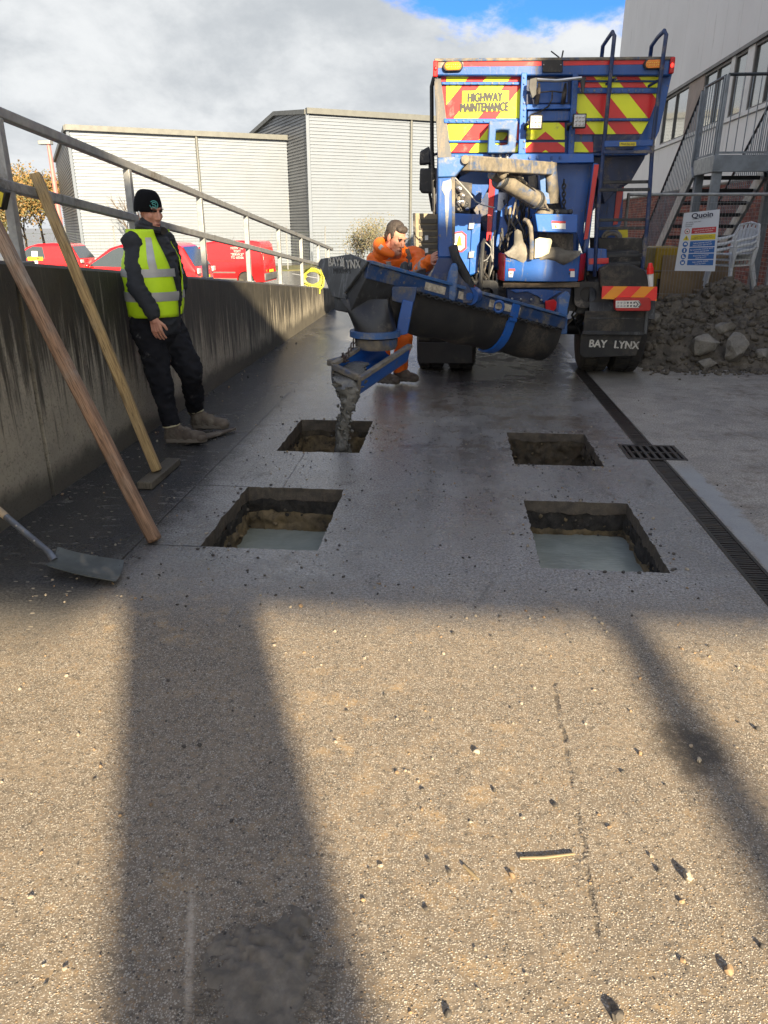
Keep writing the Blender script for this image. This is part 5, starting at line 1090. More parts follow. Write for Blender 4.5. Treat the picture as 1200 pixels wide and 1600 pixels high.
def hand_mesh(w, d, n, side, curl=.5, k=1.0, spread=.10):              # wrist, finger direction, palm-facing normal, thumb side
    d = V(d).normalized(); n = V(n); n = (n - d * n.dot(d)).normalized(); s = d.cross(n).normalized() * side; mb = MB(); w = V(w)
    for a, b in ((-.03, .0), (-.01, .004), (.012, .004), (.032, .0)): mb.cap2(w + s * a * .55 * k, w + d * (.082 + b) * k + s * a * k, .016 * k, .0125 * k)
    mb.cap2(w - d * .03 * k, w + d * .02 * k, .026 * k, .024 * k)
    for i, (a, L) in enumerate(((.034, .072), (.012, .082), (-.011, .076), (-.032, .058))):
        p = w + d * .082 * k + s * a * k; ang = curl * .55; dd = (d + s * a * spread * 12 * .2).normalized(); r = .0092 * k
        for j, f in enumerate((.45, .32, .23)):
            v = (dd * math.cos(ang) + n * math.sin(ang)).normalized(); q = p + v * L * f * k; mb.cap2(p, q, r, r * .9); p = q; r *= .9; ang += curl * .55
    p = w + d * .025 * k + s * .028 * k; v = (d * .72 + s * .62 + n * .25).normalized(); q = p + v * .045 * k; mb.cap2(p, q, .0135 * k, .011 * k); v2 = (d * .92 + s * .2 + n * .35).normalized(); mb.cap2(q, q + v2 * .032 * k, .011 * k, .009 * k)
    return remesh(mb, .0036, 2)
def merge(a, b):
    o = len(a.v); a.v += b.v; a.f += [tuple(i + o for i in q) for q in b.f]; a.m += b.m; return a
lace_m = pm('boot_lace', (.17, .12, .07), None, .8, .05); toe_m = pm('scuffed_toe_cap', (.13, .108, .085), (.075, .058, .046), .8, .08, scale=16, bump=.006, bscale=50)
def boot(name, heel, toe, ankle, m, sole, par, k=1.0):
    heel = V(heel); toe = V(toe); d = (toe - heel); L = d.length; d.normalize(); s = V((d.y, -d.x, 0)); z0 = heel.z; mb = MB()
    for u, wd, h in ((.10, .044, .075), (.3, .046, .085), (.5, .048, .07), (.72, .052, .055), (.86, .050, .048)): mb.ell(heel + d * u * L + V((0, 0, h * .75)), (.055, wd, h), Matrix((d, s, V((0, 0, 1)))).transposed())
    mb.cap2(heel + d * .18 * L + V((0, 0, .08)), V(ankle), .056, .062)
    b = remesh(mb, .008, 4).build(name, m, par); sl = MB(); ring = []
    for q_ in range(4):
        u_ = .34 + .09 * q_; lc = MB(); hh = .155 - .115 * (u_ - .25) / .5; lc.tube([heel + d * u_ * L + s * w_ + V((0, 0, hh - abs(w_) * .55)) for w_ in (-.034, -.017, 0, .017, .034)], .0042, 5); lc.build('lace', lace_m, b)
    cp_ = MB(); cp_.ell(heel + d * .86 * L + V((0, 0, .034)), (.056, .053, .045), Matrix((d, s, V((0, 0, 1)))).transposed()); cp_.build('toe_cap', toe_m, b)
    for (u, w) in ((-.03, .03), (.05, .041), (.3, .040), (.55, .043), (.75, .050), (.92, .042), (1.03, .018)): ring.append((u, w))
    pts = [heel + d * u * L + s * w for u, w in ring] + [heel + d * u * L - s * w for u, w in reversed(ring)]
    sl.prism([p + V((0, 0, .001)) for p in pts], (0, 0, .034)).build('sole', sole, b, bevel=.006); return b

# ---------------- man in the lime waistcoat, leaning back on the wall
jacket_m = pm('charcoal_softshell', (0.030, 0.034, 0.042), (0.022, 0.025, 0.031), .75, .06, scale=6, bump=.004, bscale=18, spec=.3)
quilt_m = pm('black_quilted_collar', (0.012, 0.012, 0.014), None, .55, .08, bump=.006, bscale=14)
trouser_m = pm('black_joggers', (0.008, 0.009, 0.013), (0.013, 0.014, 0.018), .85, .05, scale=5, bump=.006, bscale=10, spec=.2, dirt=(.12, .12, .12), damt=.06, dscale=9)
lime = pm('lime_hi_vis', (0.56, 0.85, 0.012), (0.48, 0.76, 0.012), .6, .06, scale=5, bump=.005, bscale=12)
tape_m = pm('silver_reflective_tape', (0.42, 0.43, 0.44), (0.34, 0.35, 0.36), .4, .06, scale=8, metal=.2)
boot_m = pm('muddy_boots', (0.115, 0.095, 0.075), (0.06, 0.045, 0.036), .85, .08, scale=10, bump=.008, bscale=40, dirt=(.18, .16, .13), damt=.45, dscale=9)
sole_m = pm('boot_sole', (0.16, 0.14, 0.115), None, .9, .05, bump=.01, bscale=60)
AZ1 = R(-4); M1 = frame(AZ1); F1 = V((math.cos(AZ1), math.sin(AZ1), 0)); R1 = V((F1.y, -F1.x, 0))
h0 = atz(262, 690, .03); h0.z = .026; t0 = atz(322, 689, .03); t0.z = .026
h1 = atz(303, 668, .03); h1.z = .026; t1 = atz(356, 668, .03); t1.z = .026
p1 = thing('person', 'man in lime hi-vis waistcoat and black beanie leaning on the concrete wall', 'person', (-2.2, 5.55, 0))
J = dict(rs=at(209, 379, 5.46), re=at(213, 446, 5.36), rw=at(239, 495, 5.33), ls=at(256, 376, 5.76), le=at(279, 440, 5.82), lw=at(272, 492, 5.68),
         rh=at(230, 512, 5.50), rk=at(250, 592, 5.44), ra=at(262, 662, 5.56), lh=at(262, 512, 5.68), lk=at(298, 580, 5.62), la=at(303, 648, 5.86))
J['ra'] = V((h0.x + .04, h0.y + .01, .16)); J['la'] = V((h1.x + .03, h1.y, .17))
pel = (J['rh'] + J['lh']) / 2; shc = (J['rs'] + J['ls']) / 2
hc = at(233, 329, 5.57); MH = frame(R(-30), R(8))
body = MB(); b2 = MB()
b2.cap2(pel, shc - V((0, 0, .05)), .11, .12); b2.cap2(J['rs'], J['ls'], .06, .06); b2.cap2(shc, hc - V((0, 0, .12)), .06, .055)
for a, b, c in (('rs', 're', 'rw'), ('ls', 'le', 'lw')): b2.cap2(J[a], J[b], .05, .042); b2.cap2(J[b], J[c], .04, .028)
for a, b, c in (('rh', 'rk', 'ra'), ('lh', 'lk', 'la')): b2.cap2(J[a], J[b], .075, .055); b2.cap2(J[b], J[c], .052, .036)
body = remesh(b2, .014, 2); merge(body, head_mesh(hc, MH, 1.02))
merge(body, hand_mesh(J['rw'] + V((.004, 0, -.012)), V((.16, -.02, -.85)), V((.1, 1, .1)), 1, .55, 1.05)); merge(body, hand_mesh(J['lw'], V((-.2, -.1, -.7)), V((-.5, -.6, 0)), -1, .6))
body.build('body', [skin, eyem, lipm, browm], p1, smooth=60)
def vr(z, u):                                                        # torso section at a height: centre, half depth, half width
    t = max(0, min(1, (z - pel.z) / (shc.z - pel.z))); c = pel.lerp(shc, t); c = V((c.x, c.y, z))
    a = [.150, .165, .178, .180, .168, .125][min(5, int(t * 5))] * (1 - (t * 5 % 1)) + [.150, .165, .178, .180, .168, .125, .10][min(6, int(t * 5) + 1)] * (t * 5 % 1)
    b = [.185, .19, .205, .215, .215, .15][min(5, int(t * 5))] * (1 - (t * 5 % 1)) + [.185, .19, .205, .215, .215, .15, .13][min(6, int(t * 5) + 1)] * (t * 5 % 1)
    return c, a + u, b + u
def torso(mb, z0, z1, grow, o0, o1, n=40, rows=24, fold=.0):
    rings = []
    for k in range(rows + 1):
        t = k / rows; z = z0 + (z1 - z0) * t; c, a, b = vr(z, grow); op = o0 + (o1 - o0) * t ** 1.6; ring = []
        for j in range(n + 1):
            w = op + (2 * math.pi - 2 * op) * j / n; q = c + F1 * a * math.cos(w) - R1 * b * math.sin(w); e = nz(q + V((3, 0, 0)), 7) * fold + nz(q, 18) * fold * .4
            ring.append(q + (q - c).normalized() * e + V((0, 0, (1 - t) * nz((w, 1, 0), 1.2) * fold)))
        rings.append(ring)
    return mb.loft(rings, closed=False, cap=False)
jk = MB(); rg = []
for k in range(13):
    z = pel.z - .04 + (shc.z + .03 - pel.z + .04) * k / 12; c, a, b = vr(z, .004); rg.append([c + F1 * (a + (.02 if math.cos(2 * math.pi * j / 28) > .5 else 0)) * math.cos(2 * math.pi * j / 28) + R1 * b * math.sin(2 * math.pi * j / 28) for j in range(28)])
jk.loft(rg); jk.cap2(J['rs'], J['ls'], .085, .085)
jk.cap2(J['rs'] + V((.0, .0, -.02)), J['re'], .076, .068); jk.cap2(J['re'], J['rw'] + V((0, 0, .02)), .070, .052); jk.cap2(J['ls'], J['le'], .09, .075); jk.cap2(J['le'], J['lw'], .075, .06)
jk.cap2(shc + V((0, 0, .02)), hc - V((0, 0, .105)) - F1 * .015, .11, .082)
jm = remesh(jk, .011, 5)
jm.v = [p + V((nz(p, 9) * .014 + nz(V((p.x * .6, p.y * .6, p.z * 1.6)), 26) * .011, nz(p + V((5, 0, 0)), 9) * .014, nz(V((p.x, p.y, p.z * 1.8)), 20) * .006)) for p in jm.v]
jo = jm.build('jacket', jacket_m, p1, smooth=60)
mb = MB(); cc_ = hc - V((0, 0, .12)); mb.tube([cc_ + F1 * math.cos(w) * .085 + R1 * math.sin(w) * .085 + V((0, 0, -.02 * math.cos(w))) for w in [R(25) + R(310) * k / 16 for k in range(17)]], .028, 10); mb.build('collar', quilt_m, jo)
ve = MB(); torso(ve, at(230, 494, 5.5).z, shc.z + .085, .026, R(7), R(48), fold=.012); vo = ve.build('waistcoat', lime, p1, smooth=60, recalc=False)
m_ = vo.modifiers.new('solid', 'SOLIDIFY'); m_.thickness = .006; m_.offset = 1
for ya, yb, oa in ((470, 456, R(9)), (432, 420, R(13))):
    tm = MB(); torso(tm, at(235, ya, 5.45).z, at(235, yb, 5.45).z, .037, oa, oa, rows=3, fold=.012); o = tm.build('reflective_tape', tape_m, vo, smooth=60, recalc=False)
for w0, w1 in ((R(296), R(311)), (R(48), R(62))):
    tm = MB(); rings = []; z0, z1 = at(235, 430, 5.45).z, shc.z + .03
    for k in range(15):
        z = z0 + (z1 - z0) * k / 14; c, a, b = vr(z, .037); t_ = k / 14; sh = R(6) * t_ * (1 if w0 > 3 else -1) * -1; ring = []
        for j in range(4): w = w0 + (w1 - w0) * j / 3 + sh; q = c + F1 * a * math.cos(w) - R1 * b * math.sin(w); ring.append(q + (q - c).normalized() * (nz(q + V((3, 0, 0)), 7) * .012 + nz(q, 18) * .005))
        rings.append(ring)
    tm.loft(rings, closed=False, cap=False).build('reflective_tape', tape_m, vo, smooth=60, recalc=False)
# trim round the armhole: the sleeve passes through, shown by a darker cuff of jacket
tr = MB(); tr.cap2(pel + V((0, 0, .05)), pel - V((0, 0, .02)), .165, .155)
for a, b, c, q in (('rh', 'rk', 'ra', h0), ('lh', 'lk', 'la', h1)):
    tr.cap2(J[a] + V((0, 0, .02)), J[b], .125, .098); tr.cap2(J[b], J[c] + V((0, 0, .02)), .098, .066)
tm = remesh(tr, .012, 5); tm.v = [p + V((nz(p, 8), nz(p + V((9, 0, 0)), 8), 0)) * .020 + V((nz(V((p.x, p.y, p.z * 1.7)), 20), nz(V((p.x + 9, p.y, p.z * 1.7)), 20), 0)) * .013 for p in tm.v]; to = tm.build('trousers', trouser_m, p1, smooth=60)
for q in ('ra', 'la'):
    mb = MB(); c = J[q] + V((0, 0, .0)); mb.tube([c + V((math.cos(w) * .062, math.sin(w) * .062, .01 * math.cos(w))) for w in [2 * math.pi * k / 18 for k in range(18)]], .006, 6, closed=True); mb.build('cuff_band', pm('cream_cuff', (0.5, 0.46, 0.30), None, .8, .05), to)
boot('boot', h0, t0, J['ra'] + V((0, 0, .0)), boot_m, sole_m, p1); boot('boot', h1, t1, J['la'], boot_m, sole_m, p1)
# beanie
TH = xf(MH, hc); mb = MB(); rg = []
for k in range(13):
    t_ = k / 12; z = -.002 + .142 * math.sin(t_ * math.pi / 2); r_ = math.cos(t_ * math.pi / 2) ** .55; rg.append([TH(.092 * r_ * math.cos(2 * math.pi * j / 28), -.012 + .112 * r_ * math.sin(2 * math.pi * j / 28) - .01 * t_, z + .012 * math.sin(2 * math.pi * j / 28) * (1 - t_)) for j in range(28)])
rg.insert(0, [TH(.088 * math.cos(2 * math.pi * j / 28), -.012 + .107 * math.sin(2 * math.pi * j / 28), .012 - .024 + .012 * math.sin(2 * math.pi * j / 28)) for j in range(28)])
be = mb.loft(rg).build('beanie', pm('black_knit', (0.007, 0.0075, 0.009), None, .95, .03, bump=.004, bscale=120, spec=.15), p1, smooth=60)
teal = pm('teal_thread', (0.10, 0.42, 0.40), None, .7, .05)
def bpt(x, z): return TH(x, -.012 + .116 * math.sqrt(max(0, 1 - (x / .096) ** 2)) * (1 - max(0, (z - .05)) * 1.4), z)
mb = MB(); cx, cz = .032, .050
mb.tube([bpt(cx + .026 * math.cos(w), cz + .026 * math.sin(w)) for w in [R(40) + R(310) * k / 22 for k in range(23)]], .0028, 6)
mb.tube([bpt(cx - x, cz + z) for x, z in ((.013, .010), (.006, .015), (-.006, .015), (-.013, .009), (-.010, .002), (.010, -.002), (.013, -.009), (.006, -.015), (-.006, -.015), (-.013, -.010))], .0030, 6); mb.build('embroidered_emblem', teal, be)
mb = MB(); mb.cap2(TH(.086, -.002, -.012), TH(.087, .012, -.042), .008, .006); mb.build('earbud', white_pt, p1)

# ---------------- man in the orange hooded jacket, behind the boom
org = pm('orange_hi_vis', (0.90, 0.175, 0.010), (0.80, 0.14, 0.010), .6, .06, scale=5, bump=.006, bscale=14, dirt=(.20, .07, .03), damt=.18, dscale=6)
hair_m = pm('short_brown_hair', (0.028, 0.020, 0.016), (0.05, 0.04, 0.034), .7, .08, scale=40, bump=.006, bscale=160)
AZ2 = R(-28); F2 = V((math.cos(AZ2), math.sin(AZ2), 0)); R2 = V((F2.y, -F2.x, 0))
g0 = atz(612, 602, .03); g0.z = .03; g0.y = 8.0
p2 = thing('person', 'man in orange hooded hi-vis jacket reaching towards the lorry mast', 'person', (-.62, 8.0, 0))
K = dict(rs=at(590, 408, 7.62), re=at(580, 450, 7.55), rw=at(612, 470, 7.35), ls=at(650, 400, 7.80), le=at(655, 428, 7.45), lw=at(671, 407, 7.22), rh=at(592, 492, 7.95), lh=at(620, 490, 8.1), rk=V((-.72, 7.86, .50)), lk=V((-.50, 8.0, .50)))
hr, tr_ = V((-.80, 7.98, .03)), V((-.55, 7.86, .03)); hl, tl_ = at(612, 592, 8.02), V((0, 0, 0)); hl = V((-.60, 8.10, .03)); tl_ = V((-.36, 8.00, .03))
K['ra'] = hr + V((.04, 0, .13)); K['la'] = hl + V((.04, 0, .13))
pel2 = (K['rh'] + K['lh']) / 2; sc2 = (K['rs'] + K['ls']) / 2; hc2 = at(619, 370, 7.52); MH2 = frame(R(-42), R(24))
b2 = MB(); b2.cap2(pel2, sc2 - V((0, 0, .06)), .11, .12); b2.cap2(K['rs'], K['ls'], .06, .06); b2.cap2(sc2, hc2 - V((0, 0, .13)), .06, .055)
for a, b, c in (('rs', 're', 'rw'), ('ls', 'le', 'lw')): b2.cap2(K[a], K[b], .05, .042); b2.cap2(K[b], K[c], .04, .028)
for a, b, c in (('rh', 'rk', 'ra'), ('lh', 'lk', 'la')): b2.cap2(K[a], K[b], .075, .055); b2.cap2(K[b], K[c], .052, .036)
body = remesh(b2, .014, 2); merge(body, head_mesh(hc2, MH2, 1.08)); merge(body, hand_mesh(K['lw'], at(684, 398, 7.12) - K['lw'], V((.3, .8, -.4)), -1, .25, 1.05)); merge(body, hand_mesh(K['rw'], V((.8, -.2, -.4)), V((0, .5, -1)), 1, .5))
body.build('body', [skin, eyem, lipm, browm], p2, smooth=60)
jk = MB(); rg = []; NS = 28
for k in range(12):
    t_ = k / 11; c = pel2.lerp(sc2, t_) + V((0, 0, -.05 * (1 - t_))); a = .15 + .03 * math.sin(t_ * 2.6); b = .19 + .05 * math.sin(t_ * 2.2); rg.append([c + F2 * a * math.cos(2 * math.pi * j / NS) + R2 * b * math.sin(2 * math.pi * j / NS) for j in range(NS)])
jk.loft(rg); jk.cap2(K['rs'], K['ls'], .10, .095); jk.cap2(K['rs'], K['re'], .098, .082); jk.cap2(K['re'], K['rw'], .08, .06); jk.cap2(K['ls'], K['le'], .095, .08); jk.cap2(K['le'], K['lw'], .078, .058); jk.cap2(sc2, sc2.lerp(hc2, .4), .13, .10)
jm = remesh(jk, .011, 5); jm.v = [p + V((nz(p, 9) * .018 + nz(V((p.x, p.y, p.z * 1.6)), 26) * .014, nz(p + V((5, 0, 0)), 9) * .018 + nz(p, 30) * .008, nz(p + V((0, 5, 0)), 16) * .010)) for p in jm.v]; jo = jm.build('jacket', org, p2, smooth=60)
hb = hc2 - V((0, 0, .14)) - F2 * .06; mb = MB(); mb.tube([hb + F2 * (math.cos(w) * .11) + R2 * (math.sin(w) * .125) + V((0, 0, .02 - .055 * math.cos(w))) for w in [R(38) + R(284) * k / 18 for k in range(19)]], [.03 + .035 * math.sin(math.pi * k / 18) for k in range(19)], 12); mb.ell(hb - F2 * .10 + V((0, 0, -.02)), (.10, .11, .09)); remesh(mb, .010, 4).build('hood', org, jo, smooth=60)
def strip(pts, w, name='reflective_tape', m=tape_m, par=jo, nrm=None):
    mb = MB(); rings = []; pts = [V(p) for p in pts]
    for i, p in enumerate(pts):
        t = (pts[min(i + 1, len(pts) - 1)] - pts[max(0, i - 1)]).normalized(); s = t.cross(V((.0, -1, .15))).normalized() * w / 2; rings.append([p - s, p + s, p + s + V((0, .02, 0)), p - s + V((0, .02, 0))])
    mb.loft(rings).build(name, m, par)
def onto(x, y, Y):                                                    # rest the tape on the jacket's surface along the line of sight
    d = ray(x, y).normalized(); w = wl(jo); hit, loc, n, _ = jo.ray_cast(_o - w, d); return (loc + w - d * .006 + n * .004) if hit else at(x, y, Y)
bpy.context.view_layer.update()
strip([onto(x, y, 7.4) for x, y in ((593, 384), (597, 388), (601, 394), (604, 402), (607, 410), (609, 418), (611, 426))], .045)
strip([onto(x, y, 7.5) for x, y in ((634, 389), (637, 398), (639, 406), (640, 414))], .055, 'dark_strap', pm('grey_strap', (.11, .085, .08), None, .7, .05))
def cuffring(a, b, f, r):
    c = a.lerp(b, f); d = (b - a).normalized(); u = d.orthogonal().normalized(); v = d.cross(u); mb = MB(); mb.loft([[c + d * h + (u * math.cos(2 * math.pi * j / 18) + v * math.sin(2 * math.pi * j / 18)) * rr for j in range(18)] for h, rr in ((-.024, r), (.024, r), (.024, r - .02), (-.024, r - .02))]); mb.build('reflective_tape', tape_m, jo)
cuffring(K['le'], K['lw'], .25, .082); cuffring(K['le'], K['lw'], .62, .074)
tr = MB(); tr.cap2(pel2, pel2 - V((0, 0, .08)), .16, .155)
for a, b, c in (('rh', 'rk', 'ra'), ('lh', 'lk', 'la')): tr.cap2(K[a], K[b], .115, .092); tr.cap2(K[b], K[c], .092, .085)
tm = remesh(tr, .012, 4); tm.v = [p + V((nz(p, 9), nz(p + V((5, 0, 0)), 9), 0)) * .014 for p in tm.v]; tm.build('trousers', org, p2, smooth=60)
boot('boot', hr, tr_, K['ra'] + V((0, 0, -.02)), boot_m, sole_m, p2); boot('boot', hl, tl_, K['la'] + V((0, 0, -.02)), boot_m, sole_m, p2)
TH2 = xf(MH2 * 1.08, hc2); mb = MB()
mb.ell(TH2(0, -.028, .045), (.081 * 1.08, .095 * 1.08, .090 * 1.08), MH2, 22, 14); mb.ell(TH2(0, -.055, -.005), (.075 * 1.08, .065 * 1.08, .075 * 1.08), MH2); mb.ell(TH2(0, .045, .085), (.06 * 1.08, .045 * 1.08, .035 * 1.08), MH2)
for s in (-1, 1): mb.ell(TH2(s * .070, .012, .022), (.012, .022, .04), MH2)
hm = remesh(mb, .007, 2); hm.v = [p + (p - hc2).normalized() * nz(p, 60) * .004 for p in hm.v]; hm.build('hair', hair_m, p2, smooth=60)
# ================================================================== red vans
def van(label, loc, az, kind, marks=()):
    """x forward, y left, z up; a small panel van ('box') or a car-like one ('hatch')."""
    t = thing('parked_van', label, 'van', loc, 'red vans parked in the far yard', az); L = 4.35
    if kind == 'box': top = [(-2.14, .62), (-2.13, 1.10), (-2.05, 1.72), (-1.95, 1.84), (-1.6, 1.88), (-.2, 1.88), (.35, 1.80), (.55, 1.70), (1.28, 1.10), (1.95, .95), (2.12, .80), (2.16, .55)]
    else: top = [(-2.02, .62), (-2.06, .98), (-1.98, 1.08), (-1.62, 1.62), (-1.45, 1.70), (-.8, 1.74), (-.1, 1.70), (.35, 1.58), (1.12, 1.06), (1.85, .90), (2.04, .74), (2.08, .50)]
    hw = lambda z: .89 - max(0, z - 1.0) * (.13 if kind == 'box' else .24) - max(0, .45 - z) * .1
    def wheelcut(x): 
        for c in (-1.32, 1.32):
            if abs(x - c) < .37: return .34 + math.sqrt(max(0, .37 ** 2 - (x - c) ** 2)) - .02
        return .26
    xs = sorted(set([round(-2.15 + 4.3 * k / 60, 3) for k in range(61)] + [p[0] for p in top])); mb = MB(); rings = []
    def ztop(x):
        if x <= top[0][0]: return top[0][1]
        for (a, za), (b, zb_) in zip(top, top[1:]):
            if a <= x <= b: return za + (zb_ - za) * (x - a) / max(b - a, 1e-6)
        return top[-1][1]
    for x in xs:
        zt = ztop(x); zb_ = min(wheelcut(x), zt - .05); zs = [zb_ + (zt - zb_) * q for q in (0, .12, .3, .5, .7, .85, .94, 1)]
        ring = [V((x, hw(z) - (0.05 if i == 7 else .012 if i == 6 else 0), z)) for i, z in enumerate(zs)]; rings.append(ring + [V((p.x, -p.y, p.z)) for p in reversed(ring)])
    body = mb.loft(rings).build('body', red_paint, t, smooth=40, local=True)
    def side(poly, name, m, d=.006):
        for s in (1, -1):
            q = MB(); q.prism([V((x, s * (hw(z) + d), z)) for x, z in poly], (0, -s * .012, 0)); q.build(name, m, body, local=True, smooth=None)
    if kind == 'box': side([(.42, 1.66), (.55, 1.62), (1.10, 1.16), (.42, 1.14)], 'side_window', glass_dark)
    else: side([(.30, 1.52), (1.00, 1.10), (-.45, 1.08), (-.35, 1.58), (.1, 1.60)], 'side_window', glass_dark); side([(-.50, 1.08), (-1.35, 1.10), (-1.2, 1.42), (-.45, 1.58)], 'rear_quarter_panel', red_paint, .004)
    def cross(pts, name, m, off):                                    # panel across the width following the roof line
        q = MB(); (x0, z0), (x1, z1) = pts; n = V((z1 - z0, 0, -(x1 - x0))).normalized() * off; w0, w1 = hw(z0) - .09, hw(z1) - .12
        q.prism([V((x0, -w0, z0)) + n, V((x0, w0, z0)) + n, V((x1, w1, z1)) + n, V((x1, -w1, z1)) + n], n * -.8); q.build(name, m, body, local=True, smooth=None)
    if kind == 'box':
        cross([(.58, 1.67), (1.24, 1.14)], 'windscreen', glass_dark, -.012); cross([(-2.125, 1.14), (-2.07, 1.60)], 'rear_door_panel', red_paint, -.015)
        side([(-2.12, .95), (-2.0, .95), (-2.0, 1.38), (-2.08, 1.38)], 'tail_light', lamp_red); side([(-.9, 1.06), (.25, 1.06), (.25, 1.10), (-.9, 1.10)], 'slider_rail', pm('dark_red_groove', (.2, .01, .01), None, .5, .05))
    else:
        cross([(-1.97, 1.10), (-1.65, 1.60)], 'rear_window', glass_dark, -.012); cross([(.40, 1.55), (1.10, 1.08)], 'windscreen', glass_dark, -.012)
        q = MB(); q.box(-2.10, -2.05, .60, .86, .92, 1.05); q.build('tail_light', lamp_clear, body, local=True, bevel=.01); q = MB(); q.box(-2.10, -2.05, -.86, -.60, .92, 1.05); q.build('tail_light', lamp_clear, body, local=True, bevel=.01)
        q = MB(); q.box(-2.09, -2.05, -.27, .27, .72, .84); q.build('number_plate', yel_pt, body, local=True)
    q = MB(); q.box(-2.20, -1.75, -.88, .88, .30, .60); q.build('rear_bumper', grey_plastic, t, local=True, bevel=.05); q = MB(); q.box(1.80, 2.22, -.87, .87, .26, .55); q.build('front_bumper', grey_plastic, t, local=True, bevel=.06)
    for s in (1, -1): q = MB(); q.box(1.86, 2.12, s * .62 - .18, s * .62 + .18, .68, .84); q.build('headlight', lamp_clear, body, local=True, bevel=.03); q = MB(); q.ell((.95, s * .98, 1.12), (.07, .09, .09)); q.build('door_mirror', red_paint, body, local=True)
    seam = pm('panel_gap', (.03, .004, .004), None, .6, .05)
    for xx in ((.30, 1.20) if kind == 'box' else (-.42, 1.02)): side([(xx, .40), (xx + .015, .40), (xx + .015, 1.06), (xx, 1.06)], 'door_gap', seam, .003)
    side([(.36, .98), (.56, .98), (.56, 1.01), (.36, 1.01)], 'door_handle', black); side([(-.95, .30), (.95, .30), (.95, .40), (-.95, .40)], 'sill_trim', grey_plastic, .008); side([(-.9, .60), (.9, .60), (.9, .655), (-.9, .655)], 'rubbing_strip', grey_plastic, .010)
    q = MB(); q.box(-2.215, -2.19, -.26, .26, .62, .73); q.build('number_plate', yel_pt, body, local=True)
    for x in (-1.32, 1.32):
        for s in (1, -1):
            q = MB(); q.lathe([(.20, 0), (.29, 0), (.318, .03), (.318, .15), (.29, .18), (.20, .18)], (x, s * .80 - .09, .318), (0, 1, 0), 28); w = q.build('wheel', tyre, t, local=True); q = MB(); q.lathe([(.01, .12), (.10, .13), (.12, .10), (.2, .165), (.2, .02), (.01, .06)], (x, s * .80 - (.09 if s > 0 else .09), .318), (0, 1, 0), 20); q.build('rim', alloy, w, local=True)
            for k in range(10): a = 2 * math.pi * k / 10; q = MB(); q.ell((x + .15 * math.cos(a), s * .80 + s * .075, .318 + .15 * math.sin(a)), (.022, .012, .022), nu=6, nv=4); q.build('rim_hole', black, w, local=True)
    q = MB(); q.tube([(-.5, 0, 1.72), (-.62, 0, 2.02)], .008, 5); q.build('aerial', black, t, local=True)
    for fn in marks: fn(t, body, hw)
    return t
def side_text(txt, x, z, size, m, s=1, sx=1.0):
    def f(t, body, hw):
        me = text_mesh(txt, size, 'CENTER', .001, 1.0, .002, .95)
        for v in me.vertices: px_, pz = v.co.x * sx, v.co.y; v.co = V((x - s * px_ * -1 if s < 0 else x - px_, s * (hw(z + pz) + .012), z + pz))
        o = bpy.data.objects.new('lettering', me); COL.objects.link(o); me.materials.append(m); o.parent = body
    return f
def side_patch(x0, x1, z0, z1, m, s=1, d=.008, name='badge'):
    def f(t, body, hw): q = MB(); q.prism([V((x, s * (hw(z) + d), z)) for x, z in ((x0, z0), (x1, z0), (x1, z1), (x0, z1))], (0, -s * .006, 0)); q.build(name, m, body, local=True, smooth=None)
    return f
PI = math.pi
# all three face -X (left); their left side faces the camera
van('red hatch-tailed van parked with its sloping rear window towards the lorry', (-10.0, 23.6, gz(23.6) - .06), PI + R(2), 'hatch', ()).scale = (1.1, 1.1, 1.1)
van('red panel van with white slogan text beside the grass verge', (-9.95, 32.6, YARD + .005), PI - R(3), 'box', (side_text('HOW TO\nTEXT\n"SERVICE"\nTO 60006', -1.02, 1.40, .13, white_pt), side_patch(.28, .5, 1.10, 1.36, white_pt)))
van('red van with yellow name badge parked beside the bare trees', (-18.6, 34.0, YARD + .005), PI + R(1), 'hatch', (side_patch(-.35, .35, 1.02, 1.16, yel_pt), side_text('Royal Mail', 0.0, 1.09, .15, red_pt), side_patch(-.10, .16, 1.18, 1.40, white_pt), side_patch(-.10, .12, .88, 1.0, white_pt)))

# ================================================================== steel stair with landing
st = thing('steel_stair', 'grey steel external stair and landing in front of the brick wall', 'stair', (4.4, 14.5, 0)); SX0, SX1, LZ = 3.8, 4.92, 2.56
LY0, LY1, LX1 = 12.45, 13.5, 5.95
mb = MB(); mb.box(SX0 + .05, LX1, LY0 + .05, LY1, LZ - .05, LZ); mb.build('landing_deck', galv_dark, st)
mb = MB(); mb.box(SX0, LX1, LY0, LY0 + .05, LZ - .19, LZ + .04); mb.build('fascia', galv_dark, st, bevel=.006); mb = MB(); mb.box(SX0, SX0 + .05, LY0 + .052, LY1 + .02, LZ - .19, LZ + .04); mb.build('fascia', galv, st, bevel=.006)
for x, y in ((SX0 + .09, LY0 + .1), (SX0 + .09, LY1 - .08), (SX1 + .02, LY0 + .1), (5.0, LY1 - .08), (5.8, LY0 + .1)): mb = MB(); mb.box(x - .06, x + .06, y - .06, y + .06, -.02, LZ - .052); mb.build('post', galv_dark, st, bevel=.005)
RISE, RUN, N = .183, .215, 13
for k in range(N): mb = MB(); y = LY1 + RUN * k; z = LZ - RISE * (k + 1); mb.box(SX0 + .045, SX1 - .045, y + .01, y + RUN + .03, z - .035, z); mb.box(SX0 + .046, SX1 - .046, y + .012, y + .035, z - .06, z - .035); mb.build('tread', dark_steel, st)
yb_, zb_ = LY1 + RUN * N + .05, LZ - RISE * N - .0
for x in (SX0, SX1): mb = MB(); mb.bar((x, LY1 - .02, LZ - .12), (x, yb_, zb_ - .02), .05, .24); mb.build('stringer', galv, st, bevel=.006)
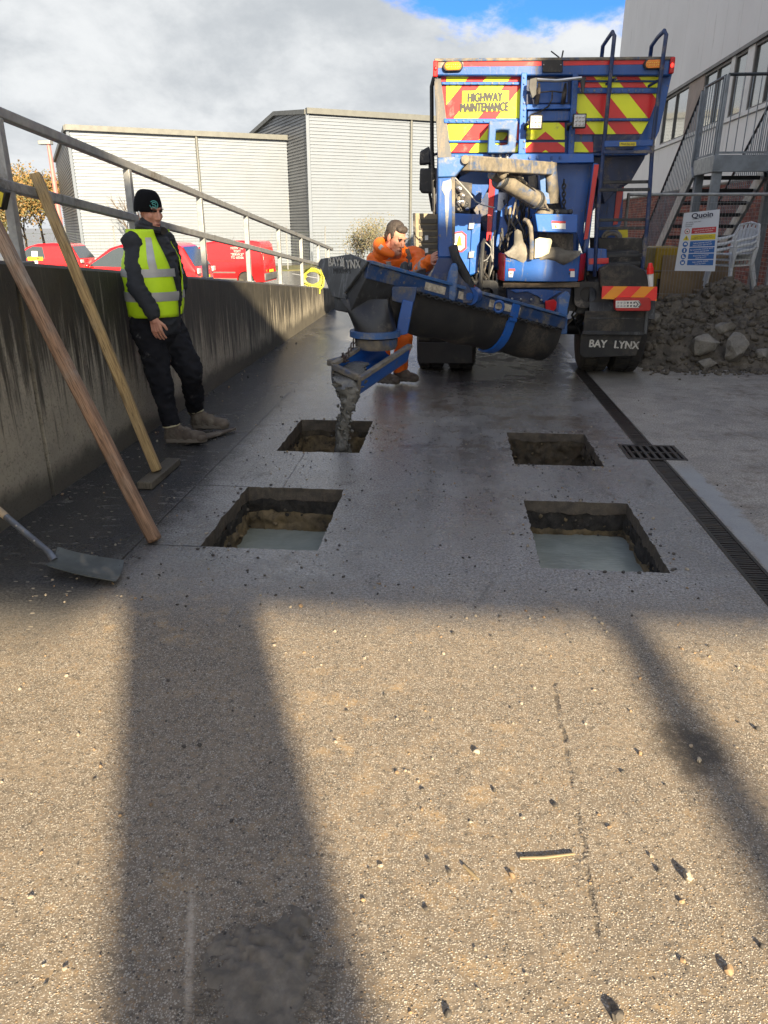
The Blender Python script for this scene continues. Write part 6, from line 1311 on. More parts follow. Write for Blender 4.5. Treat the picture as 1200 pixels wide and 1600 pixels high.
def rail_run(pa, pb, name='handrail', h=1.08, step=.115):
    pa = V(pa); pb = V(pb); u = V((0, 0, h)); mb = MB(); mb.tube([pa + u, pb + u], .022, 8); r = mb.build(name, dark_steel, st); mb = MB(); mb.bar(pa + V((0, 0, .07)), pb + V((0, 0, .07)), .012, .03); mb.build('bottom_rail', galv_dark, r)
    L = (pb - pa).length; n = int(L / step); bb = MB(); bb.cyl((0, 0, .07), (0, 0, h), .0075, n=6); me = bb.mesh('baluster'); me.materials.append(galv_dark)
    for k in range(1, n): share('baluster', me, pa.lerp(pb, k / n) - wl(r) , r)
    for p in (pa, pb): mb = MB(); mb.box(p.x - .02, p.x + .02, p.y - .02, p.y + .02, p.z, p.z + h); mb.build('newel', galv_dark, r)
rail_run((SX0 + .03, LY0 + .03, LZ), (LX1, LY0 + .03, LZ)); rail_run((SX0 + .03, LY1, LZ), (SX0 + .03, LY0 + .13, LZ))
rail_run((SX0, LY1 + .05, LZ - .05), (SX0, yb_, zb_ + .12)); rail_run((SX1, LY1 + .05, LZ - .05), (SX1, yb_, zb_ + .12)); rail_run((SX1, LY1, LZ), (LX1, LY1, LZ))
mb = MB(); mb.box(5.2, 5.6, 13.0, 13.3, 2.0, 2.35); mb.build('flood_lamp_box', galv, st, bevel=.02)

# ================================================================== mesh fence, sign
FY = 10.78
fe = thing('mesh_fence', 'tall steel mesh site fence panels behind the soil heap', 'fence', (3.4, FY, 0))
for x0, x1 in ((2.26, 4.22), (4.27, 6.2)):
    for z in (.16, 2.0): mb = MB(); mb.tube([(x0, FY, z), (x1, FY, z)], .02, 8); mb.build('rail', galv, fe)
    for x in (x0, x1): mb = MB(); mb.tube([(x, FY, .05), (x, FY, 2.02)], .021, 8); mb.build('post', galv, fe)
    mb = MB(); x = x0 + .05
    while x < x1 - .02: mb.tube([(x, FY - .002, .16), (x, FY - .002, 2.0)], .0017, 4, cap=False); x += .042
    for z in (.45, .75, 1.05, 1.35, 1.65, 1.9): mb.tube([(x0, FY + .002, z), (x1, FY + .002, z)], .002, 4, cap=False)
    tag(mb.build('wire_mesh', galv, fe, smooth=None), kind='stuff')
for x in (2.26, 4.245, 6.1): mb = MB(); mb.box(x - .11, x + .11, FY - .3, FY + .3, 0.0, .12); mb.build('foot_block', grey_plastic, fe, bevel=.02)
SY = FY - .035; si = thing('site_safety_sign', 'white site safety sign with red, yellow and blue notices hung on the mesh fence', 'sign', tuple(at(1086, 424, SY)))
c0, c1, c2, c3 = at(1069, 333, SY), at(1125, 327, SY), at(1117, 424, SY), at(1054, 423, SY)
mb = MB(); mb.prism([c0, c1, c2, c3], (0, .012, 0)); bd = mb.build('board', pm('sign_white', (0.62, 0.66, 0.72), (.58, .62, .68), .5, .05), si)
def sp(u, v, d=.002): a = c0.lerp(c1, u); b = c3.lerp(c2, u); return a.lerp(b, v) + V((0, -d, 0))
def srect(u0, u1, v0, v1, m, name='notice', d=.002): mb = MB(); mb.prism([sp(u0, v0, d), sp(u1, v0, d), sp(u1, v1, d), sp(u0, v1, d)], (0, .0015, 0)); return mb.build(name, m, bd, smooth=None)
sux = (c1 - c0).normalized(); suv = (c0 - c3).normalized()
def stx(s, u, v, size, m, sx=1.0, bold=0.0): lettering(s, size, sp(u, v, .0045), sux, suv, m, bd, sx=sx, bold=bold)
navy = pm('navy_print', (0.02, 0.03, 0.08), None, .5, .04)
stx('Quoin', .52, .065, .085, navy, 1.25, .003); stx('C O N S T R U C T I O N', .52, .115, .024, navy, .9)
stx('Site safety starts here', .30, .165, .022, navy); stx('Site manager', .20, .20, .02, navy); stx('Telephone', .18, .235, .02, navy)
rows = [(.27, .365, red_pt, 'Unauthorised entry to this\nsite is strictly forbidden', white_pt), (.385, .475, yel_pt, 'Construction work in progress\nParents are advised to warn children', navy), (.49, .585, blue_pt, 'Safety helmets must be\nworn where appropriate', white_pt), (.60, .69, blue_pt, 'Ear protection must be worn\nwhere appropriate', white_pt), (.705, .795, blue_pt, 'Protective footwear\nmust be worn', white_pt), (.81, .90, blue_pt, 'High visibility jackets\nmust be worn', white_pt)]
for i, (v0, v1, m_, s, tm_) in enumerate(rows):
    srect(.285, .94, v0, v1, m_); stx(s, .61, (v0 + v1) / 2, .026 if i != 1 else .019, tm_, .95)
    c = sp(.165, (v0 + v1) / 2, .003); mb = MB(); r_ = .034
    if i == 1: mb.prism([c + V((0, 0, .036)), c + V((.042, 0, -.03)), c + V((-.042, 0, -.03))], (0, .0015, 0)); mb.build('symbol', yel_pt, bd, smooth=None); mb = MB(); mb.box(c.x - .005, c.x + .005, c.y - .002, c.y, c.z - .02, c.z + .014); mb.build('symbol_mark', black_pt, bd)
    else:
        mb.prism([c + V((math.cos(w) * r_, 0, math.sin(w) * r_)) for w in [2 * PI * k / 24 for k in range(24)]], (0, .0015, 0)); mb.build('symbol', blue_pt if i else red_pt, bd, smooth=None); mb = MB(); q = [(-.018, -.008), (.02, -.008), (.015, .012), (0, .02), (-.015, .012)] if i in (2,) else [(-.006, -.02), (.006, -.02), (.008, .02), (-.008, .02)] if i == 3 else [(-.016, -.016), (.02, -.016), (.018, -.006), (-.002, 0), (-.002, .018), (-.016, .018)] if i == 4 else [(-.014, -.018), (.014, -.018), (.016, .014), (0, .006), (-.016, .014)]
        if i == 0: mb.prism([c + V((math.cos(w) * .026, -.002, math.sin(w) * .026)) for w in [2 * PI * k / 20 for k in range(20)]], (0, .001, 0)); mb.build('symbol_mark', white_pt, bd, smooth=None); mb = MB(); mb.prism([c + V((x * .7, -.004, z * .7)) for x, z in q], (0, .001, 0)); mb.build('symbol_mark', black_pt, bd, smooth=None)
        else: mb.prism([c + V((x, -.002, z)) for x, z in q], (0, .001, 0)); mb.build('symbol_mark', white_pt, bd, smooth=None)

# ================================================================== soil heap and lumps
heap_m = pm('dug_soil', (0.15, 0.128, 0.097), (0.080, 0.069, 0.054), .92, .05, scale=7, bump=.02, bscale=30, fine=1.1, dirt=(.21, .185, .145), damt=.22, dscale=8)
def hz(x, y):
    b = .80 * math.exp(-((x - 3.55) / .80) ** 2 - ((y - 10.45) / .75) ** 2) + .50 * math.exp(-((x - 4.6) / .8) ** 2 - ((y - 10.3) / .7) ** 2) + .46 * math.exp(-((x - 2.62) / .42) ** 2 - ((y - 10.15) / .55) ** 2) + .25 * math.exp(-((x - 3.4) / 1.2) ** 2 - ((y - 9.5) / .4) ** 2)
    e = min(1, max(0, (y - 9.12 - .12 * nz((x, 1, 1), 2)) / .35)) * min(1, max(0, (x - 2.27) / .10)); n = nz((x, y, 0), 3) * .12 + nz((x, y, 3), 8) * .07 + nz((x, y, 5), 20) * .035 + nz((x, y, 7), 45) * .018
    return max(-.03, (b + n * min(1, b * 2.5)) * e - .015)
mb = MB(); NX, NY = 150, 100; vs = [(2.25 + 3.4 * i / NX, 9.05 + 1.66 * j / NY, hz(2.25 + 3.4 * i / NX, 9.05 + 1.66 * j / NY)) for i in range(NX + 1) for j in range(NY + 1)]
mb.add(vs, [(i * (NY + 1) + j, (i + 1) * (NY + 1) + j, (i + 1) * (NY + 1) + j + 1, i * (NY + 1) + j + 1) for i in range(NX) for j in range(NY)])
random.seed(21)
for k in range(1500):
    x, y = random.uniform(2.3, 5.3), random.uniform(9.1, 10.66); z = hz(x, y); r_ = random.choice((.012, .018, .024, .03, .045, .06)) * random.uniform(.7, 1.2)
    if z > .03 or random.random() < .25: lump(mb, (x, y, max(z, 0.0) + r_ * .25), (r_, r_ * random.uniform(.7, 1.1), r_ * .7), k, 6, 5)
for k in range(420):                                                  # scatter round the foot
    x, y = random.uniform(2.3, 5.0), 9.15 - abs(random.gauss(0, .16)); r_ = random.choice((.008, .012, .018, .03)); lump(mb, (x, y, r_ * .4), (r_, r_ * .9, r_ * .6), k + 7000, 6, 5)
tag(mb.build('soil_heap', heap_m, smooth=50), 'heap of dug brown soil and rubble in front of the mesh fence', 'soil heap', kind='stuff')
def rubble(r, seed):                                                # broken block: hull of scattered points, roughened
    rnd = random.Random(seed); bm = bmesh.new()
    for k in range(20):
        v = V((rnd.gauss(0, 1), rnd.gauss(0, 1), rnd.gauss(0, 1))).normalized() * rnd.uniform(.82, 1.12); bm.verts.new((v.x * r[0], v.y * r[1], v.z * r[2]))
    h = bmesh.ops.convex_hull(bm, input=bm.verts); bmesh.ops.delete(bm, geom=[e for e in h['geom_interior'] if isinstance(e, bmesh.types.BMVert)], context='VERTS')
    bmesh.ops.subdivide_edges(bm, edges=bm.edges[:], cuts=3, use_grid_fill=True); [bmesh.ops.smooth_vert(bm, verts=bm.verts[:], factor=.5) for _ in range(3)]
    for v in bm.verts: v.co *= 1 + nz(v.co + V((seed, 0, 0)), 9) * .16 + nz(v.co + V((seed, 3, 0)), 28) * .09
    bm.verts.index_update(); out = MB(); out.add([v.co.copy() for v in bm.verts], [tuple(v.index for v in f.verts) for f in bm.faces]); bm.free(); return out
rock_m = pm('broken_concrete', (0.27, 0.25, 0.21), (0.19, 0.175, 0.15), .85, .06, scale=9, bump=.012, bscale=35, fine=.8, dirt=(.10, .085, .06), damt=.35, dscale=7)
for (x, y, Y, r_, lab) in ((1098, 538, 9.30, (.19, .15, .13), 'broad grey broken concrete lump at the foot of the soil heap'), (1152, 545, 9.28, (.16, .15, .20), 'tall grey broken concrete lump standing in the soil heap'), (1104, 569, 9.18, (.12, .09, .07), 'small pale concrete lump lying under the broad lump'), (1132, 512, 9.5, (.12, .10, .09), 'brown soil-covered lump above the two big concrete lumps'), (1026, 498, 9.6, (.07, .06, .07), 'fist-sized pale stone in the soil beside the tail lamp'), (1112, 487, 9.8, (.05, .05, .05), 'rounded tan stone high on the front of the soil heap'), (1192, 552, 9.3, (.10, .08, .07), 'grey rubble lump at the frame end of the soil heap')):
    c = at(x, y, Y); o = rubble(r_, x).build('rubble_lump', rock_m, smooth=28, local=True); o.location = c; tag(o, lab, 'rock', 'lumps of rubble in the soil heap')

# ================================================================== stacked chairs, bin, boards behind the fence
plast = pm('white_plastic', (0.66, 0.67, 0.66), (0.60, 0.61, 0.60), .42, .06, dirt=(.3, .29, .26), damt=.15)
def chair_parts(t):
    M = MB(); M.prism([V(p) for p in ((-.22, .22, .42), (.22, .20, .42), (.20, -.20, .40), (-.20, -.20, .40))], (0, 0, .025)); M.build('seat', plast, t, local=True, bevel=.01)
    for sx in (-1, 1):
        M = MB(); M.loft([[V((sx * (.22 + .05 * (1 - f)), .24 + .05 * (1 - f), .43 * f)) + V(d) for d in ((-.025, -.02, 0), (.025, -.02, 0), (.025, .02, 0), (-.025, .02, 0))] for f in (0, .5, 1)]); M.build('leg', plast, t, local=True, bevel=.005)
        M = MB(); M.loft([[V((sx * (.21 + .05 * (1 - f)), -.20 - .09 * (1 - f), .43 * f)) + V(d) for d in ((-.025, -.02, 0), (.025, -.02, 0), (.025, .02, 0), (-.025, .02, 0))] for f in (0, .5, 1)]); M.build('leg', plast, t, local=True, bevel=.005)
        M = MB(); M.tube([(sx * .24, .24, .42), (sx * .27, .26, .52), (sx * .28, .24, .64), (sx * .28, .12, .66), (sx * .275, -.1, .67), (sx * .24, -.24, .70)], [.022, .022, .026, .028, .026, .02], 8); M.build('armrest', plast, t, local=True)
    M = MB(); M.tube([(-.24, -.20, .42), (-.25, -.26, .70), (-.20, -.32, .86), (0, -.345, .90), (.20, -.32, .86), (.25, -.26, .70), (.24, -.20, .42)], .022, 8); b = M.build('backrest', plast, t, local=True)
    for k in range(5): x = -.16 + .08 * k; M = MB(); M.loft([[V((x + dx, y + dy, z)) for dx, dy in ((-.022, -.006), (.022, -.006), (.022, .006), (-.022, .006))] for y, z in ((-.20, .425), (-.27, .66), (-.335, .885))]); M.build('slat', plast, b, local=True)
ch0 = thing('stacking_chair', 'bottom chair of the white plastic stack behind the soil heap', 'chair', (3.98, 11.5, .74), 'stacked white plastic chairs'); chair_parts(ch0)
ch0.rotation_euler = (R(-4), 0, R(118)); ch0.scale = (.84, .84, .84)
for k, lab in ((1, 'middle chair of the white plastic stack behind the soil heap'), (2, 'topmost chair of the white plastic stack behind the soil heap')):
    c = copy_tree(ch0); c.location = ch0.location + V((-.005 * k, .012 * k, .075 * k)); c['label'] = lab
plt = pm('pallet_wood', (0.30, 0.22, 0.13), (0.22, 0.16, 0.09), .8, .06, scale=8)
pa = thing('wooden_pallet', 'bottom wooden pallet of the pile under the stacked white chairs', 'pallet', (4.08, 11.5, 0), 'piled pallets under the chairs')
for k in range(6): mb = MB(); y = 11.08 + k * .165; mb.box(3.62, 4.54, y, y + .12, .118, .143); mb.build('deck_board', plt, pa)
for x in (3.63, 4.03, 4.43): mb = MB(); mb.box(x, x + .1, 11.08, 12.03, 0, .117); mb.build('bearer', plt, pa)
for k, w_ in ((1, 'second'), (2, 'third'), (3, 'fourth'), (4, 'topmost')):
    c = copy_tree(pa); c.location = (4.08 + .01 * (k % 2), 11.5, .1445 * k); c['label'] = w_ + ' wooden pallet of the pile under the stacked white chairs'
ply = pm('plywood', (0.31, 0.215, 0.115), (0.25, 0.17, 0.09), .75, .06, scale=4)
mb = MB(); mb.obox(V((3.75, 12.28, .60)), V((.55, 0, 0)), V((0, .009, 0)), V((0, .05, .60))); o = mb.build('plywood_sheet', ply, bevel=.002); tag(o, 'brown plywood sheet leaning on the stair posts behind the sign', 'plywood')
bn = thing('grit_bin', 'yellow lidded bin with dark slatted front under the stair', 'bin', (3.0, 12.6, 0)); yb = pm('yellow_bin_plastic', (0.42, 0.27, 0.02), (0.34, 0.21, 0.02), .55, .08); x0, x1 = at(1020, 440, 12.4).x, at(1056, 440, 12.4).x
mb = MB(); mb.box(x0, x1, 12.4, 12.95, .02, .95); mb.build('body', yb, bn, bevel=.02); mb = MB(); mb.box(x0 - .02, x1 + .02, 12.37, 12.98, .952, 1.32); mb.build('lid', yb, bn, bevel=.03)
for k in range(5): mb = MB(); x = x0 + .06 + k * (x1 - x0 - .1) / 5; mb.box(x, x + .045, 12.385, 12.402, .1, .85); mb.build('slat', black, bn)
gb = thing('gas_cage', 'dark slatted steel cage beside the yellow bin under the stair', 'cage', (2.75, 13.3, 0))
mb = MB(); mb.box(2.45, 3.6, 13.3, 13.5, 0, .04); mb.box(2.45, 3.6, 13.3, 13.34, .04, 1.0); mb.build('back_sheet', dark_steel, gb)
for k in range(10): mb = MB(); mb.box(2.47 + k * .12, 2.5 + k * .12, 13.25, 13.28, 0, 1.0); mb.build('slat', dark_steel, gb)

# ================================================================== timbers, rammer, spade, tape, board
def wood(name, c1, c2, c3):
    m = bpy.data.materials.new(name); m.use_nodes = True; g = Graph(m.node_tree); b = m.node_tree.nodes['Principled BSDF']; P = g.obj()
    gr = g.noise(g.scl(P, (20, 20, .8)), 2.4, 7, .7, 1.6); bl = g.noise(P, 2.2, 5, .6, .5); kn, _ = g.voro(g.scl(P, (5, 5, 2.1)), 1.0); fi = g.noise(g.scl(P, (60, 60, 3)), 3, 3, .6)
    col = g.mix(gr.ss(.42, .60), c1, c2); col = g.mix(bl.ss(.48, .7), col, c3); col = g.mix(kn.ss(.22, .06) * .9, col, (.05, .03, .015)); col = g.mix(fi.ss(.50, .66) * .75, col, g.mulc(c2, (.45, .45, .45)))
    g.put(b.inputs['Base Color'], col); b.inputs['Roughness'].default_value = .72; m.node_tree.links.new(g.bump(gr + fi * .6, .5, .004), b.inputs['Normal']); return m
wood_a = wood('weathered_brown_timber', (0.33, 0.20, 0.12), (0.17, 0.10, 0.06), (0.30, 0.26, 0.21)); wood_b = wood('yellow_timber', (0.44, 0.31, 0.14), (0.25, 0.165, 0.07), (0.26, 0.215, 0.14))
def pole(name, p0, p1, w, d, m, parent=None, bevel=.008, roll=0.0):
    p0 = V(p0); p1 = V(p1); L = (p1 - p0).length; mb = MB(); rg = []
    for k in range(13): z = L * k / 12; e = .003 * math.sin(k * 1.1); rg.append([V((x * w / 2 + e, y * d / 2 + nz((z, 3, w), 2) * .004, z)) for x, y in ((-1, -1), (1, -1), (1, 1), (-1, 1))])
    o = mb.loft(rg).build(name, m, parent, bevel=bevel, local=True); q = (p1 - p0).to_track_quat('Z', 'Y'); o.rotation_mode = 'QUATERNION'; o.rotation_quaternion = q @ Matrix.Rotation(roll, 3, 'Z').to_quaternion(); o.location = p0 - (wl(parent) if parent else V((0, 0, 0))); return o
a0 = atz(243, 846, .01); a0.z = .012; ra = atx(2, 372, -2.44); a1 = a0 + (ra - a0) * 1.14
o = pole('fence_post_timber', a0, a1, .068, .068, wood_a, bevel=.016, roll=.5); tag(o, 'reddish-brown square timber post leaning on the wall behind the spade', 'timber')
rm = thing('wooden_rammer', 'yellowish timber rammer with a cross foot leaning on the handrail', 'rammer', (-2.0, 4.7, 0))
f0, f1 = atz(226, 761, .02), atz(272, 722, .02); f0.z = f1.z = .028
b0 = f0.lerp(f1, .42) + V((0, 0, .03)); rb_ = atx(72, 312, -2.535); b1 = b0 + (rb_ - b0) * 1.085
pole('handle', b0, b1, .075, .062, wood_b, rm, bevel=.006, roll=.55)
mb = MB(); mb.bar(f0, f1, .10, .05); mb.build('foot', wood('muddy_timber', (.10, .09, .07), (.07, .06, .045), (.14, .12, .09)), rm, bevel=.006)
sp_ = thing('spade', 'muddy steel spade lying on the wet ground beside the wall', 'spade', tuple(atz(130, 890)))
bl_m = pm('slurry_coated_steel', (0.15, 0.165, 0.16), (0.10, 0.112, 0.108), .30, .08, scale=12, metal=.25, bump=.001, bscale=40, dirt=(.20, .19, .16), damt=.3, dscale=9)
K4 = [atz(92, 865, .06), atz(195, 881, .05), atz(181, 914, .02), atz(72, 893, .03)]; mb = MB(); NB_ = 10; vs = []
for i in range(NB_ + 1):
    for j in range(NB_ + 1):
        u, v = i / NB_, j / NB_; p = K4[0].lerp(K4[1], u).lerp(K4[3].lerp(K4[2], u), v); e = .022 * (2 * v - 1) ** 2 - .004 * math.sin(u * 3) + .016 * (1 - u) ** 3; vs.append(p + V((0, 0, e)))
n_ = NB_ + 1; vs2 = [p - V((0, 0, .004)) for p in vs]; fs = [(i * n_ + j, (i + 1) * n_ + j, (i + 1) * n_ + j + 1, i * n_ + j + 1) for i in range(NB_) for j in range(NB_)]
mb.add(vs + vs2, fs + [tuple(q + n_ * n_ for q in reversed(f)) for f in fs] + [(i, i + 1, i + 1 + n_ * n_, i + n_ * n_) for i in range(NB_)] + [(i * n_, (i + 1) * n_, (i + 1) * n_ + n_ * n_, i * n_ + n_ * n_) for i in range(NB_)] + [(NB_ * n_ + i, NB_ * n_ + i + 1, NB_ * n_ + i + 1 + n_ * n_, NB_ * n_ + i + n_ * n_) for i in range(NB_)] + [(i * n_ + NB_, (i + 1) * n_ + NB_, (i + 1) * n_ + NB_ + n_ * n_, i * n_ + NB_ + n_ * n_) for i in range(NB_)]); mb.build('blade', bl_m, sp_, smooth=50)
s0 = (K4[0] + K4[3]) / 2 + V((.01, .0, .012)); s1 = atz(70, 858, .10); s2 = atz(8, 806, .24); s3 = s2 + (s2 - s1) * 1.6
mb = MB(); mb.tube([s0 + (s0 - s1) * -.0, s0.lerp(s1, .5) + V((0, 0, .008)), s1, s1.lerp(s2, .5), s2], [.020, .018, .0165, .0165, .017], 12); sh_ = mb.build('socket', pm('grey_socket_steel', (.17, .19, .22), (.12, .13, .15), .4, .1, scale=15, metal=.5, dirt=(.4, .34, .26), damt=.35, dscale=14), sp_)
mb = MB(); mb.tube([s2 - (s2 - s1) * .02, s3], .0195, 12); mb.build('wooden_shaft', pm('ash_shaft', (.42, .33, .22), (.34, .26, .17), .6, .06, scale=20), sp_)
for f in (.25, .7): mb = MB(); mb.ell(s1.lerp(s2, f) + V((.006, -.014, .006)), .006, nu=8, nv=5); mb.build('rivet', chrome, sp_)
tp_ = thing('tape_measure', 'yellow and black tape measure hooked on the handrail post', 'tape measure', tuple(at(-4, 322, 4.30))); cT = at(-6, 306, 4.30)
mb = MB(); mb.obox(cT, V((.058, 0, -.028)), V((0, .03, 0)), V((.022, 0, .05))); mb.build('case', pm('black_tape_case', (.015, .015, .015), None, .5, .05), tp_, bevel=.01); mb = MB(); mb.obox(cT - V((0, .031, 0)), V((.050, 0, -.024)), V((0, .002, 0)), V((.015, 0, .036))); mb.build('face_label', yel_pt, tp_, bevel=.0); mb = MB(); mb.obox(cT - V((0, .034, 0)), V((.036, 0, -.017)), V((0, .002, 0)), V((.007, 0, .015))); mb.build('face_panel', pm('grey_label', (.3, .38, .36), None, .5, .05), tp_); mb = MB(); mb.bar(cT + V((-.03, .02, .02)), V((RX + .02, 4.43, cT.z + .05)), .012, .03); mb.build('belt_clip', black, tp_)
d0, d1 = atz(285, 694, .01), atz(368, 672, .01); mb = MB(); dd = (d1 - d0).normalized(); ss_ = V((dd.y, -dd.x, 0))
mb.prism([d0 + ss_ * .055 + V((0, 0, .002)), d0.lerp(d1, .55) + ss_ * .05 + V((0, 0, .002)), d1 + ss_ * .012 + V((0, 0, .002)), d1 - ss_ * .012 + V((0, 0, .002)), d0.lerp(d1, .5) - ss_ * .05 + V((0, 0, .002)), d0 - ss_ * .05 + V((0, 0, .002))], (0, 0, .021)); o = mb.build('muddy_board', boot_m, bevel=.006); tag(o, 'flat mud-caked board under the boots of the man in lime', 'board')

# ================================================================== hose reel, lamp posts, far fence, trees, shrubs
hr_ = thing('hose_coil', 'coil of bright yellow hose hung at the end of the handrail', 'hose', tuple(at(490, 452, 14.2))); hy = pm('yellow_hose', (0.46, 0.46, 0.06), (.38, .37, .05), .45, .05); random.seed(5)
mb = MB(); c = at(489, 434, 14.3); pts = []
for k in range(150): a = k * .42; r_ = .19 + .035 * math.sin(k * .9); pts.append(c + V((math.cos(a) * r_ * .95, -.04 + .10 * (k % 13) / 13 - .05, math.sin(a) * r_ * .78)))
mb.tube(pts, .016, 6); mb.build('coil', hy, hr_); mb = MB(); mb.tube([at(502, 420, 14.2), at(506, 432, 14.15), at(505, 447, 14.15), at(500, 452, 14.15), at(499, 459, 14.15)], .018, 6); mb.tube([at(478, 449, 14.15), at(490, 452, 14.1), at(502, 448, 14.1)], .016, 6); mb.build('hose_tail', hy, hr_)
mb = MB(); q0, q1_ = at(478, 424, 14.3), at(503, 424, 14.3); q2, q3 = at(502, 448, 14.3), at(478, 448, 14.3); mb.tube([q0, q1_, q2, q3], .014, 6, closed=True); mb.bar(at(470, 432, 14.32), at(480, 432, 14.32), .03, .03); mb.build('reel_frame', hy, hr_)
redp = pm('red_lamp_column', (0.55, 0.16, 0.15), (.5, .14, .13), .5, .08)
lp_ = thing('lamp_column', 'tall red lamp column with a floodlight beside the low warehouse', 'lamp post', (0, 0, 0)); b0_ = at(97, 360, 46); t0_ = at(76, 226, 46); base = V((b0_.x + (b0_.x - t0_.x) * .0, 46, YARD)); lp_.location = (t0_.x, 46, YARD)
mb = MB(); mb.tube([V((t0_.x, 46, YARD)), V((t0_.x, 46, t0_.z))], [.16, .11], 10); mb.build('column', redp, lp_); mb = MB(); mb.box(t0_.x - .55, t0_.x + .2, 45.8, 46.2, t0_.z, t0_.z + .22); mb.build('floodlight', galv, lp_, bevel=.03)
wp = thing('thin_lamp_post', 'thin white lamp post among the bare trees', 'lamp post', (0, 0, 0)); p_ = at(19, 318, 48); wp.location = (p_.x, 48, YARD); mb = MB(); mb.tube([V((p_.x, 48, YARD)), V((p_.x, 48, p_.z))], [.08, .05], 8); mb.build('column', white_pt, wp); mb = MB(); mb.ell(V((p_.x, 48, p_.z - 1.1)), (.14, .14, .12)); mb.build('lamp_head', white_pt, wp)
ff = thing('boundary_fence', 'green wire boundary fence with grey posts before the warehouses', 'fence', (-12, 40, YARD)); fm = pm('fence_green_wire', (.10, .13, .10), None, .6, .05); FA = wh(C1, -27, -4.2, YARD); FB = wh(C1, 9, -4.2, YARD); nP = 15
for k in range(nP + 1): p = FA.lerp(FB, k / nP); mb = MB(); mb.tube([p, p + V((0, 0, 2.1)), p + V((0.05, -.12, 2.45))], .035, 6); mb.build('post', galv, ff)
mb = MB(); LF_ = (FB - FA).length; k = 0
while k * .22 < LF_: p = FA.lerp(FB, k * .22 / LF_); mb.tube([p + V((0, 0, .05)), p + V((0, 0, 2.1))], .0035, 3, cap=False); k += 1
for z in (.1, .5, .9, 1.3, 1.7, 2.1): mb.tube([FA + V((0, 0, z)), FB + V((0, 0, z))], .006, 3, cap=False)
tag(mb.build('wire', fm, ff, smooth=None), kind='stuff')
bark = pm('twig_bark', (0.12, 0.095, 0.07), (.08, .06, .045), .9, .05)
def branchy(mb, p, d, L, r, depth, rnd, tips, split=3, up=.15):
    if depth == 0: tips.append(p); return
    pts = [p]; n = 3
    for k in range(n): d = (d + V((rnd.uniform(-.18, .18), rnd.uniform(-.18, .18), rnd.uniform(-.05, up)))).normalized(); p = p + d * L / n; pts.append(p)
    mb.tube(pts, [r * (1 - .4 * k / n) for k in range(n + 1)], 5 if depth > 2 else 3, cap=False)
    for k in range(split): branchy(mb, pts[rnd.choice((-1, -1, -2))], (d + V((rnd.uniform(-.75, .75), rnd.uniform(-.75, .75), rnd.uniform(-.2, .45)))).normalized(), L * rnd.uniform(.58, .8), r * .55, depth - 1, rnd, tips, split, up)
    tips.append(p)
def tree(label, loc, h, leafc, nleaf, seed, spread=1.0, leaf=.16, name='tree', split=3, depth=4, cat='tree', group=None):
    rnd = random.Random(seed); t = thing(name, label, cat, loc, group); mb = MB(); tips = []; L0 = V(loc)
    if cat == 'tree': branchy(mb, L0, V((0, 0, 1)), h * .38, h * .022, depth + 1, rnd, tips, split)
    else:
        for k in range(7): branchy(mb, L0 + V((rnd.uniform(-.4, .4) * spread, rnd.uniform(-.3, .3), 0)), V((rnd.uniform(-.5, .5), rnd.uniform(-.4, .4), 1)).normalized(), h * .42, .018, depth, rnd, tips, split)
    mb.build('trunk', bark, t, smooth=60, recalc=False)
    if nleaf:
        lf = MB()
        for k in range(nleaf):
            p = rnd.choice(tips) + V((rnd.gauss(0, .28), rnd.gauss(0, .28), rnd.gauss(0, .25))) * spread; u = V((rnd.uniform(-1, 1), rnd.uniform(-1, 1), rnd.uniform(-1, 1))).normalized(); v = u.orthogonal().normalized(); s = leaf * rnd.uniform(.5, 1.2); lf.mat(rnd.randrange(len(leafc))); lf.add([p - u * s, p + v * s * .5, p + u * s, p - v * s * .5], [(0, 1, 2, 3)])
        lf.build('crown', leafc, t, smooth=None, recalc=False)
    return t
lv = [pm('autumn_leaf', (.20, .12, .035), None, .8, .05), pm('ochre_leaf', (.26, .16, .05), None, .8, .05), pm('dull_green_leaf', (.10, .10, .035), None, .8, .05)]; lg = [pm('grey_green_leaf', (.13, .135, .07), None, .8, .05), pm('olive_leaf', (.17, .155, .08), None, .8, .05), pm('dry_leaf', (.22, .18, .11), None, .8, .05)]
tz = at(50, 330, 66)
for k, (x, Y, hh, lab) in enumerate(((42, 64, 7.2, 'broad ochre-brown autumn tree beyond the low warehouse'), (6, 60, 6.2, 'olive autumn tree beside the thin white lamp post'), (72, 72, 8.0, 'tall brown autumn tree behind the red lamp column'), (-40, 66, 8.0, 'ragged autumn tree at the edge of the far bank'))):
    p = at(x, 395, Y); tree(lab, (p.x, Y, YARD), hh * (.80 if k != 2 else .85), lv if k != 1 else lg + lv, 7000, 40 + k, 2.3, .13, group='autumn trees on the far bank')
for k, (x, Y, hh, lab) in enumerate(((205, 47, 4.0, 'slender leafless sapling in front of the low warehouse'), (575, 43, 2.2, 'grey-green scrubby bush beside the man in orange'), (560, 44, 1.6, 'low twiggy bush at the foot of the tall warehouse'), (598, 42, 2.0, 'scrubby bush half hidden behind the man in orange'))):
    p = at(x, 410, Y); tree(lab, (p.x, Y, YARD), hh * 1.15, lg, 0 if k == 0 else 1300, 70 + k, .9, .055, name='bush' if k else 'sapling', cat='tree' if k == 0 else 'bush', depth=4, split=3)
mb = MB(); P_ = [wh(C1, a, -5.4, YARD) for a in (-10, 4)]
for k in range(6): p = wh(C1, -9 + k * 2.6, -7.5, YARD); mb = MB(); mb.prism([p, p + A_ * .1, p + A_ * .1 - B_ * 4.5, p - B_ * 4.5], (0, 0, .004)); o = mb.build('parking_line', white_pt, smooth=None); tag(o, 'worn white parking bay line on the far yard', 'road marking', 'parking bay lines', kind='structure')

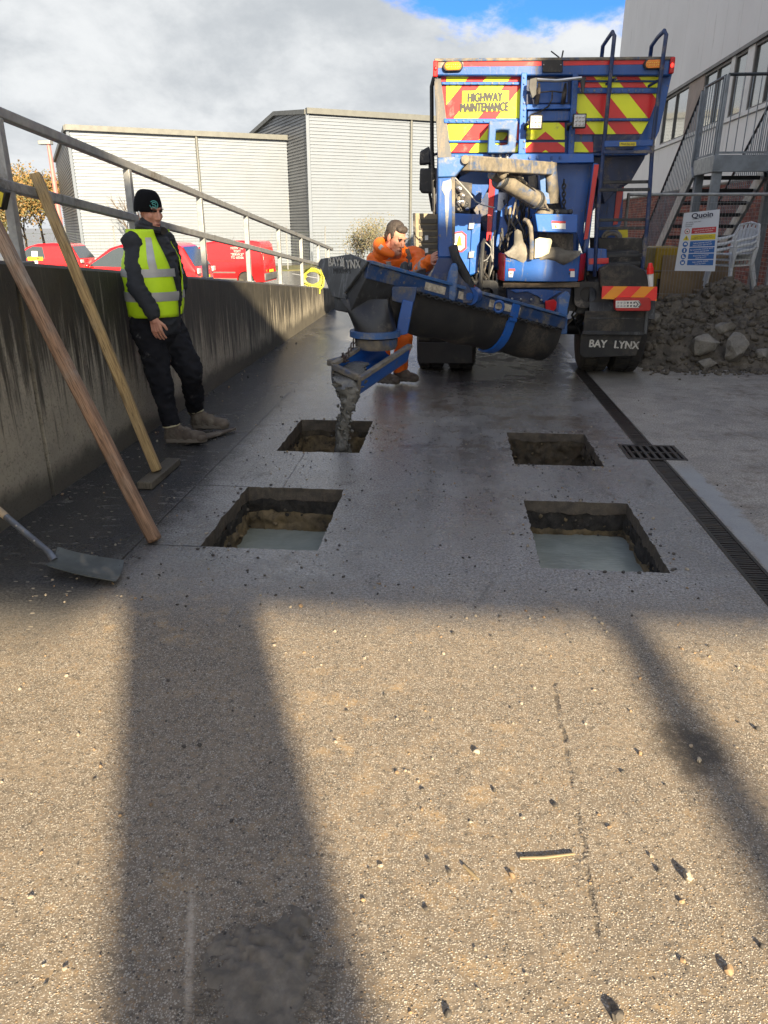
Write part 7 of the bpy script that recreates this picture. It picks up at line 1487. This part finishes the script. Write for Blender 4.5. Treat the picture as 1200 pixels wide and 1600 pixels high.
# ================================================================== loose stones, twig, grit
random.seed(11); stone_m = [pm('pale_pebble', (.34, .30, .23), (.26, .22, .17), .8, .06, scale=40), pm('tan_pebble', (.30, .21, .12), (.22, .15, .09), .8, .06, scale=40), pm('dark_pebble', (.05, .047, .043), (.08, .07, .06), .8, .06, scale=40)]
spots = [(745, 1176, .012, 0), (800, 1370, .010, 1), (1074, 1372, .017, 0), (1138, 1519, .012, 1), (1030, 1362, .008, 2), (470, 948, .012, 1), (772, 1236, .008, 2), (973, 1207, .007, 2), (868, 1260, .009, 2), (985, 1112, .006, 1), (700, 1585, .010, 2), (965, 1590, .016, 2), (1184, 1140, .010, 2), (708, 990, .009, 2), (1092, 1190, .011, 0), (660, 1235, .007, 2), (815, 1100, .006, 0), (1190, 1480, .008, 2), (620, 1208, .007, 1), (915, 1132, .006, 0), (312, 1165, .008, 2), (236, 1258, .007, 1), (362, 1284, .007, 2), (188, 1275, .006, 1), (290, 948, .007, 2), (407, 945, .007, 2), (537, 902, .009, 2), (1065, 1410, .007, 1), (940, 975, .009, 0), (1000, 1178, .009, 1)]
for i, (x, y, r_, m_) in enumerate(spots):
    mb = MB(); lump(mb, (0, 0, 0), (r_, r_ * .8, r_ * .65), i * 1.37, 10, 8, .4); o = mb.build('loose_stone', stone_m[m_], smooth=35, local=True); c = atz(x, y); o.location = (c.x, c.y, r_ * .5)
    tag(o, ('small pale loose stone', 'small tan loose stone', 'small dark loose stone')[m_] + ' lying on the bare concrete', 'stone', ('pale', 'tan', 'dark')[m_] + ' stones on the concrete')
mb = MB(); grp = []
for k in range(1300):
    x = random.uniform(-1.9, 1.9); y = random.choice((random.uniform(.9, 3.2), random.uniform(2.5, 8), random.uniform(2.8, 6.5)))
    if any(a - .02 < x < b + .02 and c - .02 < y < d + .02 for a, b, c, d in PITS) or 1.3 < x < 1.78: continue
    r_ = random.choice((.0025, .003, .004, .005, .007)); mb.mat(random.choice((0, 1, 2, 2, 2) if y > 3 else (0, 0, 1, 2))); lump(mb, (x, y, r_ * .4), (r_ * 1.2, r_, r_ * .7), k, 5, 4)
for k in range(420):                                                  # crumbs knocked off the pit edges and along the wall foot
    i = random.randrange(5)
    if i < 4: q = random.choice(OUT[i]); x, y = q.x + random.gauss(0, .05), q.y + random.gauss(0, .05); a, b, c, d = PITS[i]
    else: x, y, (a, b, c, d) = WX + abs(random.gauss(0, .18)) + .03, random.uniform(2.6, 11), (9, 9, 9, 9)
    if a - .01 < x < b + .01 and c - .01 < y < d + .01: continue
    r_ = random.choice((.003, .005, .007, .010)); mb.mat(random.choice((2, 2, 1, 0))); lump(mb, (x, y, r_ * .4), (r_ * 1.2, r_, r_ * .7), k + 3000, 6, 5)
tag(mb.build('grit', stone_m, smooth=None), 'scattered grit and crumbs on the yard concrete', 'grit', kind='stuff')
tw = pm('dry_twig', (.24, .19, .11), (.17, .13, .08), .8, .05)
for (pp, lab) in ((((812, 1341), (850, 1340), (898, 1334)), 'dry twig lying on the sunlit concrete near the crack'), (((724, 1352), (737, 1364), (748, 1374)), 'short pale straw stem lying on the sunlit concrete')):
    mb = MB(); mb.tube([atz(*q, .006) for q in pp], [.004, .0045, .003], 6); tag(mb.build('twig', tw), lab, 'twig')

# ================================================================== trodden mud by the shadow
mud_m = pm('trodden_mud', (0.19, 0.165, 0.13), (0.12, 0.105, 0.083), .8, .1, scale=22, bump=.006, bscale=80, fine=.6)
mb = MB(); N = 70; vs = []; cM = V((-.39, 1.17, 0))
for i in range(N + 1):
    for j in range(N + 1):
        x = -.22 + .44 * i / N; y = -.24 + .48 * j / N; rr = math.hypot(x / .105, y / .15) + nz((x, y, 1), 9) * .55 + nz((x, y, 4), 26) * .6 + nz((x, y, 6), 70) * .4
        ridge = abs(math.sin((x * .5 + y) * 62 + nz((x, y, 2), 14) * 2.6)) ** .6 * .016 * (.6 + nz((x, y, 7), 6)); h = max(-.004, .012 * (1 - rr) + (ridge + nz((x, y, 9), 40) * .004) * max(0, min(1, (1.1 - rr) * 2.5)))
        vs.append(V((cM.x + x, cM.y + y, h)))
mb.add(vs, [(i * (N + 1) + j, (i + 1) * (N + 1) + j, (i + 1) * (N + 1) + j + 1, i * (N + 1) + j + 1) for i in range(N) for j in range(N) if max(vs[i * (N + 1) + j].z, vs[(i + 1) * (N + 1) + j + 1].z) > -.0035])
tag(mb.build('mud_patch', mud_m, smooth=60), 'ridged patch of trodden mud beside the thin pale streak', 'mud', kind='stuff')
